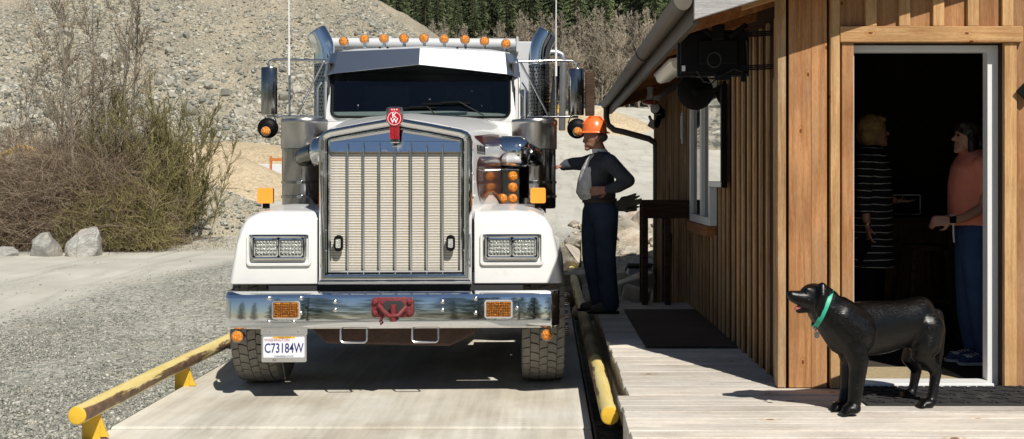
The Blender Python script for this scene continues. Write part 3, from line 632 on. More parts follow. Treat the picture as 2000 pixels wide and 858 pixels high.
# roof with exposed rafters
b = MB()
prof = [(EX, EZ + .115), (7.2, roofz(7.2) + .115), (7.2, roofz(7.2) + .165), (EX, EZ + .165)]
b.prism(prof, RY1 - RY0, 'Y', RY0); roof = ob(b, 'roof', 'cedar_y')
b = MB(); b.prism([(EX - .03, EZ + .166), (7.25, roofz(7.25) + .176), (7.25, roofz(7.25) + .20), (EX - .03, EZ + .188)], RY1 - RY0 + .06, 'Y', RY0 - .03); o = ob(b, 'shingles', 'shingle', roof)
yy = RY0 + .35
for yy in np.arange(RY0 + .62, RY1 - .1, .61):
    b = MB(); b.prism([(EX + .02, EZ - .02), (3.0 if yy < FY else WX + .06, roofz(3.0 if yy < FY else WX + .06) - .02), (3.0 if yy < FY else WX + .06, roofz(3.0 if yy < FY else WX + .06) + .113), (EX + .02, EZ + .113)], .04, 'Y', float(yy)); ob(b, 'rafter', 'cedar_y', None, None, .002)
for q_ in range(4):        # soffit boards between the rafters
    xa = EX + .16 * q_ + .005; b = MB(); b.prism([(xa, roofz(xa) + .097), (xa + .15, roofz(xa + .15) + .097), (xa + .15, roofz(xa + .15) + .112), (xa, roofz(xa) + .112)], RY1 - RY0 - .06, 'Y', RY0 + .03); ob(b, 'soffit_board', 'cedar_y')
b = MB(); b.prism([(EX - .015, EZ - .03), (7.2, roofz(7.2) - .03), (7.2, roofz(7.2) + .164), (EX - .015, EZ + .164)], .04, 'Y', RY0 - .042); ob(b, 'rake_board', 'grey_fascia', None, None, .003)
b = MB(); b.prism([(EX + .3, roofz(EX + .3) - .03), (7.2, roofz(7.2) - .03), (7.2, roofz(7.2) + .114), (EX + .3, roofz(EX + .3) + .114)], .04, 'Y', RY0 + .2); ob(b, 'rake_rafter', 'cedar_h', None, None, .003)
b = MB(); b.box((EX - .018, RY0 - .001, EZ - .05), (EX + .018, RY1, EZ + .16)); ob(b, 'fascia_board', 'gutter_brown', None, None, .003)
# gutter: half-round trough with ends, hangers and a seam; downspout
b = MB(); rings = []
for yy in np.linspace(RY0 - .02, RY1 + .05, 14):
    r = []
    for j in range(9): a = math.pi + math.pi * j / 8; r.append((EX - .075 + .056 * math.cos(a), yy, EZ + .10 + .075 * math.sin(a)))
    for j in range(8, -1, -1): a = math.pi + math.pi * j / 8; r.append((EX - .075 + .050 * math.cos(a), yy, EZ + .10 + .069 * math.sin(a)))
    rings.append(r)
b.loft(rings); gut = ob(b, 'gutter', 'gutter_brown', None, 40)
for yy in (RY0 - .022, RY1 + .05):
    b = MB()
    pts = [(EX - .075 + .056 * math.cos(math.pi + math.pi * j / 8), EZ + .10 + .075 * math.sin(math.pi + math.pi * j / 8)) for j in range(9)]
    b.prism(pts, .004, 'Y', yy); ob(b, 'gutter_end', 'gutter_brown', gut)
b = MB(); b.tube([(EX - .075 + .060 * math.cos(math.pi + math.pi * j / 8), 8.2, EZ + .10 + .080 * math.sin(math.pi + math.pi * j / 8)) for j in range(9)], .006, 6); ob(b, 'seam', 'dark_steel', gut)
b = MB(); dpts = [(EX - .06, RY1 - .12, EZ + .06), (EX - .06, RY1 - .12, EZ - .10), (EX - .04, RY1 - .14, EZ - .2), (EX + .04, RY1 - .18, EZ - .27), (EX + .16, RY1 - .25, EZ - .30), (EX + .48, RY1 - .42, EZ - .40), (EX + .56, RY1 - .45, EZ - .46), (EX + .565, RY1 - .45, EZ - .60), (EX + .565, RY1 - .45, -.1)]
b.tube(dpts, .040, 12); ob(b, 'downspout', 'gutter_brown', None, 40)
# side wall boards and battens
yb = FY + .03; i = 0; sp = .205
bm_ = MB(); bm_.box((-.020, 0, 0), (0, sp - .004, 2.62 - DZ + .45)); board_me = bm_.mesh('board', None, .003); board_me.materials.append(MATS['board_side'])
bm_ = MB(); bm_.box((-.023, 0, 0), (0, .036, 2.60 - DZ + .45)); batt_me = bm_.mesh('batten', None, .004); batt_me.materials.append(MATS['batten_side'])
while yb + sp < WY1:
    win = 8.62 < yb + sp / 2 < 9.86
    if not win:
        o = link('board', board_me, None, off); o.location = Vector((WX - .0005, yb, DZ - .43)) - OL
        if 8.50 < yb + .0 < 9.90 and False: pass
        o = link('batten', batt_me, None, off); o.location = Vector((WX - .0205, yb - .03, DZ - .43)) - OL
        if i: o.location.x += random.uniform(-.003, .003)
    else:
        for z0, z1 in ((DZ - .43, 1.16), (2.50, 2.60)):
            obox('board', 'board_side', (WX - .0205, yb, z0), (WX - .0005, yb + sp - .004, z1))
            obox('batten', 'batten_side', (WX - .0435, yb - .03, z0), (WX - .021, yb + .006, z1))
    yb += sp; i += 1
# front corner: two wide boards wrapping the corner, then battens, trim, header
obox('corner_board', 'batten_side', (WX - .07, FY - .02, DZ + .004), (WX - .0215, FY + .07, 2.74))
obox('corner_board', 'cedar_v', (WX - .004, FY - .022, DZ + .004), (WX + .128, FY - .0005, 2.9))
obox('corner_board', 'cedar_v', (WX + .1285, FY - .024, DZ + .004), (WX + .222, FY - .0005, 2.95))
obox('batten', 'cedar_light', (WX + .238, FY - .044, DZ + .004), (WX + .294, FY - .0005, 3.1))
obox('door_trim', 'cedar_h' if False else 'cedar_v', (WX + .308, FY - .034, DZ + .004), (DX0 - .004, FY - .0005, DTOP + .045))
obox('door_trim', 'cedar_light', (DX1 + .062, FY - .034, DZ + .004), (DX1 + .135, FY - .0005, DTOP + .045))
obox('board', 'cedar_v', (DX1 + .1355, FY - .016, DZ + .004), (DX1 + .36, FY - .0005, 3.4))
obox('header', 'cedar_h', (WX + .294, FY - .052, DTOP + .046), (DX1 + .165, FY - .0005, DTOP + .140), .004)
xs = WX + .45; j = 0
for px in (1697, 1762, 1828, 1895, 1962, 2029):
    cx = (px - VX) / F * FY
    obox('batten', 'cedar_light', (cx - .033, FY - .046, DTOP + .142), (cx + .033, FY - .0185, 3.9))
    obox('board', 'cedar_v', (cx + .001, FY - .018, DTOP + .1405), (cx + .199, FY - .0005, 3.9))
obox('board', 'cedar_v', (WX + .296, FY - .017, DTOP + .1405), ((1697 - VX) / F * FY - .001, FY - .0006, 3.9))
# white door frame and sill
df = MB(); df.box((DX0 - .004, FY + .012, DZ + .001), (DX0 + .012, FY + .118, DTOP + .04)); ob(df, 'door_frame', 'white_vinyl', None, None, .002)
df = MB(); df.box((DX1 - .004, FY + .05, DZ + .001), (DX1 + .060, FY + .118, DTOP + .04)); ob(df, 'door_frame', 'white_vinyl', None, None, .002)
df = MB(); df.box((DX0 + .0125, FY + .05, DTOP), (DX1 - .0045, FY + .117, DTOP + .04)); ob(df, 'door_frame', 'white_vinyl', None, None, .002)
df = MB(); df.box((DX0 + .0125, FY - .045, DZ + .002), (DX1 - .0045, FY + .116, DZ + .032)); ob(df, 'door_sill', 'white_vinyl', None, None, .004)
# side window (two lites in a white frame, wooden sill)
wn_ = empty('window', (0, 0, 0)); wn_.parent = off; wn_.location = Vector((WX, 9.25, 1.85)) - OL
def wbox(name, mat, lo, hi, bevel=.003):
    b = MB(); b.box(lo, hi); return b.build(name, mat, wn_, None, bevel)
hw, hh = .61, .62
wbox('frame', 'white_vinyl', (-.075, -hw, hh - .06), (-.001, hw, hh)); wbox('frame', 'white_vinyl', (-.075, -hw, -hh), (-.001, hw, -hh + .07))
wbox('frame', 'white_vinyl', (-.076, -hw, -hh + .0705), (-.002, -hw + .08, hh - .0605)); wbox('frame', 'white_vinyl', (-.076, hw - .07, -hh + .0705), (-.002, hw, hh - .0605))
wbox('frame', 'white_vinyl', (-.070, -.10, -hh + .0708), (-.004, -.02, hh - .0608))
wbox('pane', 'window_glass', (-.035, -hw + .0805, -hh + .0708), (-.028, -.1005, hh - .0608), 0); wbox('pane', 'window_glass', (-.045, -.0195, -hh + .0708), (-.038, hw - .0705, hh - .0608), 0)
wbox('sill', 'cedar_y', (-.10, -hw - .02, -hh - .09), (-.001, hw + .02, -hh - .002))
# ---- door mats, plywood sheet
def chevron_mat():
    t = empty('door_mat', (2.22, 5.86, DZ + .003)); b = MB(); b.box((-.47, -.25, 0), (.75, .225, .010)); b.build('base', 'dark_rubber', t, None, .004)
    b = MB(); rows = 5; cols = 15
    for r_ in range(rows):
        for c_ in range(cols):
            x = -.42 + c_ * .078 + (.02 if r_ % 2 else 0); yv = -.20 + r_ * .098; s = 1 if (r_ + c_) % 2 else -1
            M = Matrix.Translation((x, yv, .0125)) @ Matrix.Rotation(R(38) * s, 4, 'Z')
            b.cbox((0, 0, 0), (.075, .022, .008), M); b.cbox((0.0, .033, 0), (.06, .012, .006), M)
    tag(b.build('tread_blocks', 'dark_rubber', t), kind='stuff'); tag(t, 'black rubber mat with raised zigzag tread outside the doorway', 'door mat'); return t
chevron_mat()
b = MB(); b.box((-.38, 0, 0), (.40, .52, .008)); o = b.build('floor_mat', None or 'sisal' if 'sisal' in MATS else 'sand', None, None, .002); o.location = (2.2, 6.245, DZ - .001)
tag(o, 'tan ribbed mat on the floor just inside the doorway', 'floor mat')
b = MB(); b.box((0, 0, 0), (.68, 2.15, .014)); o = b.build('plywood_sheet', 'plywood', None, None, .003); o.location = (.72, 7.55, DZ + .004); tag(o, 'dark worn plywood sheet lying flat on the deck', 'plywood')
# ------------------------------------------------------------------ dump truck (local: x to the right, y back from the bumper, z up)
def thin_glass(name, tint, base=0.06):
    m, n, l, b = mk(name); n.remove(b); out = n['Material Output']
    tr = n.new('ShaderNodeBsdfTransparent'); tr.inputs[0].default_value = rgba(tint)
    gl = n.new('ShaderNodeBsdfGlossy'); gl.inputs['Roughness'].default_value = 0.02; gl.inputs['Color'].default_value = (.9, .95, 1, 1)
    fr = n.new('ShaderNodeFresnel'); fr.inputs[0].default_value = 1.5
    ge = n.new('ShaderNodeNewGeometry'); nz = n.new('ShaderNodeTexNoise'); nz.inputs['Scale'].default_value = 28; nz.inputs['Detail'].default_value = 6; l.new(ge.outputs['Position'], nz.inputs[0])
    mr = n.new('ShaderNodeMapRange'); mr.inputs[1].default_value = .70; mr.inputs[2].default_value = .76; mr.inputs[4].default_value = .5; l.new(nz.outputs[0], mr.inputs[0])
    df = n.new('ShaderNodeBsdfDiffuse'); df.inputs[0].default_value = (.5, .5, .48, 1)
    m1 = n.new('ShaderNodeMixShader'); l.new(fr.outputs[0], m1.inputs[0]); l.new(tr.outputs[0], m1.inputs[1]); l.new(gl.outputs[0], m1.inputs[2])
    m2 = n.new('ShaderNodeMixShader'); l.new(mr.outputs[0], m2.inputs[0]); l.new(m1.outputs[0], m2.inputs[1]); l.new(df.outputs[0], m2.inputs[2])
    l.new(m2.outputs[0], out.inputs[0]); return m
thin_glass('windshield_glass', (.62, .68, .67))
basic('dash_grey', (.36, .385, .37), .7)
basic('cab_dark', (.03, .032, .034), .8)
basic('plate_white', (.72, .74, .78), .4, var=.04)
basic('plate_blue', (.01, .02, .14), .4)
basic('plate_red', (.35, .02, .03), .4)
basic('plate_yellow', (.75, .42, .03), .4)
TY = 7.46; TRZ = R(2.0)
trk = empty('dump_truck', (-1.13, TY, 0), TRZ)
tag(trk, 'white and burgundy conventional dump truck with chrome grille facing the camera', 'truck')
TI = (Matrix.Translation((-1.13, TY, 0)) @ Matrix.Rotation(TRZ, 4, 'Z')).inverted()
def T(px, py, v): return TI @ W3(px, py, TY + v)
def part(b, name, mat, parent=None, smooth=None, bevel=0.0, seg=2): return b.build(name, mat, parent or trk, smooth, bevel, seg)
def inset(poly, d):
    n = len(poly); A = sum(poly[i][0] * poly[(i + 1) % n][1] - poly[(i + 1) % n][0] * poly[i][1] for i in range(n)); s = 1 if A > 0 else -1; out = []
    for i in range(n):
        p0, p1, p2 = Vector(poly[i - 1]), Vector(poly[i]), Vector(poly[(i + 1) % n]); e1 = (p1 - p0).normalized(); e2 = (p2 - p1).normalized()
        n1 = Vector((-e1.y, e1.x)) * s; n2 = Vector((-e2.y, e2.x)) * s; m = (n1 + n2); m = m / max(m.length_squared / 2, .3); q = p1 + m * d; out.append((q.x, q.y))
    return out
def xz(poly, y): return [(p[0], y, p[1]) for p in poly]
def framed(b, poly, prof):                 # ring round an outline; prof = (inset, y) pairs
    b.loft([xz(inset(poly, d), y) for d, y in prof], cap=False)
    return b
# --- bumper
b = MB(); rings = []
prof = [(.09, .535), (.012, .538), (0, .55), (0, .556), (.002, .60), (.006, .66), (.013, .72), (.0185, .758), (.020, .765), (.028, .785), (.06, .800), (.13, .803), (.13, .79), (.03, .775), (.02, .56), (.09, .55)]
for x, dy, dz in ((-1.235, .20, .0), (-1.232, .10, 0), (-1.215, .03, 0), (-1.185, .004, 0), (-1.17, 0, 0), (-.6, 0, 0), (0, 0, 0), (.6, 0, 0), (1.15, 0, 0), (1.165, .004, 0), (1.20, .035, 0), (1.222, .10, 0), (1.228, .22, 0)):
    rings.append([(x, y + dy, z + dz) for y, z in prof])
b.loft(rings); bump = part(b, 'bumper', 'chrome', None, 35)
for sx in (-1, 1):
    cx = .77 * sx
    b = MB(); framed(b, rounded(.205, .135, .02, 4, cx, .677), [(0, .014), (0, -.008), (.012, -.008), (.014, .006)]); fr_ = part(b, 'signal_frame', 'chrome', bump, 40)
    b = MB(); b.prism(rounded(.178, .108, .012, 4, cx, .677), .006, 'Y', -.005); part(b, 'turn_signal', 'amber', bump)
    b = MB()
    for i in range(1, 14): x = cx - .089 + i * .178 / 14; b.cbox((x, -.0085, .677), (.0022, .002, .108))
    for i in range(1, 9): z = .623 + i * .108 / 9; b.cbox((cx, -.0087, z), (.178, .002, .0022))
    tag(part(b, 'wire_guard', 'black_metal', bump), kind='stuff')
for px, py in ((588, 582), (588, 611), (655, 589), (655, 605), (864, 590), (864, 606), (929, 584), (929, 612), (1010, 603), (527, 582), (527, 628), (575, 628)):
    c = T(px, py, 0); b = MB(); b.lathe([(.016, -.02), (.016, .004), (.008, .011), (.003, .012)], (c.x, .004, c.z), (0, -1, 0), 10); part(b, 'bolt', 'polished', bump, 40)
# tow pin plate with clevis
tp = MB(); tp.prism(rounded(.305, .145, .03, 4, 0, .695), .02, 'Y', -.021); tow = part(tp, 'tow_plate', 'oxide_red', bump, 40, .004)
b = MB(); b.prism(rounded(.15, .085, .03, 5, .01, .70), .004, 'Y', -.026); part(b, 'tow_opening', 'cab_dark', tow)
b = MB(); b.tube([(-.10, -.03, .715), (-.06, -.06, .675), (-.01, -.085, .64), (.05, -.085, .645), (.10, -.05, .70)], .016, 8); part(b, 'clevis', 'oxide_red', tow, 40)
b = MB(); b.tube([(.012, -.07, .60), (.012, -.07, .72)], .024, 10); part(b, 'tow_pin', 'oxide_red', tow, 40)
for x, z in ((-.125, .735), (-.125, .655), (.125, .735), (.125, .655)):
    b = MB(); b.lathe([(.022, 0), (.022, .012), (.012, .02)], (x, -.021, z), (0, -1, 0), 6); part(b, 'bolt', 'oxide_red', tow)
b = MB()
for i in range(9): a = i / 8; b.ball((-.075 - .012 * math.sin(a * 9), -.045, .73 - a * .15), (.008, .006, .011), 6, 4)
part(b, 'chain', 'oxide_red', tow)
for cx in (-.285, .235):
    b = MB(); b.tube([(cx - .095, .03, .56), (cx - .095, .015, .45), (cx - .08, .012, .437), (cx + .08, .012, .437), (cx + .095, .015, .45), (cx + .095, .03, .56)], .0085, 8); part(b, 'step_bar', 'polished', bump, 40)
# licence plate
cx = -.785; pl = MB(); pl.prism(rounded(.335, .05, .004, 2, cx, .520), .004, 'Y', .0); br = part(pl, 'plate_bracket', 'polished', bump)
for sx in (-.1, .1):
    b = MB(); b.lathe([(.008, 0), (.006, .004)], (cx + sx, -.001, .522), (0, -1, 0), 8); part(b, 'bolt', 'galv', br)
b = MB(); b.prism(rounded(.325, .200, .012, 3, cx, .398), .005, 'Y', -.002); plate = part(b, 'licence_plate', 'polished', trk, None, .0015)
b = MB(); b.prism(rounded(.297, .150, .008, 3, cx, .408), .002, 'Y', -.0045); face = part(b, 'plate_face', 'plate_white', plate)
rt = (R(90), 0, 0)
text_mesh('plate_number', 'C73184W', .098, 'plate_blue', plate, (cx, -.0052, .398), rt, .0006, sx=.68, bold=.001)
text_mesh('plate_state', 'WASHINGTON', .028, 'plate_red', plate, (cx - .05, -.0052, .459), rt, .0005, sx=.95)
text_mesh('plate_motto', 'EVERGREEN STATE', .016, 'plate_blue', plate, (cx, -.0052, .341), rt, .0005, sx=1.0)
b = MB(); b.prism(rounded(.16, .014, .002, 2, cx, .478), .001, 'Y', -.0052); yl = part(b, 'plate_tab', 'plate_yellow', plate)
text_mesh('plate_class', 'COMBINATION', .013, 'cab_dark', plate, (cx, -.0056, .478), rt, .0003)
text_mesh('plate_frame_letters', 'KE', .022, 'cab_dark', plate, (cx - .07, -.0026, .314), rt, .0005)
# --- round amber lamps under the bumper
for sx in (-1, 1):
    b = MB(); b.lathe([(.046, .03), (.046, 0), (.043, -.006)], (1.125 * sx, .02, .483), (0, 1, 0), 18); lm = part(b, 'bumper_lamp', 'chrome', trk, 40)
    b = MB(); b.lathe([(.042, 0), (.038, .014), (.02, .022), (.004, .024)], (1.125 * sx, .013, .483), (0, -1, 0), 18); part(b, 'lens', 'amber', lm, 60)
    b = MB(); b.cbox((1.125 * sx, .05, .525), (.03, .02, .04)); part(b, 'bracket', 'amber_flat', lm)
# --- fenders
def fender(s):
    b = MB(); rings = []
    def outline(ins, zb_in, zb_out, up):
        pts = [(.585, zb_in), (.585, 1.385 + up), (.90, 1.392 + up), (1.03, 1.382 + up), (1.12, 1.345 + up), (1.175, 1.27 + up), (1.205, 1.15 + up * .5), (1.235, .98), (1.258, zb_out)]
        if ins:
            c = Vector((.9, 1.1)); pts = [((p[0] - c.x) * (1 - ins * .9) + c.x if i not in (0, 1) else p[0], p[1] - (ins * .55 if p[1] > 1.2 else 0)) for i, p in enumerate(pts)]
        return pts
    for v, ins, up in ((.215, .15, -.02), (.222, .10, 0), (.245, .05, 0), (.285, .015, 0), (.34, 0, .0), (.42, 0, .005), (.50, 0, .01), (.62, 0, .02), (.75, 0, .03), (.9, 0, .035), (1.05, 0, .03), (1.2, 0, .02), (1.35, 0, 0), (1.48, 0, -.06), (1.58, 0, -.18), (1.66, 0, -.40)):
        zb = .842; dv = v - .90
        if abs(dv) < .60: zb = max(.842, .53 + math.sqrt(max(0, .60 ** 2 - dv * dv)))
        o = outline(ins, zb, zb, up); o = [(p[0], max(p[1], zb + (.0 if i in (0, 8) else .004 * i))) for i, p in enumerate(o)]
        rings.append([(p[0] * s, v, p[1]) for p in o])
    b.loft(rings); f = part(b, 'fender', 'white_paint', trk, 40)
    m = f.modifiers.new('soft', 'BEVEL'); m.width = .012; m.segments = 3; m.limit_method = 'ANGLE'; m.angle_limit = R(35)
    return f
for s in (-1, 1):
    fe = fender(s)
    cx = .868 * s; cz = 1.118; w, h = .412, .182
    hl = MB(); framed(hl, rounded(w + .07, h + .075, .03, 4, cx, cz - .012), [(0, .225), (.004, .195), (.02, .193), (.034, .222)]); ho = part(hl, 'headlight_recess', 'white_paint', fe, 40)
    b = MB(); framed(b, rounded(w, h, .025, 4, cx, cz), [(0, .222), (0, .180), (.006, .174), (.016, .174), (.022, .186), (.024, .21)])
    hd = part(b, 'headlight', 'chrome', trk, 40)
    b = MB(); b.prism(rounded(w - .03, h - .03, .02, 3, cx, cz), .004, 'Y', .205); part(b, 'housing', 'black_plastic', hd)
    for q in (-1, 1):
        lx = cx + q * .092
        b = MB(); framed(b, rounded(.178, .138, .016, 3, lx, cz), [(0, .204), (0, .186), (.010, .184), (.014, .198)]); part(b, 'lamp_rim', 'chrome', hd, 40)
        b = MB(); b.prism(rounded(.154, .114, .01, 3, lx, cz), .003, 'Y', .198); ln = part(b, 'lens', 'clear_lens', hd)
        b = MB()
        for i in range(6):
            for j in range(4): b.lathe([(.0125, 0), (.011, .005), (.004, .008)], (lx - .0625 + i * .025, .1978, cz - .0405 + j * .027), (0, -1, 0), 6)
        tag(part(b, 'lens_facets', 'clear_lens', hd, 50), kind='stuff')
    for q in (-.19, 0, .19):
        b = MB(); b.lathe([(.007, 0), (.004, .004)], (cx + q, .1745, cz + .08), (0, -1, 0), 8); part(b, 'screw', 'polished', hd)
    # square amber signal on the fender
    c = (1.075 * s, .66, 1.497); b = MB(); b.cbox((c[0], c[1] + .02, c[2]), (.122, .035, .122)); sg = part(b, 'fender_signal', 'black_plastic', trk, None, .012)
    b = MB(); b.prism(rounded(.122, .122, .014, 3, c[0], c[2]), .022, 'Y', c[1] - .022); part(b, 'lens', 'amber_flat', sg, None, .003)
    b = MB(); b.cbox((c[0], c[1] + .02, c[2] - .075), (.05, .03, .05)); part(b, 'stem', 'black_plastic', sg)
# --- grille
GO = [(-.57, .86), (-.57, 1.915), (-.56, 1.955), (-.535, 1.982), (-.49, 2.0), (-.25, 2.045), (-.06, 2.078), (0, 2.082), (.06, 2.078), (.25, 2.045), (.49, 2.0), (.535, 1.982), (.56, 1.955), (.57, 1.915), (.57, .86)]
b = MB(); framed(b, GO, [(0, .40), (0, .20), (.006, .165), (.022, .145), (.045, .145), (.058, .155), (.064, .175), (.066, .20)]); shell = part(b, 'grille_shell', 'chrome', trk, 50)
b = MB(); framed(b, inset(GO, .069), [(0, .21), (0, .170), (.006, .160), (.016, .160), (.022, .175), (.022, .21)]); part(b, 'grille_trim', 'chrome', shell, 50)
b = MB(); GI = inset(GO, .088)
up = [p for p in GI if p[1] > 1.8]; xl = GI[0][0]; xr = GI[-1][0]
b.add(xz([(xl, 1.832)] + up + [(xr, 1.832)], .178), [tuple(range(len(up) + 2))]); b.v = [(v[0], v[1] + (v[2] - 1.832) * .19, v[2]) for v in b.v]; part(b, 'grille_top_panel', 'chrome', shell)
b = MB(); b.box((xl, .196, .875), (xr, .205, .925)); part(b, 'grille_bottom_panel', 'chrome', shell)
b = MB(); b.box((xl, .2135, .92), (xr, .235, 1.835)); part(b, 'screen_backing', 'screen_tan', shell)
b = MB(); nb = 46
for i in range(nb + 1): z = .93 + i * (.90 / nb); b.cbox((0, .2108, z), (xr - xl, .004, .0055))
for i in range(113): x = xl + .004 + i * (xr - xl - .008) / 112; b.cbox((x, .2125, 1.38), (.0016, .0016, .90))
tag(part(b, 'screen_wires', 'screen_wire', shell), kind='stuff')
b = MB(); b.box((-.57, .15, .845), (.57, .21, .868)); part(b, 'grille_lip', 'polished', shell, None, .004)
for i in range(-3, 4):
    x = i * .1175; b = MB(); top = 1.905 if i else 1.86
    b.tube([(x, .178, .895), (x, .172, .93), (x, .170, 1.0), (x, .170, top - .05), (x, .171, top - .015), (x, .175, top)], [.005, .0065, .007, .007, .006, .001], 10); part(b, 'grille_bar', 'chrome', shell, 60)
for sx in (-1, 1):
    b = MB(); cx = -.004 + .415 * sx; cz = 1.15
    b.loft([xz(rounded(.066, .122, .032, 6, cx, cz), .172), xz(rounded(.066, .122, .032, 6, cx, cz), .150), xz(rounded(.056, .112, .027, 6, cx, cz), .142)]); lo_ = part(b, 'grille_lamp', 'black_plastic', shell, 40)
    b = MB(); b.prism(rounded(.036, .066, .008, 3, cx, cz), .004, 'Y', .1395); part(b, 'lens', 'clear_lens', lo_)
    for z in (1.10, 1.25, 1.83):
        b = MB(); b.lathe([(.010, 0), (.006, .006), (.002, .007)], (.512 * sx, .1595, z), (0, -1, 0), 8); part(b, 'bolt', 'chrome', shell, 40)
    for z in np.linspace(.95, 1.85, 6):
        b = MB(); b.lathe([(.008, 0), (.006, .005)], (.5725 * sx, .30, float(z)), (sx, 0, 0), 8); part(b, 'bolt', 'chrome', shell, 40)
for x in (-.40, -.2, .2, .40):
    b = MB(); b.lathe([(.008, 0), (.005, .006)], (x, .26, 2.082 - abs(x) * .168 + .001), (0, 0, 1), 8); part(b, 'bolt', 'chrome', shell, 40)
# emblem
em = MB(); em.prism(rounded(.125, .125, .025, 4, 0, 2.10), .012, 'Y', .118); emb = part(em, 'emblem', 'chrome', trk, None, .003)
b = MB(); b.prism([(-.036, 2.135), (-.040, 2.15), (.040, 2.15), (.036, 2.135), (.034, 2.11), (-.034, 2.11)], .008, 'Y', .104); part(b, 'emblem_crown', 'red_enamel', emb)
b = MB(); b.lathe([(.0585, 0), (.0585, .012), (.054, .016)], (0, .113, 2.075), (0, -1, 0), 28); part(b, 'emblem_disc', 'red_enamel', emb, 40)
b = MB(); framed(b, [(.049 * math.cos(a), 2.075 + .049 * math.sin(a)) for a in np.linspace(0, 2 * math.pi, 29)[:-1]], [(0, .0970), (0, .0955), (.0035, .0955), (.0035, .0970)]); part(b, 'emblem_ring', 'white_enamel', emb)
b = MB(); b.prism([(-.036, 2.03), (.036, 2.03), (.034, 1.925), (-.034, 1.925)], .010, 'Y', .108); part(b, 'emblem_shaft', 'red_enamel', emb)
for x in (-.018, .0, .018):
    b = MB(); b.box((x - .003, .1055, 1.93), (x + .003, .108, 2.015)); part(b, 'emblem_stripe', 'chrome', emb)
for x in (-.018, 0, .018):
    b = MB(); b.cbox((x, .103, 2.141), (.009, .002, .010)); part(b, 'emblem_notch', 'white_enamel', emb)
text_mesh('emblem_letter', 'K', .052, 'white_enamel', emb, (0, .0958, 2.096), rt, .001, bold=.0012); text_mesh('emblem_letter', 'W', .052, 'white_enamel', emb, (0, .0958, 2.057), rt, .001, bold=.0012)
b = MB(); b.cbox((0, .13, 1.91), (.07, .016, .03)); part(b, 'emblem_foot', 'chrome', emb, None, .006)
# --- hood
def hood_sec(v):
    t = (v - .2) / 2.1; A = [(.13, 2.066), (.27, 2.04), (.46, 2.003), (.515, 1.985), (.55, 1.94), (.558, 1.86), (.56, 1.55), (.56, .95)]
    B = [(.2, 2.225), (.45, 2.22), (.66, 2.195), (.77, 2.14), (.84, 2.05), (.87, 1.94), (.88, 1.6), (.88, 1.0)]
    s = [(a[0] * (1 - t) + c[0] * t, a[1] * (1 - t) + c[1] * t + .03 * math.sin(math.pi * t) * (1 - a[0])) for a, c in zip(A, B)]
    top = 2.078 * (1 - t) + 2.228 * t + .035 * math.sin(math.pi * t)
    return [(-x, z) for x, z in reversed(s)] + [(0, top)] + s
b = MB(); b.loft([xz(hood_sec(v), v) for v in np.linspace(.30, 2.3, 12)], cap=True); hood = part(b, 'hood', 'white_paint', trk, 40)
def hood_x(v, z):
    s = hood_sec(v)[9:]
    for (x0, z0), (x1, z1) in zip(s, s[1:]):
        if z1 <= z <= z0: return x0 + (x1 - x0) * (z0 - z) / max(1e-6, z0 - z1)
    return s[-1][0]
def hood_panel(name, pts, mat, off=.004, sub=10):      # pts: (v, z_top, z_bottom)
    for s in (-1, 1):
        b = MB(); vs = []; n = 8
        for v, zt, zb in pts:
            for j in range(n): z = zt + (zb - zt) * j / (n - 1); vs.append(((hood_x(v, z) + off) * s, v, z))
        fs = [(i * n + j, i * n + j + 1, (i + 1) * n + j + 1, (i + 1) * n + j) for i in range(len(pts) - 1) for j in range(n - 1)]
        b.add(vs, fs); o = part(b, name, mat, hood, 40); m = o.modifiers.new('t', 'SOLIDIFY'); m.thickness = .003
hood_panel('hood_stripe', [(.42, 1.962, 1.95), (.8, 1.985, 1.90), (1.2, 2.01, 1.91), (1.6, 2.03, 1.93), (2.2, 2.06, 1.95)], 'burgundy')
hood_panel('hood_panel', [(.42, 1.70, 1.62), (.47, 1.77, 1.52), (.55, 1.80, 1.46), (.65, 1.81, 1.43), (.78, 1.81, 1.46), (.95, 1.815, 1.50), (1.15, 1.82, 1.50), (1.35, 1.82, 1.46), (1.6, 1.82, 1.38), (1.9, 1.82, 1.33), (2.2, 1.82, 1.3)], 'burgundy')
for s in (-1, 1):
    b = MB()
    for i, (a, w) in enumerate(((0, .05), (.07, .03), (.12, .05), (.19, .04), (.25, .03), (.30, .05))):
        for z0, z1 in ((1.845, 1.895), (1.828, 1.838)):
            v0 = .46 + a; v1 = v0 + w; b.add([((hood_x(v, z) + .0035) * s, v, z) for v, z in ((v0, z0), (v1, z0), (v1, z1), (v0, z1))], [(0, 1, 2, 3)])
    part(b, 'hood_badge', 'black_plastic', hood)
# --- cab
def cab_sec(v, hw, zt, rr):
    return [(-hw, 1.0), (-hw, zt - rr * 1.5), (-hw + .03, zt - rr * .9), (-hw + rr * .45, zt - rr * .3), (-hw + rr * 1.4, zt - .03), (0, zt), (hw - rr * 1.4, zt - .03), (hw - rr * .45, zt - rr * .3), (hw - .03, zt - rr * .9), (hw, zt - rr * 1.5), (hw, 1.0)]
secs = [(2.30, .90, 2.80, .2), (2.33, .925, 2.88, .2), (2.5, .935, 2.935, .2), (2.8, .94, 2.95, .2), (3.3, .94, 2.95, .2), (3.45, .93, 2.92, .2), (3.5, .90, 2.85, .2)]
rake = lambda b: setattr(b, 'v', [(v[0], v[1] + max(0, v[2] - 2.2) * .20 * max(0, min(1, (2.9 - v[1]) / .6)), v[2]) for v in b.v])
b = MB(); b.loft([xz(cab_sec(*a), a[0]) for a in secs], cap=False); rake(b); k = len(b.v); n_ = 11
b.add(xz(cab_sec(*secs[-1]), secs[-1][0]), [tuple(range(11))])
wo = rounded(1.70, .52, .075, 4, 0, 2.475); oc = cab_sec(*secs[0]); 
cabo = part(b, 'cab', 'white_paint', trk, 40)
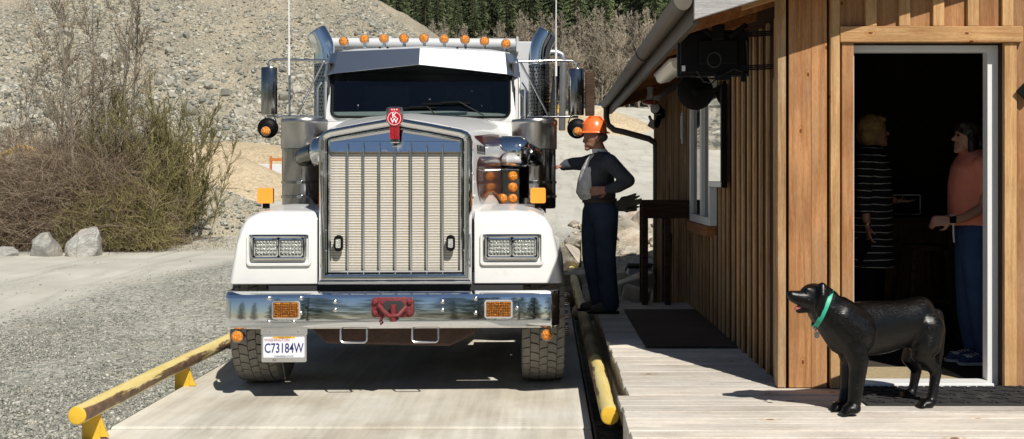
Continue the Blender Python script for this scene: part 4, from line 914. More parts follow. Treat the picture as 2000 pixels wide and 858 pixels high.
# windshield surround: front skin with an opening
fo = []
nw = len(wo)
def proj(p):
    c = (0, 2.45); dx, dz = p[0] - c[0], p[1] - c[1]; best = None
    for i in range(len(oc)):
        a, c2 = Vector(oc[i]), Vector(oc[(i + 1) % len(oc)]); d = c2 - a; den = dx * d.y - dz * d.x
        if abs(den) < 1e-9: continue
        t = ((a.x - c[0]) * d.y - (a.y - c[1]) * d.x) / den; u = ((a.x - c[0]) * dz - (a.y - c[1]) * dx) / den
        if t > 0 and -1e-6 <= u <= 1 + 1e-6 and (best is None or t < best): best = t
    return (c[0] + dx * best, c[1] + dz * best)
b = MB(); b.loft([xz([proj(p) for p in wo], 2.30), xz(wo, 2.285), xz(wo, 2.33)], cap=False); rake(b); part(b, 'windshield_surround', 'white_paint', cabo, 40)
b = MB(); framed(b, rounded(1.715, .535, .08, 5, 0, 2.475), [(0, 2.284), (.0, 2.276), (.012, 2.272), (.024, 2.278), (.026, 2.30)]); rake(b); part(b, 'windshield_gasket', 'black_plastic', cabo, 40)
b = MB(); wi = inset(rounded(1.70, .52, .075, 4, 0, 2.475), .004); b.add(xz(wi, 2.296), [tuple(range(len(wi)))]); rake(b); part(b, 'windshield', 'windshield_glass', trk)
b = MB(); b.box((-.90, 2.303, 1.0), (.90, 2.343, 2.215)); part(b, 'firewall', 'white_paint', cabo)
b = MB(); b.box((-.88, 2.345, 1.7), (.88, 2.36, 2.2)); b.box((-.88, 3.38, 1.7), (.88, 3.4, 2.8)); b.box((-.89, 2.345, 1.7), (-.87, 3.4, 2.74)); b.box((.87, 2.345, 1.7), (.89, 3.4, 2.74)); b.box((-.88, 2.36, 2.735), (.88, 3.4, 2.75)); part(b, 'cab_lining', 'cab_dark', cabo)
b = MB(); b.loft([xz([(-.86, 2.0), (.86, 2.0), (.86, 2.25), (.3, 2.285), (-.86, 2.27)], 2.37), xz([(-.86, 2.0), (.86, 2.0), (.86, 2.29), (.3, 2.31), (-.86, 2.30)], 2.75)]); part(b, 'dashboard', 'dash_grey', cabo, 40)
for s in (-1, 1):
    b = MB(); b.loft([[(s * .42 + x * w, 3.0 + .12 * i * .5, 2.0 + z) for x, z in ((-1, 0), (1, 0), (1, 0.01), (-1, .01))] for i, w in ((0, .24), (1, .24))]); b.cbox((s * .42, 3.15, 2.28), (.46, .16, .62)); part(b, 'seat', 'cab_dark', cabo, None, .05)
b = MB(); b.tube([(.42 + .22 * math.cos(a), 2.80 - .05 * math.sin(a), 2.33 + .2 * math.sin(a)) for a in np.linspace(0, 2 * math.pi, 21)], .014, 6); part(b, 'steering_wheel', 'black_plastic', cabo, 60)
for s in (-1, 1):     # side doors with glass and handle, vertical grab rail
    b = MB(); b.prism([(2.45, 1.15), (3.35, 1.15), (3.35, 2.70), (2.60, 2.70), (2.45, 2.55)], .012, 'X', (.936 if s > 0 else -.948)); dr = part(b, 'door', 'white_paint', cabo, None, .004)
    b = MB(); b.prism([(2.52, 2.08), (3.28, 2.08), (3.28, 2.64), (2.66, 2.64), (2.52, 2.50)], .008, 'X', (.944 if s > 0 else -.952)); part(b, 'door_window', 'tinted_glass', dr, None, .003)
    b = MB(); b.cbox((.955 * s, 3.2, 1.85), (.03, .14, .03)); part(b, 'door_handle', 'chrome', dr, None, .006)
    b = MB(); b.prism([(2.40, 1.40), (3.4, 1.36), (3.4, 1.80), (2.40, 1.82)], .004, 'X', (.9485 if s > 0 else -.9525)); part(b, 'door_stripe', 'burgundy', dr)
    for vv in (2.40, 3.44):
        b = MB(); b.tube([(.985 * s, vv, 1.3), (1.0 * s, vv, 1.36), (1.0 * s, vv, 2.5), (.96 * s, vv, 2.56)], .014, 8); part(b, 'grab_rail', 'chrome', cabo, 60)
# visor: two bright halves meeting in a crease
for s in (-1, 1):
    b = MB(); zs = 0
    pv = lambda x, z: (x, .435 + .24 * x + .62 * z, z); top = [pv(0, 2.865), pv(.45, 2.858), pv(.80, 2.852), (.875, 2.44, 2.835), (.925, 2.52, 2.80)]
    bot = [pv(0, 2.70), pv(.45, 2.662), pv(.82, 2.628), (.905, 2.36, 2.617), (.948, 2.46, 2.615)]
    vs = [(x * s, y, z) for x, y, z in top] + [(x * s, y, z) for x, y, z in bot]; n = len(top)
    b.add(vs, [(i, i + 1, n + i + 1, n + i) for i in range(n - 1)]); v_ = part(b, 'visor', 'visor_steel', trk); m = v_.modifiers.new('t', 'SOLIDIFY'); m.thickness = .005; m.offset = 0
for px in (742, 757, 893, 909):
    c = T(px, 93, 2.45); b = MB(); b.lathe([(.012, 0), (.008, .01)], (c.x, 2.47, 2.90), (0, -.6, .8), 8); part(b, 'bolt', 'black_metal', cabo)
# wipers
for x0, x1, xm in ((-.26, .14, -.05), (.02, .47, .40)):
    z = 2.30 if x0 < -.1 else 2.345
    b = MB(); b.bar((x0, 2.288, z), (x1, 2.288, z + .012), .012, .016); w_ = part(b, 'wiper', 'black_plastic', trk)
    b = MB(); b.tube([((x0 + x1) / 2 - .05, 2.278, z + .012), ((x0 + x1) / 2 + .12, 2.275, z + .02), (xm + .20, 2.26, 2.235)], .007, 6); part(b, 'wiper_arm', 'black_plastic', w_)
# roof marker lamps on arc
for px, py in zip((672, 712, 750, 789, 828, 867, 908, 946, 988), (82, 77, 76, 75.5, 75, 76, 77, 80, 85)):
    c = T(px, py, 2.62); x = c.x; z = c.z
    b = MB(); b.lathe([(.047, 0), (.048, .02), (.040, .09), (.020, .13)], (x, 2.615, z), (0, 1, 0), 18); ml = part(b, 'marker_lamp', 'chrome', trk, 40)
    b = MB(); b.lathe([(.043, 0), (.040, .012), (.022, .022), (.004, .025)], (x, 2.616, z), (0, -1, 0), 18); part(b, 'lens', 'amber', ml, 60)
    b = MB(); b.cbox((x, 2.68, z - .055), (.03, .07, .06)); part(b, 'stand', 'chrome', ml, None, .005)
# --- air cleaners, intake elbows, amber clusters
for s in (-1, 1):
    ax_, av = (1.075 if s > 0 else -1.03), 1.95
    b = MB(); b.lathe([(.19, 1.36), (.198, 1.375), (.198, 1.90), (.205, 1.905)], (ax_, av, 0), (0, 0, 1), 32); ac = part(b, 'air_cleaner', 'dark_chrome', trk, 40)
    b = MB(); b.lathe([(.208, 1.906), (.208, 2.125), (.212, 2.13), (.212, 2.16), (.205, 2.175), (.10, 2.185)], (ax_, av, 0), (0, 0, 1), 32); part(b, 'air_cleaner_top', 'dull_steel', ac, 40)
    for z in (1.47, 1.60):
        b = MB(); b.lathe([(.197, z - .012), (.206, z - .012), (.206, z + .012), (.197, z + .012)], (ax_, av, 0), (0, 0, 1), 32); bd = part(b, 'clamp_band', 'dark_chrome', ac, 40)
        b = MB(); b.cbox((ax_, av - .21, z), (.05, .02, .035)); part(b, 'clamp', 'polished', bd, None, .005)
    b = MB(); b.lathe([(.10, -.16), (.135, -.155), (.145, -.12), (.145, .03), (.13, .085), (.085, .115), (.04, .125)], ((.91 if s > 0 else -.80), 1.66, 1.87), (s, -.05, 0), 28); el = part(b, 'intake_elbow', 'chrome', trk, 50)
    b = MB(); b.tube([((1.0 if s > 0 else -.88), 1.66, 1.87), ((1.07 if s > 0 else -.97), 1.72, 1.84), (ax_, 1.86, 1.80)], .085, 18); part(b, 'intake_pipe', 'dark_chrome', el, 50)
    if s < 0: continue
    b = MB(); b.cbox((.855 * s, 1.62, 1.55), (.165, .05, .34)); cl = part(b, 'lamp_panel', 'dark_chrome', trk, None, .01)
    for x, z in ((.875, 1.655), (.875, 1.555), (.875, 1.455), (.785, 1.455)):
        b = MB(); b.lathe([(.044, -.004), (.044, .006), (.038, .018), (.02, .026), (.004, .028)], (x * s, 1.596, z), (0, -1, 0), 16); part(b, 'lens', 'amber', cl, 60)
# --- exhaust stacks with perforated guards
perf = MB()
def perforated(b, x, v, r, z0, z1):
    rows = 20; cols = 22; dz = (z1 - z0) / rows
    for i in range(rows):
        for j in range(cols):
            a0 = 2 * math.pi * (j + (.5 if i % 2 else 0)) / cols; da = math.pi / cols; zc = z0 + (i + .5) * dz
            def P(a, z): return (x + r * math.cos(a), v + r * math.sin(a), z)
            O = [P(a0 - da, zc - dz / 2), P(a0, zc - dz / 2), P(a0 + da, zc - dz / 2), P(a0 + da, zc), P(a0 + da, zc + dz / 2), P(a0, zc + dz / 2), P(a0 - da, zc + dz / 2), P(a0 - da, zc)]
            k = .55; I = [P(a0 + k * math.cos(t) * da, zc + k * math.sin(t) * dz / 2) for t in [R(225 + 45 * q) for q in range(8)]]
            b.add(O + I, [(q, (q + 1) % 8, 8 + (q + 1) % 8, 8 + q) for q in range(8)])
for s in (-1, 1):
    x, v = 1.165 * s, 3.72
    b = MB(); b.lathe([(.075, 1.2), (.075, 2.92)], (x, v, 0), (0, 0, 1), 20); st = part(b, 'exhaust_stack', 'dark_steel', trk, 40)
    b = MB(); perforated(b, x, v, .116, 2.06, 2.86); tag(part(b, 'perforated_guard', 'dark_chrome', st, 50), kind='stuff')
    b = MB(); b.lathe([(.118, 2.86), (.118, 2.875), (.10, 2.88)], (x, v, 0), (0, 0, 1), 24); part(b, 'guard_ring', 'dark_chrome', st, 40)
    b = MB(); tubep = [(0, 2.87), (.0, 2.95), (.006, 3.02), (.022, 3.09), (.052, 3.16), (.098, 3.235)]
    rings = []
    for i, (dx, z) in enumerate(tubep):
        ang = [0, .02, .14, .30, .46, .62][i] * s; rr_ = .118; c = Vector((x + dx * s, v, z)); nrm = Vector((math.sin(ang), 0, math.cos(ang)))
        a = Vector((math.cos(ang), 0, -math.sin(ang))); q_ = Vector((0, 1, 0)); rings.append([c + (a * math.cos(2 * math.pi * j / 26) + q_ * math.sin(2 * math.pi * j / 26)) * rr_ for j in range(26)])
    b.loft(rings, cap=False); ep = part(b, 'exhaust_tip', 'chrome', st, 50); m = ep.modifiers.new('t', 'SOLIDIFY'); m.thickness = .004; m2 = ep.modifiers.new('ss', 'SUBSURF'); m2.levels = 1; m2.render_levels = 1
# --- mirrors and brackets
for s in (-1, 1):
    v = 2.58; mx = 1.50 * s
    zt, zb = T(540, 133, v).z, T(540, 225, v).z
    b = MB(); rings = []
    for z in (zb, zb + .01, zt - .01, zt):
        k = .92 if z in (zb, zt) else 1
        rings.append([(mx + k * .078 * math.cos(a) * (1 if abs(math.cos(a)) > .2 else 1), v - k * .055 * max(0, math.sin(a)) + .01, z) for a in np.linspace(0, math.pi, 13)] )
    b.loft(rings); mi = part(b, 'mirror', 'dark_chrome', trk, 40)
    b = MB(); b.box((mx - .07, v + .0105, zb + .012), (mx + .07, v + .014, zt - .012)); part(b, 'mirror_glass', 'mirror_glass', mi)
    b = MB(); b.tube([(.93 * s, v - .1, zt + .055), (1.32 * s, v - .02, zt + .075), (1.46 * s, v, zt + .075), (1.50 * s, v, zt + .05), (1.505 * s, v, zt - .01)], .012, 8); part(b, 'mirror_bracket', 'polished', mi, 60)
    b = MB(); b.tube([(.95 * s, v - .2, zb - .03), (1.2 * s, v - .06, zb - .02), (1.52 * s, v, zb - .015)], .011, 8); part(b, 'mirror_bracket', 'polished', mi, 60)
    b = MB(); b.tube([(.95 * s, v - .1, zt + .05), (1.22 * s, v - .03, zb)], .011, 8); part(b, 'mirror_bracket', 'polished', mi, 60)
    b = MB(); b.tube([(1.30 * s, v - .01, zt + .075), (1.30 * s, v - .01, zb - .02)], .011, 8); part(b, 'mirror_bracket', 'polished', mi, 60)
    # round spot mirror and amber lamp below
    c = (1.51 * s, v - .01, zb - .13); b = MB(); b.lathe([(.10, .02), (.10, 0), (.085, -.03), (.04, -.045)], c, (0, 1, 0), 24); sp_ = part(b, 'spot_mirror', 'black_plastic', mi, 50)
    c = (1.51 * s, v - .09, zb - .165); b = MB(); b.lathe([(.046, .03), (.048, 0)], c, (0, 1, 0), 18); la = part(b, 'mirror_lamp', 'chrome', mi, 40)
    b = MB(); b.lathe([(.044, 0), (.040, .014), (.02, .024), (.004, .026)], c, (0, -1, 0), 18); part(b, 'lens', 'amber', la, 60)
    b = MB(); b.tube([(1.45 * s, v - .03, zb), (1.42 * s, v - .05, zb - .07), (1.44 * s, v - .05, zb - .14), (1.50 * s, v - .05, zb - .17)], .006, 6); part(b, 'lamp_wire', 'black_plastic', la, 60)
    b = MB(); zz = zt + .02; b.tube([(1.30 * s, v - .03, zz - .1), (1.30 * s, v - .03, zz + .18)], .012, 8); b.tube([(1.30 * s, v - .03, zz + .18), (1.305 * s, v - .03, zz + 1.5)], [.007, .004], 6); part(b, 'antenna', 'white_enamel', trk, 60)
v = 2.66; b = MB(); b.box((1.60, v + .01, T(1136, 225, v).z), (1.69, v + .09, T(1136, 139, v).z)); em_ = part(b, 'side_mirror', 'dark_wood', trk, None, .008)
# --- dump body, tarp roll, tarp arm
b = MB(); b.box((-1.22, 4.32, 1.25), (1.22, 4.38, 3.22)); db = part(b, 'body_front_panel', 'body_grey', trk, None, .01)
for s in (-1, 1):
    b = MB(); b.box((1.16 * s - .05, 4.385, 1.25), (1.16 * s + .05, 9.4, 3.10)); sd_ = part(b, 'body_side_panel', 'body_grey', trk, None, .01)
    for vv in np.arange(4.6, 9.3, .6):
        b = MB(); b.box((1.212 * s - (.04 if s < 0 else 0), float(vv), 1.26), (1.212 * s + (.04 if s > 0 else 0), float(vv) + .09, 3.09)); part(b, 'body_rib', 'body_grey', sd_, None, .008)
b = MB(); b.box((-1.11, 4.385, 1.25), (1.11, 9.4, 1.33)); part(b, 'body_floor', 'body_grey', trk)
b = MB(); b.tube([(-1.2, 4.22, 3.17), (.93, 4.22, 3.17)], .068, 20); tr_ = part(b, 'tarp_roll', 'body_grey', trk, 40)
for x in (-1.2, .93):
    b = MB(); b.box((x - .012, 4.14, 3.08), (x + .012, 4.31, 3.25)); part(b, 'tarp_bracket', 'body_grey', tr_)
b = MB(); b.tube([(1.19, 4.25, 3.08), (1.38, 4.25, 3.085), (1.44, 4.25, 3.06), (1.455, 4.25, 3.0), (1.45, 4.4, 2.2)], .038, 12); part(b, 'tarp_arm', 'galv', trk, 50)
b = MB(); b.tube([(1.40, 4.4, 2.95), (1.30, 4.5, 2.1)], .04, 8); part(b, 'tarp_arm_brace', 'dark_steel', trk, 50)
# --- chassis, axle, tank, steps
for s in (-1, 1):
    b = MB(); b.box((.40 * s - .04, .25, .62), (.40 * s + .04, 9.3, .88)); part(b, 'frame_rail', 'rusty_frame', trk, None, .01)
    b = MB(); b.lathe([(.30, 0), (.31, .02), (.31, 1.1), (.30, 1.12)], (.93 * s, 2.5, .72), (0, 1, 0), 24); tk = part(b, 'fuel_tank', 'polished', trk, 40)
    b = MB(); b.box((.93 * s - .3, 1.72, .35), (.93 * s + .30, 2.44, .40)); part(b, 'step', 'polished', trk, None, .01)
b = MB(); b.loft([[(x, v_, z) for v_, z in ((.78, zz), (.92, zz), (.92, zz + .14), (.78, zz + .14))] for x, zz in ((-.95, .46), (-.6, .44), (-.45, .36), (.45, .36), (.6, .44), (.95, .46))]); part(b, 'front_axle', 'rusty_frame', trk, None, .02)
b = MB(); b.loft([xz([(-.66, .54), (-.52, .40), (.40, .375), (.60, .47), (.66, .72), (-.66, .72)], .20), xz([(-.66, .52), (-.5, .38), (.40, .36), (.58, .45), (.64, .72), (-.64, .72)], .55)]); part(b, 'crossmember', 'rusty_frame', trk, None, .02)
b = MB(); b.box((-.55, .40, .70), (.55, .44, 1.75)); b.box((-.95, .23, .70), (.95, .28, .838)); part(b, 'radiator', 'cab_dark', trk)
b = MB(); b.box((-.35, 1.1, .42), (.35, 2.6, .9)); part(b, 'engine_sump', 'rusty_frame', trk, None, .05)
# --- wheels
def tyre_mesh(width, rad, lugs=40):
    b = MB(); h = width / 2
    prof_ = [(rad * .58, -h * .72), (rad * .66, -h * .95), (rad * .80, -h), (rad * .93, -h * .97), (rad * .985, -h * .92), (rad - .022, -h * .86), (rad - .018, 0), (rad - .022, h * .86), (rad * .985, h * .92), (rad * .93, h * .97), (rad * .80, h), (rad * .66, h * .95), (rad * .58, h * .72)]
    b.lathe(prof_, (0, 0, 0), (1, 0, 0), 56, cap=False)
    rows = [(-.80, .26), (-.40, .30), (0, .28), (.40, .30), (.80, .26)]
    for ri, (u, wd) in enumerate(rows):
        for k in range(lugs):
            a = 2 * math.pi * (k + (.5 if ri % 2 else 0)) / lugs; da = math.pi / lugs * .86; xc = u * h; xw = wd * h * .62
            sk = .25 * (1 if ri % 2 else -1) * da
            poly = [(-1, -1), (0, -1.12), (1, -1), (1.08, 0), (1, 1), (0, .88), (-1, 1), (-1.08, 0)]; top = []; bot = []
            drop = .006 if abs(u) > .7 else 0
            for p, q_ in poly:
                aa = a + q_ * da + sk * p; x = xc + p * xw
                for lst, r_ in ((top, rad - drop - (.008 if abs(x) > h * .93 else 0)), (bot, rad - .03)):
                    lst.append((x, r_ * math.cos(aa), r_ * math.sin(aa)))
            b.add(top + bot, [tuple(range(8))] + [(i, i + 8, (i + 1) % 8 + 8, (i + 1) % 8) for i in range(8)])
    me = b.mesh('tyre', 35); me.materials.append(MATS['rubber']); return me
def rim_mesh(width, rad):
    b = MB(); h = width / 2; b.lathe([(rad * .60, h * .75), (rad * .56, h * .70), (rad * .54, h * .2), (rad * .46, h * .05), (rad * .26, h * .35), (rad * .24, h * .75), (rad * .16, h * .95), (.01, h)], (0, 0, 0), (1, 0, 0), 40, cap=False)
    b.lathe([(rad * .60, -h * .75), (rad * .50, -h * .5), (rad * .3, -h * .2), (.01, -h * .2)], (0, 0, 0), (1, 0, 0), 40, cap=False)
    me = b.mesh('rim', 40); me.materials.append(MATS['polished']); return me
tm = tyre_mesh(.335, .525); rm = rim_mesh(.335, .525)
def nut_mesh():
    b = MB(); b.lathe([(.022, 0), (.022, .02), (.016, .035), (.014, .065), (.006, .08), (.001, .082)], (0, 0, 0), (1, 0, 0), 10); me = b.mesh('lug_nut', 40); me.materials.append(MATS['chrome']); return me
nm = nut_mesh()
def wheel(name, x, v, z, s, tyre, rim, nuts=True):
    w = empty(name, (x, v, z)); w.parent = trk
    link('tyre', tyre, None, w)
    r_ = link('rim', rim, None, w); 
    if s < 0: r_.rotation_euler = (0, 0, math.pi)
    if nuts:
        for k in range(10):
            a = 2 * math.pi * k / 10; o = link('lug_nut', nm, None, w); o.location = (s * .145, .165 * math.cos(a), .165 * math.sin(a))
            if s < 0: o.rotation_euler = (0, 0, math.pi)
    return w
for s in (-1, 1):
    wheel('front_wheel', 1.112 * s, .87, .525, s, tm, rm)
    for vv in (5.9, 7.25):
        for x in (.76, 1.085): wheel('rear_wheel', x * s, vv, .525, s, tm, rm, x > 1)
    b = MB(); b.prism([(4.9, .95), (5.0, 1.1), (8.1, 1.1), (8.2, .95)], .55, 'X', .66 if s > 0 else -1.21); part(b, 'mud_guard', 'black_plastic', trk)
for vv in (5.9, 7.25):
    b = MB(); b.lathe([(.09, -1.0), (.11, -.3), (.22, -.2), (.24, 0), (.22, .2), (.11, .3), (.09, 1.0)], (0, vv, .525), (1, 0, 0), 16); part(b, 'rear_axle', 'rusty_frame', trk, 40)
# ------------------------------------------------------------------ dog and people: one continuous surface grown from joints
basic('black_fur', (0.0022, 0.0019, 0.0017), 0.30, spec=0.34, var=0.35, vscale=14, bump=0.10, bscale=120, stretch=(0.3, 1.0, 1.2), rvar=0.10)
basic('collar_green', (0.03, 0.42, 0.27), 0.5)
basic('skin', (0.46, 0.24, 0.16), 0.5, var=0.08, vscale=20)
basic('tan_skin', (0.36, 0.17, 0.105), 0.5, var=0.08, vscale=20)
basic('work_shirt', (0.075, 0.078, 0.088), 0.9, var=0.25, vscale=7, bump=0.9, bscale=9, spec=.1)
basic('bib_fabric', (0.78, 0.76, 0.72), 0.9, var=0.3, vscale=13, bump=0.8, bscale=14, spec=.1, dirt=(.2, .19, .17), dscale=16, damt=.25)
basic('denim_dark', (0.040, 0.055, 0.088), 0.9, var=0.35, vscale=5, bump=0.9, bscale=8, spec=.1, dirt=(.09, .095, .10), dscale=4, damt=.2)
basic('denim_blue', (0.045, 0.085, 0.19), 0.9, var=0.2, vscale=6, bump=0.6, bscale=9, spec=.1)
basic('leather', (0.06, 0.045, 0.033), 0.7, var=0.3, vscale=12, bump=.3)
basic('hat_orange', (0.86, 0.17, 0.035), 0.3, coat=.4, var=.06)
basic('glove_fabric', (0.07, 0.065, 0.045), 0.9, var=.2)
basic('coral', (0.86, 0.29, 0.20), 0.85, var=.1, bump=.6, bscale=10, spec=.1)
basic('black_cloth', (0.008, 0.008, 0.009), 0.9, spec=.1)
basic('blond_hair', (0.42, 0.26, 0.10), 0.5, var=.35, vscale=22, bump=1.0, bscale=30)
basic('dark_hair', (0.018, 0.010, 0.007), 0.45, var=.3, vscale=20, bump=.8, bscale=30)
basic('grey_hair', (0.10, 0.09, 0.08), 0.7, var=.3, vscale=30)
basic('white_cloth', (0.7, 0.7, 0.7), .8); basic('sneaker_blue', (0.06, 0.09, 0.20), .8); basic('gold', (.75, .55, .2), .2, 1.0)
def stripe_material():
    m, n, l, b = mk('striped_knit'); b.inputs['Roughness'].default_value = .9
    ge = n.new('ShaderNodeNewGeometry'); sx = n.new('ShaderNodeSeparateXYZ'); l.new(ge.outputs['Position'], sx.inputs[0])
    nz = n.new('ShaderNodeTexNoise'); nz.inputs['Scale'].default_value = 5; l.new(ge.outputs['Position'], nz.inputs[0])
    a = n.new('ShaderNodeMath'); a.operation = 'MULTIPLY_ADD'; l.new(nz.outputs[0], a.inputs[0]); a.inputs[1].default_value = .035; l.new(sx.outputs[2], a.inputs[2])
    d = n.new('ShaderNodeMath'); d.operation = 'DIVIDE'; l.new(a.outputs[0], d.inputs[0]); d.inputs[1].default_value = .052
    f = n.new('ShaderNodeMath'); f.operation = 'FRACT'; l.new(d.outputs[0], f.inputs[0])
    g = n.new('ShaderNodeMath'); g.operation = 'LESS_THAN'; l.new(f.outputs[0], g.inputs[0]); g.inputs[1].default_value = .11
    mx = n.new('ShaderNodeMix'); mx.data_type = 'RGBA'; l.new(g.outputs[0], mx.inputs[0]); mx.inputs[6].default_value = (.008, .008, .009, 1); mx.inputs[7].default_value = (.55, .54, .5, 1); l.new(mx.outputs[2], b.inputs['Base Color'])
stripe_material()
class Blob:
    def __init__(s): s.b = MB()
    def cap(s, p0, r0, p1, r1, n=14):
        p0, p1 = Vector(p0), Vector(p1); ax = p1 - p0; L = ax.length
        if L < 1e-5: s.b.ball(p0, r0, n, 8); return s
        prof = [(max(r0 * math.cos(t), 1e-4), r0 * math.sin(t)) for t in np.linspace(-math.pi / 2 + .05, 0, 5)] + [(max(r1 * math.cos(t), 1e-4), L + r1 * math.sin(t)) for t in np.linspace(0, math.pi / 2 - .05, 5)]
        s.b.lathe(prof, p0, ax, n); return s
    def chain(s, pts):
        for (p, r), (q, t) in zip(pts, pts[1:]): s.cap(p, r, q, t)
        return s
    def ell(s, c, r, M=None, n=16, k=10):
        i = len(s.b.v); s.b.ball((0, 0, 0), tuple(r), n, k); c = Vector(c)
        for q in range(i, len(s.b.v)): v = Vector(s.b.v[q]); v = (M @ v if M is not None else v) + c; s.b.v[q] = tuple(v)
        return s
    def rings(s, secs, f, lat, n=20):      # secs: (centre, half lateral, half depth)
        f = Vector(f); lat = Vector(lat)
        s.b.loft([[Vector(c) + lat * a * math.cos(2 * math.pi * j / n) + f * d * math.sin(2 * math.pi * j / n) for j in range(n)] for c, a, d in secs]); return s
    def build(s, name, mat, parent=None, voxel=.009, smooth=4, factor=.5):
        me = s.b.mesh(name); o = link(name, me, None, None)
        m = o.modifiers.new('r', 'REMESH'); m.mode = 'VOXEL'; m.voxel_size = voxel
        if smooth: q = o.modifiers.new('s', 'SMOOTH'); q.iterations = smooth; q.factor = factor
        dg = bpy.context.evaluated_depsgraph_get(); dg.update(); nm = bpy.data.meshes.new_from_object(o.evaluated_get(dg))
        bpy.data.objects.remove(o); bpy.data.meshes.remove(me); nm.name = name
        nm.polygons.foreach_set('use_smooth', [True] * len(nm.polygons)); nm.materials.clear()
        return link(name, nm, mat, parent)
def hand(B, wrist, direc, palm_n, size=1.0, curl=.5, thumb_side=1):
    """palm + five fingers; direc = towards fingertips, palm_n = out of the palm"""
    d = Vector(direc).normalized(); pn = Vector(palm_n); pn = (pn - d * pn.dot(d)).normalized(); sd_ = d.cross(pn) * thumb_side; w = Vector(wrist)
    for k in (-1, 0, 1): B.cap(w + sd_ * k * .018 * size, .016 * size, w + d * .085 * size + sd_ * k * .028 * size, .0125 * size)
    for i, (u, L) in enumerate(((.034, .072), (.012, .082), (-.012, .077), (-.034, .060))):
        p = w + d * .085 * size + sd_ * u * size; a = 0; pts = [(p, .0098 * size)]
        for s_, fr in enumerate((.45, .32, .23)):
            a += curl * (.5 + .35 * s_); q = pts[-1][0] + (d * math.cos(a) + pn * math.sin(a)) * L * fr * size; pts.append((q, (.0092 - .0009 * s_) * size))
        B.chain(pts)
    t0 = w + d * .025 * size + sd_ * .03 * size
    B.chain([(t0, .0125 * size), (t0 + (sd_ * .8 + d * .6 + pn * .3).normalized() * .036 * size, .0115 * size), (t0 + (sd_ * .5 + d * .8 + pn * .5).normalized() * .066 * size, .009 * size)])
def fur_coat(o, n=80000, L=.010, w=.0006):
    me = o.data; nv = len(me.vertices); co = np.zeros(nv * 3); me.vertices.foreach_get('co', co); co = co.reshape(-1, 3); me.calc_loop_triangles()
    tr = np.zeros(len(me.loop_triangles) * 3, np.int32); me.loop_triangles.foreach_get('vertices', tr); tr = tr.reshape(-1, 3); a, b, c = co[tr[:, 0]], co[tr[:, 1]], co[tr[:, 2]]
    cr = np.cross(b - a, c - a); ar = np.linalg.norm(cr, axis=1); nm = cr / (ar[:, None] + 1e-12); r = np.random.default_rng(5); k = r.choice(len(tr), n, p=ar / ar.sum()); u = r.random((n, 2)); fl = u.sum(1) > 1; u[fl] = 1 - u[fl]
    p = a[k] + (b[k] - a[k]) * u[:, :1] + (c[k] - a[k]) * u[:, 1:]; N = nm[k]; flow = np.array([.8, .12, -.62]) + r.normal(size=(n, 3)) * .10
    flow -= N * (flow * N).sum(1)[:, None]; flow /= np.linalg.norm(flow, axis=1)[:, None] + 1e-9; d = flow + N * r.uniform(.05, .14, n)[:, None]; d /= np.linalg.norm(d, axis=1)[:, None]
    face = np.clip((p[:, 2] - DZ) / .1, .25, 1) * np.where(p[:, 0] < 1.36, .45, 1.0); ln = L * r.uniform(.6, 1.3, n) * face; s_ = np.cross(d, N); s_ /= np.linalg.norm(s_, axis=1)[:, None] + 1e-9; s_ = s_ * w + N * r.normal(size=n)[:, None] * w * .25
    V = np.stack([p - s_ - N * .001, p + s_ - N * .001, p + d * ln[:, None]], 1).reshape(-1, 3); f_ = np_mesh('fur', V, np.arange(n * 3).reshape(-1, 3), 'black_fur', o); tag(f_, kind='stuff')
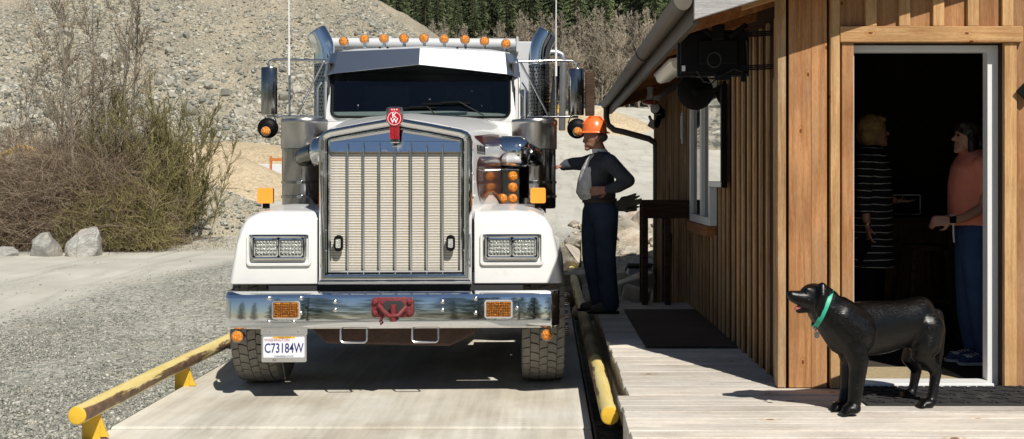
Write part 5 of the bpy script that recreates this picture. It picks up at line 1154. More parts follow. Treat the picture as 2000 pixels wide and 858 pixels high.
# ---- dog
def dog():
    P = W3; B = Blob()
    sk = P(1590, 579, 5.42)
    B.ell(sk, (.083, .066, .070)); B.cap(P(1602, 582, 5.43), .078, P(1612, 592, 5.43), .084)
    B.chain([(P(1580, 584, 5.41), .058), (P(1566, 583, 5.40), .044), (P(1552, 580, 5.395), .035), (P(1546, 577, 5.39), .028)])   # muzzle
    B.ell(P(1543, 575, 5.39), (.016, .022, .015))                                                                               # nose
    B.chain([(P(1588, 599, 5.42), .036), (P(1571, 604, 5.405), .022), (P(1559, 607, 5.40), .016)])                              # lower jaw
    B.ell(P(1577, 566, 5.385), (.020, .016, .016)); B.ell(P(1579, 566, 5.45), (.02, .016, .016))                                 # brows
    B.chain([(P(1600, 588, 5.43), .082), (P(1613, 604, 5.44), .100), (P(1634, 622, 5.46), .124), (P(1658, 645, 5.49), .146)])
    key = [(1628, 640, .050, .060), (1638, 640, .095, .105), (1655, 642, .125, .132), (1680, 641, .136, .146), (1705, 641, .140, .148), (1735, 639, .134, .142), (1762, 633, .122, .132), (1785, 628, .120, .136), (1806, 627, .122, .138), (1818, 630, .105, .120), (1826, 634, .070, .085), (1831, 636, .028, .035)]
    ks = np.array(key, float); tt = np.linspace(0, len(key) - 1, 45); sm = np.stack([np.interp(tt, range(len(key)), ks[:, c_]) for c_ in range(4)], 1)
    for _ in range(3): sm[1:-1] = (sm[:-2] + 2 * sm[1:-1] + sm[2:]) / 4
    B.rings([(P(a, c_, 5.47 + (a - 1640) / 200 * .26), w_, h_) for a, c_, w_, h_ in sm], (0, 0, 1), (.17, .985, 0), 28)
    # front legs
    B.chain([(P(1664, 660, 5.44), .088), (P(1676, 700, 5.41), .058), (P(1676, 722, 5.41), .047), (P(1671, 765, 5.405), .0385), (P(1669, 786, 5.40), .036)])
    B.ell(P(1663, 799, 5.385), (.052, .038, .030)); B.chain([(P(1655, 664, 5.54), .08), (P(1660, 705, 5.56), .05), (P(1654, 760, 5.54), .036), (P(1649, 786, 5.52), .034)]); B.ell(P(1641, 793, 5.505), (.05, .036, .028))
    # hind legs: stifle forward under the belly, hock pointing back
    B.chain([(P(1805, 640, 5.645), .110), (P(1806, 668, 5.62), .090), (P(1799, 690, 5.61), .058), (P(1817, 712, 5.615), .036), (P(1828, 728, 5.62), .031), (P(1823, 760, 5.60), .026), (P(1819, 780, 5.59), .027)])
    B.ell(P(1811, 788, 5.575), (.048, .035, .026))
    B.chain([(P(1800, 645, 5.76), .09), (P(1785, 682, 5.80), .058), (P(1776, 700, 5.81), .045), (P(1790, 722, 5.84), .031), (P(1785, 750, 5.835), .025), (P(1781, 764, 5.83), .026)]); B.ell(P(1774, 770, 5.82), (.046, .034, .026))
    B.chain([(P(1829, 615, 5.72), .036), (P(1836, 645, 5.73), .030), (P(1835, 690, 5.74), .022), (P(1832, 725, 5.75), .012)])   # tail hangs
    for (px, py, d) in ((1650, 806, 5.37), (1641, 0, 0)):
        if not d: continue
    for c, dd in (((1663, 804), 5.385), ((1641, 798), 5.505), ((1811, 792), 5.575), ((1774, 774), 5.82)):      # toes
        base = P(c[0], c[1], dd)
        for k in (-1.5, -.5, .5, 1.5): B.cap(base + Vector((-.025, k * .016, .004)), .015, base + Vector((-.052 + abs(k) * .006, k * .018, -.008)), .013)
    # ears hang flat beside the cheeks
    for d_, yv in ((5.350, -1), (5.500, 1)):
        B.chain([(P(1606, 560, d_ + .02 * -yv), .024), (P(1606, 578, d_), .026), (P(1602, 600, d_), .024), (P(1599, 616, d_), .014)])
    o = B.build('dog', 'black_fur', None, .0062, 14)
    tag(o, 'glossy black labrador with green collar standing on the deck by the doorway', 'dog')
    fur_coat(o)
    # open mouth, eye, collar, tag
    b = Blob(); b.chain([(P(1578, 600, 5.41), .012), (P(1564, 599, 5.40), .014), (P(1555, 603, 5.395), .010)]); b.build('tongue', 'tongue' if 'tongue' in MATS else 'coral', o, .004, 2)
    for d_ in (5.372, 5.462):
        b = MB(); b.ball(P(1574, 572, d_), .0085, 10, 8); b.build('eye', 'black_plastic', o, 180)
    top = P(1621, 566, 5.44); bot = P(1591, 637, 5.43); c = (top + bot) / 2; u = (top - bot) / 2; ln = u.length + .006; u.normalize(); w = Vector((0.15, 1, 0)); w = (w - u * w.dot(u)).normalized(); ax_ = u.cross(w); b = MB(); rings = []
    for a in np.linspace(0, 2 * math.pi, 41)[:-1]:
        e = u * math.cos(a) * ln + w * math.sin(a) * .098; nn = (u * math.cos(a) / ln + w * math.sin(a) / .098).normalized(); rings.append([c + e + nn * i + ax_ * j for i, j in ((-.004, -.013), (.003, -.013), (.003, .013), (-.004, .013))])
    rings.append(rings[0]); b.loft(rings, cap=False); co = b.build('collar', 'collar_green', o, 30)
    b = MB(); q = P(1592, 641, 5.36); b.lathe([(.006, 0), (.011, .004), (.006, .008)], q, (0, -1, 0), 10); b.tube([q, q - Vector((-.004, .006, .02))], .003, 6); b.prism(rounded(.026, .034, .012, 4, 0, 0), .003, 'Y', 0)
    for i in range(len(b.v) - 2 * len(rounded(.026, .034, .012, 4)), len(b.v)): v = b.v[i]; b.v[i] = (v[0] + q.x + .008, v[1] + q.y - .01, v[2] + q.z - .035)
    b.build('collar_tag', 'dark_chrome', co)
    return o
basic('tongue', (.42, .12, .11), .4)
dog()
# ---- man at the edge of the deck, in profile, reaching to the truck
def man():
    D = 9.6; P = lambda x, y, dd=0: W3(x, y, D + dd)
    f = Vector((-1, 0, 0)); lat = Vector((0, 1, 0))
    B = Blob()
    hc = P(1160, 266)
    def torso(B, e=0.0):
        B.rings([(P(1173, 428), .13 + e, .10 + e), (P(1173, 412), .165 + e, .125 + e), (P(1170, 388), .160 + e, .138 + e), (P(1166, 365), .160 + e, .140 + e), (P(1165, 340), .175 + e, .132 + e), (P(1170, 318), .185 + e, .115 + e), (P(1174, 305), .13 + e, .085 + e), (P(1174, 299), .07 + e, .06 + e)], f, lat)
    torso(B); B.cap(P(1174, 302), .062, P(1166, 282), .058)
    B.ell(hc, (.098, .078, .118)); B.ell(P(1155, 282), (.062, .058, .045)); B.chain([(P(1143, 270), .014), (P(1141, 276), .017)]); B.ell(P(1147, 291), (.028, .035, .018)); B.ell(P(1143, 285), (.012, .026, .010)); B.ell(P(1146, 262), (.022, .06, .014))
    for q in (-1, 1): B.ell(P(1168, 270, .080 * q), (.024, .012, .034))
    la = [(P(1190, 317, -.17), .062), (P(1208, 335, -.22), .053), (P(1227, 353, -.24), .045), (P(1206, 365, -.26), .040), (P(1186, 371, -.27), .031)]
    ra = [(P(1158, 315, .17), .058), (P(1138, 320, .2), .050), (P(1120, 320, .22), .044), (P(1108, 322, .22), .038), (P(1099, 326, .22), .031)]
    B.chain(la); B.chain(ra)
    ll = [(P(1183, 415, -.09), .10), (P(1184, 455, -.1), .085), (P(1184, 500, -.1), .062), (P(1187, 545, -.09), .058), (P(1192, 594, -.085), .045)]
    rl = [(P(1162, 415, .09), .10), (P(1157, 455, .1), .085), (P(1155, 500, .1), .062), (P(1163, 545, .1), .056), (P(1172, 592, .1), .045)]
    B.chain(ll); B.chain(rl)
    hand(B, P(1186, 371, -.27), (-1, .12, -.10), (0, 1, .1), 1.05, .35, 1); hand(B, P(1099, 326, .22), (-1, 0, .05), (0, 0, -1), 1.0, .3, 1)
    o = B.build('person', 'tan_skin', None, .0075, 4)
    tag(o, 'man in orange hard hat reaching toward the truck from the deck', 'person')
    C = Blob(); C.rings([(P(1172, 396), .172, .142), (P(1170, 380), .185, .158), (P(1166, 362), .178, .158), (P(1166, 340), .192, .150), (P(1171, 318), .205, .132), (P(1175, 305), .15, .10), (P(1175, 297), .085, .075)], f, lat)
    grow = lambda ch, e: [(p, r + e) for p, r in ch]
    C.chain(grow(la, .018)[:-1] + [(P(1189, 370, -.27), .045)]); C.chain(grow(ra, .018)[:-1] + [(P(1101, 325, .22), .044)])
    C.build('shirt', 'work_shirt', o, .010, 3)
    # bib over the chest with shoulder straps
    b = Blob(); b.rings([(P(1156, 391), .14, .105), (P(1149, 376), .165, .118), (P(1149, 352), .172, .100), (P(1154, 330), .17, .090), (P(1161, 313), .14, .080), (P(1167, 302), .09, .065)], f, lat); b.build('bib', 'bib_fabric', o, .010, 3)
    b = MB()
    for q in (-.10, .10): b.tube([P(1146, 345, q - .04), P(1155, 315, q - .04), P(1170, 299, q * .95), P(1184, 303, q * .9), P(1196, 325, q * .8), P(1197, 360, q * .6), P(1192, 392, q * .4)], .017, 8)
    b.build('straps', 'leather', o, 60)
    b = Blob(); b.rings([(P(1174, 301), .088, .082), (P(1172, 296), .080, .075), (P(1170, 291), .074, .068)], f, lat); b.build('shirt_collar', 'bib_fabric', o, .007, 2)
    J = Blob(); J.rings([(P(1174, 440), .12, .10), (P(1174, 415), .185, .148), (P(1171, 392), .178, .155)], f, lat); J.chain([(p, r + e) for (p, r), e in zip(ll, (.022, .022, .028, .030, .040))]); J.chain([(p, r + e) for (p, r), e in zip(rl, (.022, .022, .028, .030, .040))]); J.build('jeans', 'denim_dark', o, .011, 3)
    b = MB(); rg = []
    for a in np.linspace(0, 2 * math.pi, 33): c = P(1171, 392); rg.append([c + lat * .186 * math.cos(a) + f * .163 * math.sin(a) + Vector((0, 0, z)) for z in (-.02, .02)])
    b.loft([list(r) for r in rg], cap=False, close=False); bl = b.build('belt', 'leather', o, 40); m = bl.modifiers.new('t', 'SOLIDIFY'); m.thickness = .006
    for (ax0, dd) in ((1192, -.085), (1172, .10)):
        b = Blob(); zb = DZ + .035; h = P(ax0, 592, dd); b.cap((h.x, h.y, zb + .12), .055, (h.x + .01, h.y, zb + .02), .052); b.cap((h.x + .02, h.y, zb + .005), .04, (h.x - .15, h.y - .01, zb + .004), .044); b.cap((h.x - .02, h.y, zb + .05), .045, (h.x - .12, h.y, zb + .015), .042)
        bt = b.build('boot', 'leather', o, .008, 3)
        b = MB(); b.prism(rounded(.30, .10, .045, 5, h.x - .065, h.y), .022, 'Z', DZ + .003); b.build('sole', 'black_plastic', bt, None, .004)
    # hard hat
    b = MB(); c = P(1161, 258); rg = []
    for i in range(9):
        t = i / 8 * math.pi / 2; rr_ = math.cos(t); rg.append([c + f * .118 * max(rr_, .02) * math.cos(a) + lat * .104 * max(rr_, .02) * math.sin(a) * (1 + .0) + Vector((0, 0, .150 * math.sin(t) * (1 + .025 * math.cos(6 * a) * rr_))) for a in np.linspace(0, 2 * math.pi, 37)[:-1]])
    b.loft(rg); hat = b.build('hard_hat', 'hat_orange', o, 60)
    b = MB(); rg = []
    for a in np.linspace(0, 2 * math.pi, 37):
        fx = math.cos(a); w_ = .008 + .028 * max(0, fx) ** 2 + .022 * max(0, -fx); e = f * .118 * math.cos(a) + lat * .104 * math.sin(a); n_ = e.normalized(); rg.append([c + e * .98 + Vector((0, 0, .008)), c + e + n_ * w_ + Vector((0, 0, -.008)), c + e + n_ * w_ + Vector((0, 0, -.013)), c + e * .97 + Vector((0, 0, -.004))])
    b.loft(rg, cap=False); b.build('brim', 'hat_orange', hat, 60)
    b = MB()
    for k in (-.03, 0, .03): b.tube([c + f * (.11 - .01 * abs(k) / .03) + lat * k + Vector((0, 0, .075)), c + f * .05 + lat * k * 1.1 + Vector((0, 0, .142)), c - f * .05 + lat * k * 1.1 + Vector((0, 0, .142)), c - f * .11 + lat * k + Vector((0, 0, .075))], .008, 6)
    b.build('ridges', 'hat_orange', hat, 60)
    b = Blob(); b.ell(P(1170, 268), (.085, .083, .055)); b.build('hair', 'grey_hair', o, .008, 2)
    for q in (-1, 1): b = MB(); b.ball(P(1145, 267, q * .033), .010, 8, 6); b.build('eye', 'black_plastic', o, 180)
    # work gloves tucked in the back pocket
    g = Blob(); w0 = P(1204, 404, -.10); g.cap(w0, .03, w0 + Vector((.05, 0, .02)), .028); hand(g, w0 + Vector((.01, -.02, .01)), (1, 0, .35), (0, -1, .2), 1.35, .12, 1); hand(g, w0 + Vector((.0, .03, 0)), (1, .1, .05), (0, -1, .2), 1.3, .15, -1)
    go = g.build('work_gloves', 'glove_fabric', None, .007, 2); tag(go, 'dark work gloves tucked into the back pocket of the man in the hard hat', 'gloves')
man()
def woman(D, spec):
    P = lambda x, y, dd=0: W3(x, y, D + dd)
    f = Vector((spec['face'], 0, 0)); lat = Vector((0, 1, 0)); B = Blob(); s = spec
    tor = s['torso']; B.rings([(P(x, y), a, d) for x, y, a, d in tor], f, lat)
    hx, hy = s['head']; hd = P(hx, hy); F_ = lambda a, c, q=0: hd + f * a + lat * q + Vector((0, 0, c))
    B.cap(P(*s['neck']), .050, F_(-.02, -.08), .048); B.ell(hd, (.090, .072, .112)); B.ell(F_(.045, -.075), (.05, .045, .045)); B.chain([(F_(.085, .0), .010), (F_(.103, -.022), .014)]); B.ell(F_(.086, -.056), (.014, .024, .010)); B.ell(F_(.078, -.10), (.022, .026, .018))
    for q in (-1, 1): B.ell(F_(-.01, -.015, q * .073), (.02, .01, .03))
    for ch in s['arms']: B.chain([(P(x, y, dd), r) for x, y, dd, r in ch['pts']]); hand(B, P(*ch['pts'][-1][:3]), ch['dir'], ch['palm'], .92, ch['curl'], ch['thumb'])
    for ch in s['legs']: B.chain([(P(x, y, dd), r) for x, y, dd, r in ch])
    o = B.build('person', 'skin', None, .008, 4); tag(o, s['label'], 'person')
    C = Blob(); C.rings([(P(x, y), a + .018, d + .02) for x, y, a, d in s['top']], f, lat)
    for ch in s['arms']: k = ch['sleeve']; C.chain([(P(x, y, dd), r + .016) for x, y, dd, r in ch['pts'][:k]])
    C.build('top', s['topmat'], o, .010, 3)
    L = Blob(); L.rings([(P(x, y), a + .012, d + .014) for x, y, a, d in s['hips']], f, lat)
    for ch in s['legs']: L.chain([(P(x, y, dd), r + (.022 if s['loose'] else .012)) for x, y, dd, r in ch[:-1]] + [(P(*(np.array(ch[-2][:3]) * .12 + np.array(ch[-1][:3]) * .88)), ch[-1][3] + (.026 if s['loose'] else .014))])
    L.build('trousers', s['legmat'], o, .010, 3)
    H = Blob()
    for a, c, q, r in s['hair']: H.ell(F_(a, c, q), r)
    H.build('hair', s['hairmat'], o, .008, 2)
    for q in (-1, 1): b = MB(); b.ball(F_(.078, .004, q * .03), .010, 8, 6); b.build('eye', 'black_plastic', o, 180)
    for ch in s['legs']:
        x, y, dd, r = ch[-1]; h = P(x, y, dd); b = Blob(); zb = DZ + .03; b.cap((h.x, h.y, zb + .045), .042, (h.x - f.x * .02, h.y, zb + .01), .04); b.cap((h.x, h.y, zb + .012), .038, (h.x + f.x * .15, h.y - .01, zb), .036); sh = b.build('shoe', s['shoemat'], o, .007, 3)
        b = MB(); b.prism(rounded(.27, .088, .04, 5, h.x + f.x * .055, h.y), .02, 'Z', DZ + .002); b.build('sole', s['solemat'], sh, None, .004)
        if s['solemat'] == 'white_cloth':
            b = MB(); b.cbox((h.x + f.x * .12, h.y, zb + .022), (.06, .07, .035)); b.build('toe_cap', 'white_cloth', sh, None, .015)
            b = MB()
            for k in range(3): b.cbox((h.x + f.x * (.04 + .022 * k), h.y, zb + .052 - .006 * k), (.008, .06, .006))
            b.build('laces', 'white_cloth', sh)
    return o, P
hips = lambda x, y, sc=263: [(x, y + 40, .12, .10), (x, y + 5, .165, .125), (x, y - 25, .150, .115), (x, y - 45, .14, .105)]
wl, P = woman(7.75, dict(face=1, label='blond woman in black and white striped tunic standing inside the doorway', torso=[(1700, 500, .14, .10), (1700, 470, .17, .125), (1702, 425, .15, .115), (1704, 370, .155, .12), (1702, 325, .165, .11), (1700, 300, .15, .08), (1702, 288, .06, .055)],
    head=(1708, 256), neck=(1702, 295),
    arms=[dict(pts=[(1690, 312, -.15, .048), (1688, 365, -.19, .042), (1690, 408, -.20, .034), (1694, 440, -.21, .026)], dir=(.15, 0, -1), palm=(1, 0, 0), curl=.5, thumb=1, sleeve=3),
          dict(pts=[(1706, 312, .15, .046), (1716, 358, .19, .040), (1722, 385, .20, .034), (1752, 392, .20, .026)], dir=(1, 0, -.05), palm=(0, 0, 1), curl=.25, thumb=-1, sleeve=3)],
    legs=[[(1696, 480, -.08, .095), (1696, 560, -.08, .062), (1690, 620, -.08, .055), (1690, 680, -.08, .036)], [(1704, 480, .08, .095), (1708, 560, .09, .062), (1706, 620, .09, .055), (1704, 668, .09, .036)]],
    top=[(1702, 520, .19, .145), (1701, 490, .185, .14), (1702, 440, .165, .13), (1704, 370, .16, .125), (1702, 325, .17, .115), (1700, 300, .155, .085), (1702, 284, .055, .05)], hips=hips(1700, 470), topmat='striped_knit', legmat='black_cloth', loose=False,
    hair=[(-.03, .03, 0, (.105, .098, .105)), (-.06, -.03, .03, (.075, .07, .08)), (-.055, -.03, -.04, (.07, .06, .085)), (.02, .085, 0, (.07, .075, .04)), (-.04, -.085, .0, (.06, .075, .05))], hairmat='blond_hair', shoemat='leather', solemat='black_plastic'))
wr, P = woman(6.95, dict(face=-1, label='dark haired woman in coral top and blue jeans beside the door frame', torso=[(1905, 465, .14, .10), (1905, 440, .17, .125), (1902, 400, .15, .115), (1898, 360, .155, .12), (1902, 325, .165, .11), (1906, 305, .15, .08), (1904, 292, .06, .055)],
    head=(1891, 266), neck=(1903, 300),
    arms=[dict(pts=[(1918, 322, -.16, .050), (1928, 370, -.19, .043), (1922, 405, -.20, .036), (1885, 425, -.21, .031), (1858, 431, -.21, .025)], dir=(-1, .1, -.02), palm=(0, 1, -.3), curl=.75, thumb=1, sleeve=2),
          dict(pts=[(1896, 322, .16, .048), (1898, 368, .19, .042), (1890, 405, .17, .036), (1865, 422, .05, .030), (1846, 428, -.05, .025)], dir=(-.8, -.3, -.1), palm=(0, -.3, -1), curl=.75, thumb=-1, sleeve=2)],
    legs=[[(1906, 455, -.08, .10), (1910, 540, -.09, .072), (1918, 610, -.09, .060), (1925, 690, -.08, .038)], [(1900, 455, .08, .10), (1893, 540, .09, .072), (1893, 610, .09, .060), (1899, 678, .05, .038)]],
    top=[(1904, 440, .18, .15), (1902, 405, .175, .145), (1899, 360, .165, .135), (1902, 325, .18, .12), (1906, 305, .165, .09), (1905, 293, .075, .07)], hips=hips(1905, 440), topmat='coral', legmat='denim_blue', loose=True,
    hair=[(-.022, .04, 0, (.108, .094, .095)), (-.06, -.05, 0, (.07, .092, .12)), (-.06, -.13, 0, (.055, .085, .08)), (.045, .075, 0, (.05, .075, .042)), (.0, -.06, -.075, (.035, .025, .10)), (.0, -.06, .075, (.035, .025, .10))], hairmat='dark_hair', shoemat='sneaker_blue', solemat='white_cloth'))
b = MB(); c = P(1858, 429, -.21); b.cbox((c.x, c.y - .03, c.z), (.042, .008, .046)); wt = b.build('watch', 'black_plastic', wr, None, .004)
b = MB(); b.lathe([(.032, -.011), (.034, -.011), (.034, .011), (.032, .011)], c, (1, 0, .1), 20, cap=False); b.build('watch_band', 'white_cloth', wt, 60)
b = MB(); c = P(1862, 438, -.2); b.tube([c, c + Vector((0, 0, -.06)), c + Vector((.005, 0, -.12))], .006, 6); b.build('drawstring', 'white_cloth', wr, 60)
for (x, y, dd, m_) in ((1694, 438, -.21, 'gold'), (1750, 392, .20, 'gold')):
    b = MB(); b.lathe([(.030, -.004), (.032, -.004), (.032, .004), (.030, .004)], W3(x, y, 7.75 + dd), (0.1, 0, 1) if y > 400 else (1, 0, 0), 18, cap=False); b.build('bracelet', m_, wl, 60)
# ------------------------------------------------------------------ things in and on the office
basic('blue_grey', (.30,.36,.46), .4, .3)
basic('cable_grey', (.03,.03,.03), .5)
basic('screen_black', (.006, .006, .007), .12); basic('clear_plastic', (.75, .74, .70), .3, trans=.35, ior=1.4)
basic('red_plastic', (.42, .012, .02), .3, coat=.3); basic('lamp_diffuser', (.80, .76, .66), .35, var=.05)
# counter and stool inside
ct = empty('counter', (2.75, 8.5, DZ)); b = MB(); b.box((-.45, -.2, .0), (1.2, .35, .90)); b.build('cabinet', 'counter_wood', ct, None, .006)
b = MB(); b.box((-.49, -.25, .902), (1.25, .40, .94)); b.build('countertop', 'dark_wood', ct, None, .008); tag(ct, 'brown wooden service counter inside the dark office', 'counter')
sr = empty('bar_stool', (2.92, 7.95, DZ)); b = MB(); b.lathe([(.15, .70), (.17, .705), (.17, .735), (.15, .745)], (0, 0, 0), (0, 0, 1), 20); b.build('seat', 'dark_wood', sr, 40)
for sx in (-1, 1):
    for sy in (-1, 1): b = MB(); b.bar((.19 * sx, .19 * sy, 0), (.12 * sx, .12 * sy, .70), .03, .03); b.build('leg', 'dark_wood', sr)
for sx in (-1, 1): b = MB(); b.bar((.165 * sx, -.165, .25), (.165 * sx, .165, .25), .02, .02); b.build('stretcher', 'dark_wood', sr); b = MB(); b.bar((-.165, .165 * sx, .32), (.165, .165 * sx, .32), .02, .02); b.build('stretcher', 'dark_wood', sr)
tag(sr, 'dark wooden bar stool in front of the counter', 'stool')
mt = empty('computer_monitor', (2.92, 8.5, DZ + .941)); b = MB(); b.box((-.17, 0, .015), (.17, .02, .17)); b.build('housing', 'black_plastic', mt, None, .004)
b = MB(); framed(b, rounded(.35, .17, .012, 3, 0, .095), [(0, 0), (0, -.006), (.010, -.006), (.010, 0)]); b.build('bezel', 'white_vinyl', mt); b = MB(); b.cbox((0, .02, .008), (.2, .12, .014)); b.build('base', 'black_plastic', mt); tag(mt, 'pale framed screen standing on the counter', 'monitor')
# tv on an arm, seen from behind
tv = empty('wall_monitor', (1.065, 6.56, 2.435)); tv.rotation_euler = (0, 0, R(-5))
b = MB(); b.box((-.215, -.02, -.135), (.205, .03, .135)); b.build('housing', 'black_plastic', tv, None, .012)
b = MB(); b.box((-.235, .031, -.150), (.225, .060, .150)); b.build('screen', 'screen_black', tv, None, .006)
b = MB(); b.box((-.10, -.05, -.08), (.15, -.021, .08)); b.build('rear_cover', 'black_metal', tv, None, .01)
b = MB(); b.cbox((.02, -.07, .12), (.08, .05, .10)); b.build('mount_plate', 'black_metal', tv, None, .008)
for x0, x1, z0, z1 in ((-.13, -.01, .19, .10), (.09, .20, .09, .17)):
    b = MB(); b.bar((x0, -.06, z0), (x1, -.06, z1), .03, .035); b.build('strut', 'black_metal', tv, None, .006)
for z in (.105, -.105):
    for dz in (-.012, 0, .012): b = MB(); b.bar((.16, -.05, z + dz), (.365, -.13, z + dz), .010, .009); b.build('arm', 'black_metal', tv)
b = MB(); b.box((.350, -.19, -.19), (.372, -.10, .19)); b.build('wall_bracket', 'black_metal', tv, None, .003)
b = MB(); b.tube([(-.005 + .042 * math.cos(a), -.085, -.055 + .046 * math.sin(a)) for a in np.linspace(0, 2 * math.pi, 25)], .004, 6); b.build('cable_coil', 'cable_grey', tv, 60)
b = MB(); b.tube([(-.11, -.03, -.12), (-.07, -.06, -.19), (-.02, -.06, -.20), (.03, -.06, -.16), (.12, -.06, -.11), (.17, -.06, -.13), (.21, -.05, -.09), (.20, -.05, .07)], .006, 6); b.build('cable', 'dark_rubber', tv, 60)
b = MB(); b.cbox((.18, -.05, -.165), (.03, .03, .05)); b.build('clamp', 'black_metal', tv, None, .004)
b = MB(); b.cbox((.05, -.05, -.16), (.10, .03, .04)); b.build('cable_box', 'black_metal', tv, None, .004)
b = MB(); b.cbox((-.195, -.0215, -.10), (.022, .002, .035)); b.build('sticker', 'white_vinyl', tv); tag(tv, 'black flat monitor on a double arm under the eave, seen from behind', 'monitor')
# round convex mirror
rm_ = empty('convex_mirror', (1.185, 8.15, HC + 172 / F * 8.15 + .0)); rm_.location = W3(1358, 180, 8.15)
b = MB(); b.lathe([(.143, 0), (.145, .012), (.135, .02), (.06, .028), (.02, .03)], (0, 0, 0), (0, -1, 0), 36); b.build('back_shell', 'black_metal', rm_, 40)
b = MB(); b.lathe([(.142, 0.001), (.10, .02), (.05, .028), (.005, .03)], (0, 0, 0), (0, 1, 0), 36); b.build('mirror_glass', 'mirror_glass', rm_, 60)
b = MB(); b.lathe([(.03, 0), (.03, .02), (.02, .025)], (0, -.028, 0), (0, -1, 0), 16); b.build('hub', 'black_plastic', rm_, 40); b = MB(); b.bar((.01, -.05, 0), (.21, -.05, .02), .025, .03); b.build('arm', 'black_metal', rm_, None, .005)
b = MB(); b.cbox((.215, -.05, .02), (.02, .08, .12)); b.build('wall_plate', 'black_metal', rm_, None, .003); tag(rm_, 'round black convex mirror on a wall arm, seen from behind', 'mirror')
# framed mirror panel on the wall
fm = empty('wall_mirror', (WX - .066, 8.15, 1.96)); b = MB(); b.box((-.045, -.31, -.40), (0, .31, .40)); b.build('frame', 'black_metal', fm, None, .004); b = MB(); b.box((-.049, -.285, -.35), (-.0455, .285, .375)); b.build('mirror_glass', 'mirror_glass', fm)
b = MB(); b.box((-.050, -.30, -.395), (-.0455, .30, -.355)); b.build('lower_rail', 'white_vinyl', fm); tag(fm, 'tall framed mirror panel on the side wall next to the white window', 'mirror')
# wraparound light fixture under the eave
lf = empty('ceiling_light', W3(1312, 140, 8.3)); M = Matrix.Rotation(math.atan(-SL) * 0.0, 4, 'Y'); b = MB()
b.loft([[(x * k, y, z) for x, z in ((-.075, .03), (-.065, -.02), (-.04, -.04), (.04, -.04), (.065, -.02), (.075, .03))] for y, k in ((-.56, .9), (-.54, 1), (.54, 1), (.56, .9))]); b.build('diffuser', 'lamp_diffuser', lf, 40); b = MB(); b.box((-.08, -.57, .031), (.08, .57, .05)); b.build('base_plate', 'white_vinyl', lf); lf.rotation_euler = (0, -math.atan(SL) * .6, 0)
tag(lf, 'long pale plastic strip light under the eave', 'light fixture')
# hummingbird feeder
hf = empty('hummingbird_feeder', W3(1270, 205, 11.2)); b = MB(); b.lathe([(.05, 0), (.085, .012), (.09, .03), (.06, .05)], (0, 0, 0), (0, 0, 1), 18); b.build('base', 'red_plastic', hf, 40)
b = MB(); b.lathe([(.035, .05), (.04, .08), (.03, .12), (.035, .17), (.045, .19)], (0, 0, 0), (0, 0, 1), 16); b.build('bottle', 'clear_plastic', hf, 50); b = MB(); b.lathe([(.05, .19), (.055, .20), (.05, .235), (.02, .245)], (0, 0, 0), (0, 0, 1), 16); b.build('cap', 'red_plastic', hf, 40)
b = MB(); b.tube([(0, 0, .24), (0, 0, .40)], .003, 6); b.build('hanger', 'black_metal', hf); 
for k in range(4):
    a = k * math.pi / 2 + .4; b = MB(); b.lathe([(.012, 0), (.014, .006), (.005, .008)], (.088 * math.cos(a), .088 * math.sin(a), .025), (math.cos(a), math.sin(a), .2), 8); b.build('feeding_port', 'plate_yellow', hf)
tag(hf, 'red hummingbird feeder hanging from the eave', 'bird feeder')
# motion lamp, flood lamp, thermometer
wl_ = empty('wall_lamp', (WX - .066, 12.1, HC + (352 - 222) / F * 12.1)); b = MB(); b.lathe([(.06, 0), (.06, .03), (.04, .05)], (0, 0, 0), (-1, 0, 0), 16); b.build('base', 'black_plastic', wl_, 40); b = MB(); b.lathe([(.03, 0), (.06, .05), (.065, .11), (.06, .115)], (-.06, -.02, .04), (-.5, -.85, .1), 16); hd_ = b.build('lamp_head', 'black_plastic', wl_, 40); b = MB(); b.lathe([(.055, 0), (.03, .012)], (-.06 - .058, -.02 - .099, .04 + .0117), (-.5, -.85, .1), 16); b.build('lens', 'white_enamel', hd_, 40); b = MB(); b.tube([(-.05, 0, -.03), (-.09, -.03, -.12), (-.10, -.04, -.17)], [.03, .04, .025], 10); b.build('sensor', 'black_plastic', wl_, 50); tag(wl_, 'black motion sensor wall lamp on the dark side wall', 'lamp')
fl = empty('flood_lamp', W3(1275, 243, 13.6)); b = MB(); b.cbox((0, 0, 0), (.11, .07, .11), Matrix.Rotation(R(28), 4, 'Y')); b.build('housing', 'galv', fl, None, .008); b = MB(); b.tube([(-.02, .02, .05), (-.04, .06, .11)], .02, 8); b.build('mount', 'galv', fl); b = MB(); b.cbox((0, -.037, 0), (.09, .004, .09), Matrix.Rotation(R(28), 4, 'Y')); b.build('lens', 'white_enamel', fl); tag(fl, 'small silver flood lamp at the far corner of the office', 'lamp')
th = empty('thermometer', (WX - .068, 10.35, HC + (352 - 250) / F * 10.35)); b = MB(); b.box((-.02, -.025, -.16), (0, .025, .16)); b.build('case', 'galv', th, None, .006); b = MB(); b.tube([(-.024, 0, -.11), (-.024, 0, .12)], .006, 8); b.build('tube', 'white_enamel', th); tag(th, 'narrow silver thermometer beside the white window', 'thermometer')
# dark diamond plate by the door
b = MB(); b.prism([(0, -.062), (.062, 0), (0, .062), (-.062, 0)], .012, 'Y', -.012); o = b.build('diamond_plate', 'black_metal', None, None, .002); o.location = W3(2004, 178, FY - .05); tag(o, 'dark diamond shaped plate at the far right of the door trim', 'plate')
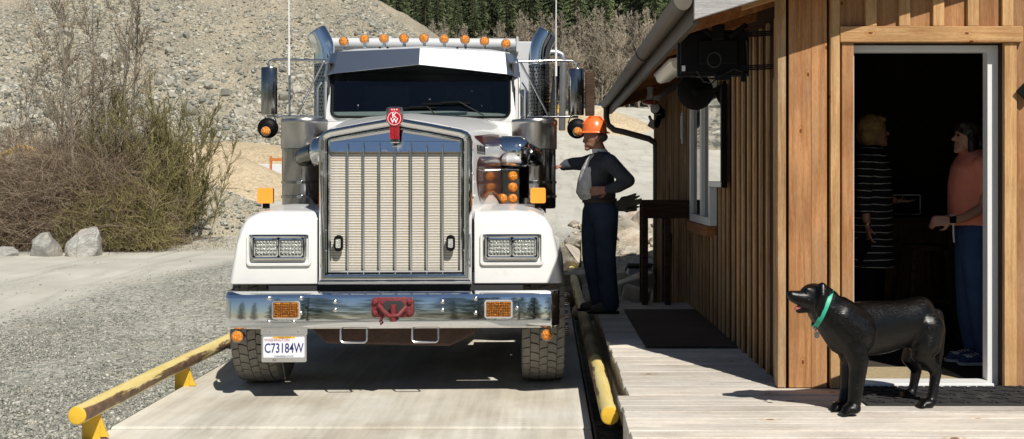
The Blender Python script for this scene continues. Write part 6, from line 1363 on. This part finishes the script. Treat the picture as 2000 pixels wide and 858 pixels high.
# table and leaning tools at the end of the deck
tb = empty('work_table', (1.16, 10.30, DZ)); b = MB(); b.box((-.24, -.16, 1.005), (.25, .16, 1.04)); b.build('table_top', 'dark_wood', tb, None, .005); b = MB(); b.box((-.225, -.15, .86), (.235, -.125, 1.004)); b.build('apron', 'dark_wood', tb); b = MB(); b.box((-.225, .125, .86), (.235, .15, 1.004)); b.build('apron', 'dark_wood', tb)
for sx in (-.225, .0): 
    for sy in (-.15, .09): b = MB(); b.box((sx, sy, .002), (sx + .06, sy + .06, .859)); b.build('leg', 'dark_wood', tb, None, .004)
tag(tb, 'dark tall wooden table at the far end of the deck', 'table')
for i, (px0, py0, px1, py1, lab) in enumerate(((1296, 520, 1311, 300, 'thin pale pole leaning against the dark side wall'), (1306, 520, 1322, 330, 'dark wooden handle leaning against the side wall behind the table'))):
    b = MB(); a0 = W3(px0, py0, 11.6); a1 = W3(px1, py1, 11.8); b.tube([a0, a1], .014, 8); o = b.build('leaning_pole', 'batten_side' if i == 0 else 'dark_wood', None, 60); tag(o, lab, 'pole')
# rocks, concrete blocks and a blue sheet past the end of the deck
def boulder(name, loc, size, seed, mat, label, group=None, cat='rock', flat=1.0):
    bm = bmesh.new(); bmesh.ops.create_icosphere(bm, subdivisions=4, radius=1); r = np.random.default_rng(seed); v = np.array([x.co[:] for x in bm.verts])
    for _ in range(14):
        d = r.normal(size=3); d /= np.linalg.norm(d); h = r.uniform(.45, .9); k = v @ d; ov = k > h; v[ov] -= np.outer(k[ov] - h, d) * .96
    for i_, x in enumerate(bm.verts): nz_ = noise.fractal(Vector(v[i_]) * 1.7 + Vector((seed, 0, 0)), .7, 2.1, 5); x.co = Vector(v[i_]) * (1 + .10 * nz_)
    me = bpy.data.meshes.new(name); bm.to_mesh(me); bm.free(); o = link(name, me, mat); o.location = loc; o.scale = size; o.rotation_euler = (0, 0, float(r.uniform(0, 6.28))); me.polygons.foreach_set('use_smooth', [True] * len(me.polygons)); me.set_sharp_from_angle(angle=R(28)); tag(o, label, cat, group); return o
GZ0 = lambda x, y: float(terrain(x, y))
spots = [(1238, 462, 17.0, .36, 'brown faced boulder between the man and the table'), (1213, 445, 18.0, .34, None), (1262, 440, 18.5, .42, None), (1222, 500, 16.2, .30, None), (1258, 498, 16.4, .34, None), (1205, 475, 17.2, .28, None), (1240, 425, 20, .40, None), (1275, 470, 17.5, .36, None), (1215, 535, 14.8, .26, None), (1190, 530, 15.6, .3, None), (1130, 540, 15, .28, None), (1118, 500, 16.5, .32, None), (1135, 470, 18, .3, None), (1170, 450, 19, .35, None), (1262, 535, 14.6, .25, None), (1120, 575, 13.6, .22, None), (1140, 600, 12.6, .2, None)]
for i, (px, py, d, s_, lab) in enumerate(spots):
    q = W3(px, py, d); z = q.z
    boulder('riprap_rock', (q.x, q.y, z - .05), (s_, s_ * .9, s_ * .75), 100 + i, 'riprap', lab or 'pale broken rock piled beyond the end of the deck', None if lab else 'rocks piled beyond the deck')
# bank of earth carrying the rocks
b = MB(); n_ = 14; vs = []
for j in range(n_ + 1):
    yy = 12.0 + j * .75
    for i in range(13):
        xx = .42 + i * .45 + .02 * j; zz = np.interp(yy, [12, 14, 16, 18, 20, 22.6], [-.35, .0, .42, .80, .85, -.1]) * np.interp(xx, [.42, .8, 5.9], [.75, 1, 1.1]) + (float(fbm(xx * 1.4, yy * 1.4, 4, 77)) - .5) * .3
        vs.append((xx, yy, zz if j < n_ else -.4))
b.add(vs, [(j * 13 + i, j * 13 + i + 1, (j + 1) * 13 + i + 1, (j + 1) * 13 + i) for j in range(n_) for i in range(12)]); bk = b.build('rock_bank', 'mound_soil', None, 180); tag(bk, 'stony earth bank beyond the end of the deck', kind='structure')
def bank_h(x, y): return float(np.interp(y, [12, 14, 16, 18, 20, 22.6], [-.35, .0, .42, .80, .85, -.1])) * float(np.interp(x, [.42, .8, 5.9], [.75, 1, 1.1])) + (float(fbm(x * 1.4, y * 1.4, 4, 77)) - .5) * .3
x = rng.uniform(.45, 3.6, 900); y = rng.uniform(12, 21.5, 900); s_ = .02 + .11 * rng.random(900) ** 2.5
tag(scatter_rocks('loose_stones', np.stack([x, y, [bank_h(a, c) for a, c in zip(x, y)]], -1), s_, protos1, 'riprap', bk), kind='stuff')
for i, (px, py, d, rz) in enumerate(((1222, 560, 12.4, 20), (1243, 575, 11.9, -15), (1252, 548, 12.8, 40))):
    q = W3(px, py, d); b = MB(); b.cbox((0, 0, 0), (.30, .22, .16), Matrix.Rotation(R(rz), 4, 'Z') @ Matrix.Rotation(R(14 * (1 if i % 2 else -1)), 4, 'Y')); o = b.build('concrete_chunk', 'galv' if False else 'slab_concrete', None, None, .02); o.location = q; tag(o, ('grey concrete block next to the trouser leg of the man', 'grey concrete block nearest the far edge of the deck', 'grey concrete block under the blue grey sheet')[i], 'concrete block', 'concrete blocks dumped past the deck')
b = MB(); b.cbox((0, 0, 0), (.34, .5, .012), Matrix.Rotation(R(-16), 4, 'X')); b.cbox((0, 0, -.05), (.30, .4, .09)); o = b.build('blue_sheet', 'blue_grey', None, None, .004) if 'blue_grey' in MATS else b.build('blue_sheet', 'galv', None, None, .004); o.location = W3(1248, 522, 13.2); tag(o, 'blue grey metal sheet lying on the rocks under the table', 'metal sheet')
# ------------------------------------------------------------------ vegetation
def leaf_mat(name, stops, rough=.7, trans=.0):
    m, n, l, b = mk(name); b.inputs['Roughness'].default_value = rough; b.inputs['Specular IOR Level'].default_value = .2
    ge = n.new('ShaderNodeNewGeometry'); oi = n.new('ShaderNodeObjectInfo'); rp = ramp(n, stops); l.new(ge.outputs['Random Per Island'], rp.inputs[0])
    hs = n.new('ShaderNodeHueSaturation'); mr = n.new('ShaderNodeMapRange'); mr.inputs[3].default_value = .7; mr.inputs[4].default_value = 1.35; l.new(oi.outputs['Random'], mr.inputs[0]); l.new(mr.outputs[0], hs.inputs['Value']); l.new(rp.outputs[0], hs.inputs['Color'])
    l.new(hs.outputs[0], b.inputs['Base Color']); b.inputs['Transmission Weight'].default_value = trans; return m
leaf_mat('conifer_needles', [(0, (.036, .052, .024)), (.6, (.07, .092, .040)), (1, (.13, .145, .065))])
leaf_mat('bare_twigs', [(0, (.22, .18, .135)), (.6, (.34, .29, .22)), (1, (.46, .40, .31))])
leaf_mat('dark_twigs', [(0, (.14, .11, .075)), (.6, (.25, .205, .145)), (1, (.36, .30, .21))])
leaf_mat('bramble_stems', [(0, (.20, .135, .09)), (.5, (.36, .265, .18)), (1, (.54, .45, .32))])
leaf_mat('broom_green', [(0, (.13, .115, .045)), (.5, (.25, .215, .085)), (1, (.40, .35, .16))])
leaf_mat('dry_grass', [(0, (.20, .15, .07)), (.6, (.36, .28, .14)), (1, (.48, .40, .22))])
basic('alder_bark', (.23, .20, .16), .9, var=.5, vscale=3, bump=.4, stretch=(1, 1, .3)); basic('conifer_bark', (.09, .065, .05), .9, var=.3)
def curves(o, d, L, seg=4, droop=.0, wob=.12, r=None):
    n = len(o); rr = r or rng; P = np.zeros((n, seg + 1, 3)); P[:, 0] = o; dd = d / np.linalg.norm(d, axis=1)[:, None]; st = (L / seg)[:, None]
    for i in range(seg):
        dd = dd + rr.normal(size=(n, 3)) * wob + np.array([0, 0, -droop / seg]); dd /= np.linalg.norm(dd, axis=1)[:, None]; P[:, i + 1] = P[:, i] + dd * st
    return P
def tubes(P, r0, tip=.25, sides=3):
    n, k, _ = P.shape; d = np.gradient(P, axis=1); d /= np.linalg.norm(d, axis=2)[..., None] + 1e-9
    up = np.where(np.abs(d[..., 2:3]) < .9, np.array([0, 0, 1.]), np.array([0, 1., 0])); a = np.cross(d, up); a /= np.linalg.norm(a, axis=2)[..., None] + 1e-9; b = np.cross(a, d)
    w = (1 - np.linspace(0, 1, k) * (1 - tip))[None, :] * r0[:, None]; V = []
    for j in range(sides): t = 2 * math.pi * j / sides; V.append(P + (a * math.cos(t) + b * math.sin(t)) * w[..., None])
    V = np.stack(V, 2).reshape(-1, 3); idx = np.arange(n * k * sides).reshape(n, k, sides); q = []
    for j in range(sides): j2 = (j + 1) % sides; q.append(np.stack([idx[:, :-1, j], idx[:, :-1, j2], idx[:, 1:, j2], idx[:, 1:, j]], -1).reshape(-1, 4))
    return V, np.concatenate(q)
def join(parts):
    V, Q, k = [], [], 0
    for v, q in parts: V.append(v); Q.append(q + k); k += len(v)
    return np.concatenate(V), np.concatenate(Q)
def spawn(P, per, r, tmin=.15, tmax=1.0, up=.5, spread=1.0):
    n, k, _ = P.shape; t = r.uniform(tmin, tmax, (n, per)) * (k - 1); i = np.minimum(t.astype(int), k - 2); f = (t - i)[..., None]; rows = np.arange(n)[:, None]
    o = P[rows, i] * (1 - f) + P[rows, i + 1] * f; dp = P[rows, i + 1] - P[rows, i]; dp /= np.linalg.norm(dp, axis=2)[..., None] + 1e-9
    d = dp + r.normal(size=(n, per, 3)) * spread * .6 + np.array([0, 0, up]); return o.reshape(-1, 3), d.reshape(-1, 3), (t / (k - 1)).reshape(-1)
def bare_tree_meshes(seed, H, prim=26, sec=7, ter=6, rad=.05, clean=.25, prim_len=.22, twig=1.0, multi=1):
    r = np.random.default_rng(seed)
    T_ = curves(np.zeros((multi, 3)) + r.normal(size=(multi, 3)) * [.15, .15, 0] * (multi > 1), np.array([[0, 0, 1.]] * multi) + r.normal(size=(multi, 3)) * [.12, .12, 0] * (multi > 1), np.full(multi, H) * r.uniform(.85, 1, multi), 10, 0, .035, r)
    tr = tubes(T_, np.full(multi, rad), .12, 7)
    o, d, t = spawn(T_, prim, r, clean, .99, .55, 1.3); d[:, :2] += r.normal(size=(len(o), 2)) * .6
    L1 = H * prim_len * (1.15 - t) * r.uniform(.6, 1.2, len(t)); P1 = curves(o, d, L1, 5, -.25, .12, r); a = tubes(P1, rad * .28 * (1.2 - t), .2)
    o, d, t2 = spawn(P1, sec, r, .2, 1, .35); L2 = np.repeat(L1, sec) * .45 * r.uniform(.5, 1.2, len(t2)); P2 = curves(o, d, L2, 3, -.2, .15, r); c = tubes(P2, np.full(len(o), .0065 * twig), .4)
    parts = [a, c]
    if ter:
        o, d, t3 = spawn(P2, ter, r, .2, 1, .3); P3 = curves(o, d, np.repeat(L2, ter) * .5 * r.uniform(.5, 1.2, len(t3)), 2, -.1, .15, r); parts.append(tubes(P3, np.full(len(o), .0042 * twig), .5))
    return tr, join(parts)
def qmesh(name, V, Q, mat, smooth=False):
    o = np_mesh(name, V, Q, mat, None, smooth); me = o.data; bpy.data.objects.remove(o); return me
def tree_thing(name, crown_me, trunk_me, loc, sc, rz, label, cat, group):
    t = empty(name, loc, rz); t.scale = (sc, sc, sc); link('trunk', trunk_me, None, t); link('crown', crown_me, None, t); tag(t, label, cat, group); return t
# conifers
def conifer(seed, H=16.0, R0=2.3):
    r = np.random.default_rng(seed); V = []; T3 = []; k = 0; z = H * .06
    while z < H * .99:
        u = z / H; rad = R0 * (1 - u) ** .8 * (1 if u > .12 else .8) + .12; nb = 7 if u < .8 else 5; a0 = r.uniform(0, 6.28)
        for j in range(nb):
            a = a0 + 6.283 * j / nb + r.normal() * .25; L = rad * r.uniform(.55, 1.12); dirv = np.array([math.cos(a), math.sin(a)]); side = np.array([-dirv[1], dirv[0]]); ns = 5
            for s_ in range(ns):
                f0 = .12 + .88 * s_ / ns; f1 = min(1.05, f0 + .34); wdt = L * .20 * (1.15 - f0) + .05
                for sg in (-1, 1):
                    dz0 = -.30 * L * f0 ** 1.4 + .12 * L * f0 ** 3; dz1 = -.30 * L * f1 ** 1.4 - .12 * r.random() * L
                    p0 = dirv * L * f0; p1 = dirv * L * f1 + side * sg * wdt * r.uniform(.7, 1.7); p2 = dirv * L * (f0 + f1) / 2 + side * sg * wdt * r.uniform(-.2, .3)
                    V += [(p0[0], p0[1], z + dz0), (p1[0], p1[1], z + dz1 - .08), (p2[0], p2[1], z + (dz0 + dz1) / 2 + .10)]; T3.append((k, k + 1, k + 2)); k += 3
        z += H * (.020 + .010 * (1 - u))
    crown = qmesh('crown', np.array(V), np.array(T3), 'conifer_needles')
    tv, tq = tubes(curves(np.zeros((1, 3)), np.array([[0, 0, 1.]]), np.array([H * .97]), 6, 0, .008, r), np.array([.2]), .1, 6); return crown, qmesh('trunk', tv, tq, 'conifer_bark')
cons = [conifer(s, 16, rr) for s, rr in ((1, 2.5), (2, 2.0), (3, 2.9), (4, 2.3))]
r6 = np.random.default_rng(66); cnt = 0
for row, Y in enumerate((105, 109, 113.5, 118, 123, 128, 134, 140, 147, 154)):
    x0 = (735 - VX) / F * Y; x1 = (1385 - VX) / F * Y; n = int((x1 - x0) / 3.0)
    for i in range(n):
        x = x0 + (x1 - x0) * (i + r6.random() * .8) / n; y = Y + r6.normal() * 1.3; k = int(r6.integers(0, 4))
        if row < 2 and -1 < x < 10 and r6.random() < .75: continue
        tree_thing('conifer_tree', cons[k][0], cons[k][1], (x, y, float(terrain(x, y)) - .3), float(r6.uniform(.62, 1.12)), float(r6.uniform(0, 6.28)), 'dark green conifer in the forest on the far hillside', 'conifer', 'forest conifers on the far hillside'); cnt += 1
# conifers behind the viewer; the truck's chrome mirrors them
for i, (x, y, s_) in enumerate([(-34 + 1.6 * q + .7 * math.sin(q * 5.1), -16 - 3.0 * (q % 3) + math.sin(q * 3.3), (.40 if q < 18 else .66) + .11 * math.sin(q * 7.7)) for q in range(44)]):
    k = i % 4; tree_thing('conifer_tree', cons[k][0], cons[k][1], (x, y, -.1), s_, i * 1.3, 'dark green conifer mirrored in the chrome of the truck', 'conifer', 'conifers opposite the truck')
# bare alders at the foot of the forest
ald = []
for s_ in range(5):
    tr, cr = bare_tree_meshes(200 + s_, 9.0, 30, 8, 4, .10, .12, .26, 4.0); ald.append((qmesh('crown', *cr, 'bare_twigs'), qmesh('trunk', *tr, 'alder_bark', True)))
for i in range(125):
    Y = 92 + 13 * r6.random(); x = (1005 + 285 * r6.random() - VX) / F * Y; k = int(r6.integers(0, 5))
    tree_thing('alder_tree', ald[k][0], ald[k][1], (x, Y, float(terrain(x, Y)) - .2), float(r6.uniform(.65, 1.15)), float(r6.uniform(0, 6.28)), 'pale leafless alder in the row below the dark forest', 'tree', 'leafless alders below the forest')
for i in range(40):
    Y = 97 + 8 * r6.random(); x = (840 + 180 * r6.random() - VX) / F * Y; k = int(r6.integers(0, 5))
    tree_thing('alder_tree', ald[k][0], ald[k][1], (x, Y, float(terrain(x, Y)) - .2), float(r6.uniform(.7, 1.0)), float(r6.uniform(0, 6.28)), 'pale leafless alder in the row below the dark forest', 'tree', 'leafless alders below the forest')
# tall bare alders in the thicket by the road
near = [(150, 478, 24.5, 9.5, .055, 'tall dark stemmed leafless alder, leftmost of the tall ones'), (181, 470, 25.5, 9.0, .045, 'leafless alder just right of the tallest dark stem'), (232, 470, 25.0, 9.2, .06, 'leafless alder with forked pale trunk left of the green shrub'), (82, 410, 24.0, 3.6, .03, 'short thin pale sapling leaning over the brambles'), (268, 478, 24.2, 4.6, .035, 'slim leafless sapling in front of the green shrub'), (205, 480, 24.0, 5.0, .03, 'slim leafless sapling between the tall alders'), (30, 440, 26.5, 5.0, .03, 'thin twiggy sapling at the far left of the thicket'), (255, 450, 27.0, 8.0, .045, 'leafless alder behind the green shrub with high spreading twigs'), (120, 450, 27.0, 7.4, .04, 'leafless alder behind the brambles left of the tall dark stem')]
for i, (px, py, d, H, rad, lab) in enumerate(near):
    big = H > 7; tr, cr = bare_tree_meshes(300 + i, H, 46 if big else 24, 7, 5, rad, .10, .20 if big else .27, 1.2)
    x = (px - VX) / F * d; t = tree_thing('alder_tree', qmesh('crown', *cr, 'dark_twigs'), qmesh('trunk', *tr, 'alder_bark', True), (x, d, float(terrain(x, d)) - .05), 1, 0, lab, 'tree', None)
    if i == 3: t.rotation_euler = (0, R(-9), 0)
# brambles: arching reddish stems
def thicket(name, n, box, hfun, mats, label, cat, seed, lean=0.0, r0=.006, Lr=(.5, 1.5), droop=.9, sub=3, up=1.0):
    r = np.random.default_rng(seed); px = r.uniform(box[0], box[1], n); d = r.uniform(box[2], box[3], n); x = (px - VX) / F * d; z = terrain(x, d); top = hfun(px)
    zz = z + top * r.random(n) ** 1.3 * .75; o = np.stack([x, d, zz], -1); dr = np.stack([r.normal(size=n) * .75 + lean, r.normal(size=n) * .6, np.abs(r.normal(size=n)) * .7 + up * .5], -1)
    L = r.uniform(Lr[0], Lr[1], n) * np.clip(top / 1.8, .35, 1.3); P1 = curves(o, dr, L, 5, droop, .18, r); parts = [tubes(P1, np.full(n, r0), .35)]
    oo, d2, t = spawn(P1, sub, r, .2, 1, .25); P2 = curves(oo, d2, np.repeat(L, sub) * .35 * r.uniform(.4, 1.2, len(t)), 2, .2, .2, r); parts.append(tubes(P2, np.full(len(oo), r0 * .6), .5)); V, Q = join(parts)
    o_ = np_mesh(name, V, Q, mats); tag(o_, label, cat, kind='stuff'); return o_
bh = lambda px: np.interp(px, [-60, 0, 60, 130, 200, 260, 310], [2.75, 2.6, 2.5, 2.45, 2.3, 1.9, .8]) * (.75 + .5 * vnoise(px * .035, px * 0 + 3, 5))
thicket('bramble_thicket', 9500, (-220, 300, 23.0, 27.5), bh, 'bramble_stems', 'tangled reddish brown bramble thicket beside the road', 'brambles', 11, r0=.0065)
thicket('undergrowth', 3500, (110, 330, 22.8, 25.5), lambda px: np.interp(px, [110, 200, 300, 330], [.9, 1.7, 1.6, .8]), 'broom_green', 'low olive green undergrowth between the alder stems', 'undergrowth', 12, r0=.006, Lr=(.3, .9), droop=.3)
thicket('dry_grass', 1500, (-40, 480, 23.0, 24.6), lambda px: px * 0 + .35, 'dry_grass', 'dry straw coloured grass along the edge of the thicket', 'grass', 13, r0=.004, Lr=(.15, .5), droop=.5, sub=1)
# green broom shrub: upright sprays leaning right
def broom(px0, px1, d0, htop, n, seed, lab, lean):
    r = np.random.default_rng(seed); t = empty('broom_shrub', ((px0 + px1) / 2 / F * 0 + ((px0 + px1) / 2 - VX) / F * d0, d0, 0)); base = np.array(t.location); m = n
    o = np.stack([r.normal(size=m) * .55, r.normal(size=m) * .5, r.random(m) * .1], -1); P1 = curves(o, np.stack([r.normal(size=m) * .32 + lean, r.normal(size=m) * .3, np.ones(m)], -1), htop * r.uniform(.45, 1.05, m), 6, .12, .07, r); sv, sq = tubes(P1, np.full(m, .014), .25)
    link('stems', qmesh('stems', sv, sq, 'dark_twigs'), None, t)
    oo, dd, tt = spawn(P1, 30, r, .15, 1, .55, .9); P2 = curves(oo, dd, r.uniform(.25, .70, len(oo)), 3, -.1, .12, r); a = tubes(P2, np.full(len(oo), .0055), .5); o3, d3, t3 = spawn(P2, 9, r, .15, 1, .4, .8); P3 = curves(o3, d3, r.uniform(.08, .24, len(o3)), 1, 0, .05, r); c = tubes(P3, np.full(len(o3), .0075), .5); v, q = join([a, c])
    link('foliage', qmesh('foliage', v, q, 'broom_green'), None, t); tag(t, lab, 'shrub'); return t
broom(272, 335, 25.2, 3.7, 48, 21, 'tall olive green broom shrub at the right end of the thicket', .03)
broom(215, 300, 24.4, 2.2, 30, 22, 'lower olive broom shrub among the alder stems', .05)
broom(318, 348, 26.0, 1.9, 18, 23, 'spreading broom shrub leaning toward the earth mound', .14)
thicket('mound_weeds', 260, (330, 520, 29.0, 31.5), lambda px: np.interp(px, [330, 385, 450, 520], [1.0, 1.9, 1.3, .4]), 'bramble_stems', 'sparse brown weeds on the earth mound', 'weeds', 14, r0=.007, Lr=(.2, .5), droop=.2)
# boulders at the road edge
boulder('boulder', (*W3(93, 488, 22.0)[:2], .08), (.47, .42, .42), 12, 'boulder', 'pale pointed boulder, left one of the pair at the road edge', None, 'boulder')
boulder('boulder', (*W3(169, 478, 22.2)[:2], .14), (.46, .42, .56), 14, 'boulder', 'large upright pale boulder, right one of the pair at the road edge', None, 'boulder')
boulder('boulder', (*W3(318, 466, 26.0)[:2], .15), (.55, .45, .32), 9, 'mound_soil', 'low dusty boulder under the green shrub beside the mound', None, 'boulder')
boulder('boulder', (*W3(10, 496, 22.0)[:2], -.02), (.42, .36, .22), 10, 'boulder', 'low flat boulder at the far left of the road edge', None, 'boulder')
# ------------------------------------------------------------------ far yard
basic('block_concrete', (.62, .62, .63), .85, var=.12, vscale=2, bump=.2, bscale=10); basic('machine_yellow', (.62, .36, .04), .5, var=.12, vscale=3, dirt=(.3, .25, .18), dscale=2, damt=.4); basic('machine_blue', (.035, .075, .26), .5, var=.2, vscale=3); basic('machine_orange', (.50, .17, .04), .6, var=.2, vscale=3)
bw_ = empty('block_wall', (-15.6, 53, 0)); tag(bw_, 'pale concrete block wall behind the sand pile', 'wall')
for r_ in range(2):
    for c_ in range(4):
        if r_ == 0 and c_ == 3: pass
        b = MB(); b.cbox((0, 0, 0), (1.18, .6, .72)); o = b.build('block', 'block_concrete', bw_, None, .03); o.location = (-2.6 + c_ * 1.2 + (.3 if r_ else 0), 0, 1.35 + r_ * .735)
b = MB(); b.cbox((0, 0, 0), (.6, 1.2, .72)); o = b.build('block', 'block_concrete', bw_, None, .03); o.location = (1.75, -.7, 1.2)
rk_ = empty('steel_rack', tuple(W3(541, 330, 50.0)[:2]) + (float(terrain(-13.2, 50)),)); zt = W3(541, 305, 50).z - rk_.location.z
for sx in (-.3, .3): b = MB(); b.box((sx - .05, -.05, 0), (sx + .05, .05, zt)); b.build('post', 'machine_orange', rk_)
b = MB(); b.box((-.36, -.06, zt - .25), (.36, .06, zt - .1)); b.build('crossbar', 'machine_orange', rk_); b = MB(); b.box((-.22, -.2, .1), (.22, .3, zt * .55)); b.build('drum', 'dark_steel', rk_, None, .05); tag(rk_, 'small orange steel rack beyond the left mirror', 'rack')
def excavator(loc, rz, sc, label, mat='machine_yellow'):
    t = empty('excavator', loc, rz); t.scale = (sc,) * 3
    for s_ in (-1, 1):
        b = MB(); b.prism(rounded(3.4, .75, .37, 6, 0, .40), .5, 'Y', s_ * .95 - .25); b.build('track', 'dark_steel', t, None, .02)
    b = MB(); b.box((-1.6, -1.1, 1.0), (1.3, 1.1, 1.9)); b.build('house', mat, t, None, .08); b = MB(); b.box((-1.7, -.9, 1.901), (-.4, .9, 2.3)); b.build('engine_cover', mat, t, None, .08)
    b = MB(); b.box((.1, -1.1, 1.901), (1.35, -.15, 3.0)); cb = b.build('cab', mat, t, None, .06); b = MB(); b.box((.25, -1.11, 2.1), (1.2, -1.102, 2.85)); b.build('cab_window', 'tinted_glass', cb); b = MB(); b.box((1.352, -1.0, 2.1), (1.36, -.25, 2.85)); b.build('cab_window', 'tinted_glass', cb)
    b = MB(); b.tube([(1.1, .25, 1.7), (2.4, .25, 3.6), (3.9, .25, 4.2), (5.2, .25, 3.6)], [.28, .32, .26, .18], 6); b.build('boom', mat, t); b = MB(); b.tube([(4.9, .25, 3.9), (5.2, .25, 3.5), (5.5, .25, 1.5)], [.15, .2, .13], 6); b.build('stick', mat, t); b = MB(); b.prism([(5.2, 1.5), (5.8, 1.55), (6.0, .9), (5.5, .5), (5.0, .8)], .9, 'Y', -.2); b.build('bucket', 'dark_steel', t, None, .04); tag(t, label, 'excavator'); return t
x, y = W3(165, 300, 44)[:2]; excavator((x, y, float(terrain(x, y)) - .3), R(200), .62, 'yellow excavator half hidden behind the bramble thicket')
x, y = W3(1090, 200, 84)[:2]; excavator((x, y, float(terrain(x, y))), R(120), .36, 'small orange excavator far up the road behind the truck mirror')
def crusher(px, d, sc, rz, label):
    x = (px - VX) / F * d; t = empty('crushing_machine', (x, d, float(terrain(x, d))), rz); t.scale = (sc,) * 3
    b = MB(); b.box((-1.6, -.6, .5), (1.4, .6, 1.3)); b.build('frame', 'machine_blue', t, None, .04); b = MB(); b.loft([[(-1.2 * k, -.7 * k, z), (.4 * k, -.7 * k, z), (.4 * k, .7 * k, z), (-1.2 * k, .7 * k, z)] for k, z in ((.7, 1.301), (1.1, 2.1))]); b.build('hopper', 'machine_blue', t); b = MB(); b.bar((.6, 0, .9), (2.6, 0, 1.9), .5, .12); b.build('conveyor', 'machine_blue', t)
    for s_ in (-1, 1): b = MB(); b.prism(rounded(2.4, .5, .25, 5, -.1, .27), .3, 'Y', s_ * .5 - .15); b.build('track', 'dark_steel', t)
    b = MB(); b.lathe([(.35, 0), (.4, .05), (.4, .25), (.35, .3)], (.8, -.62, 1.0), (0, -1, 0), 14); b.build('flywheel', 'white_vinyl', t); tag(t, label, 'machine')
crusher(1154, 84, .50, .3, 'blue crushing machine on the bank just right of the mirror'); crusher(1182, 83, .50, -.2, 'blue crushing machine nearest the gutter end on the far bank')
m4 = cone_pile('sand_pile', 3.6, 76, 3.6, 1.5, 'sand', 'tan sand slope below the blue machines', 'sand pile', 1.3, 47, rough=0.4)
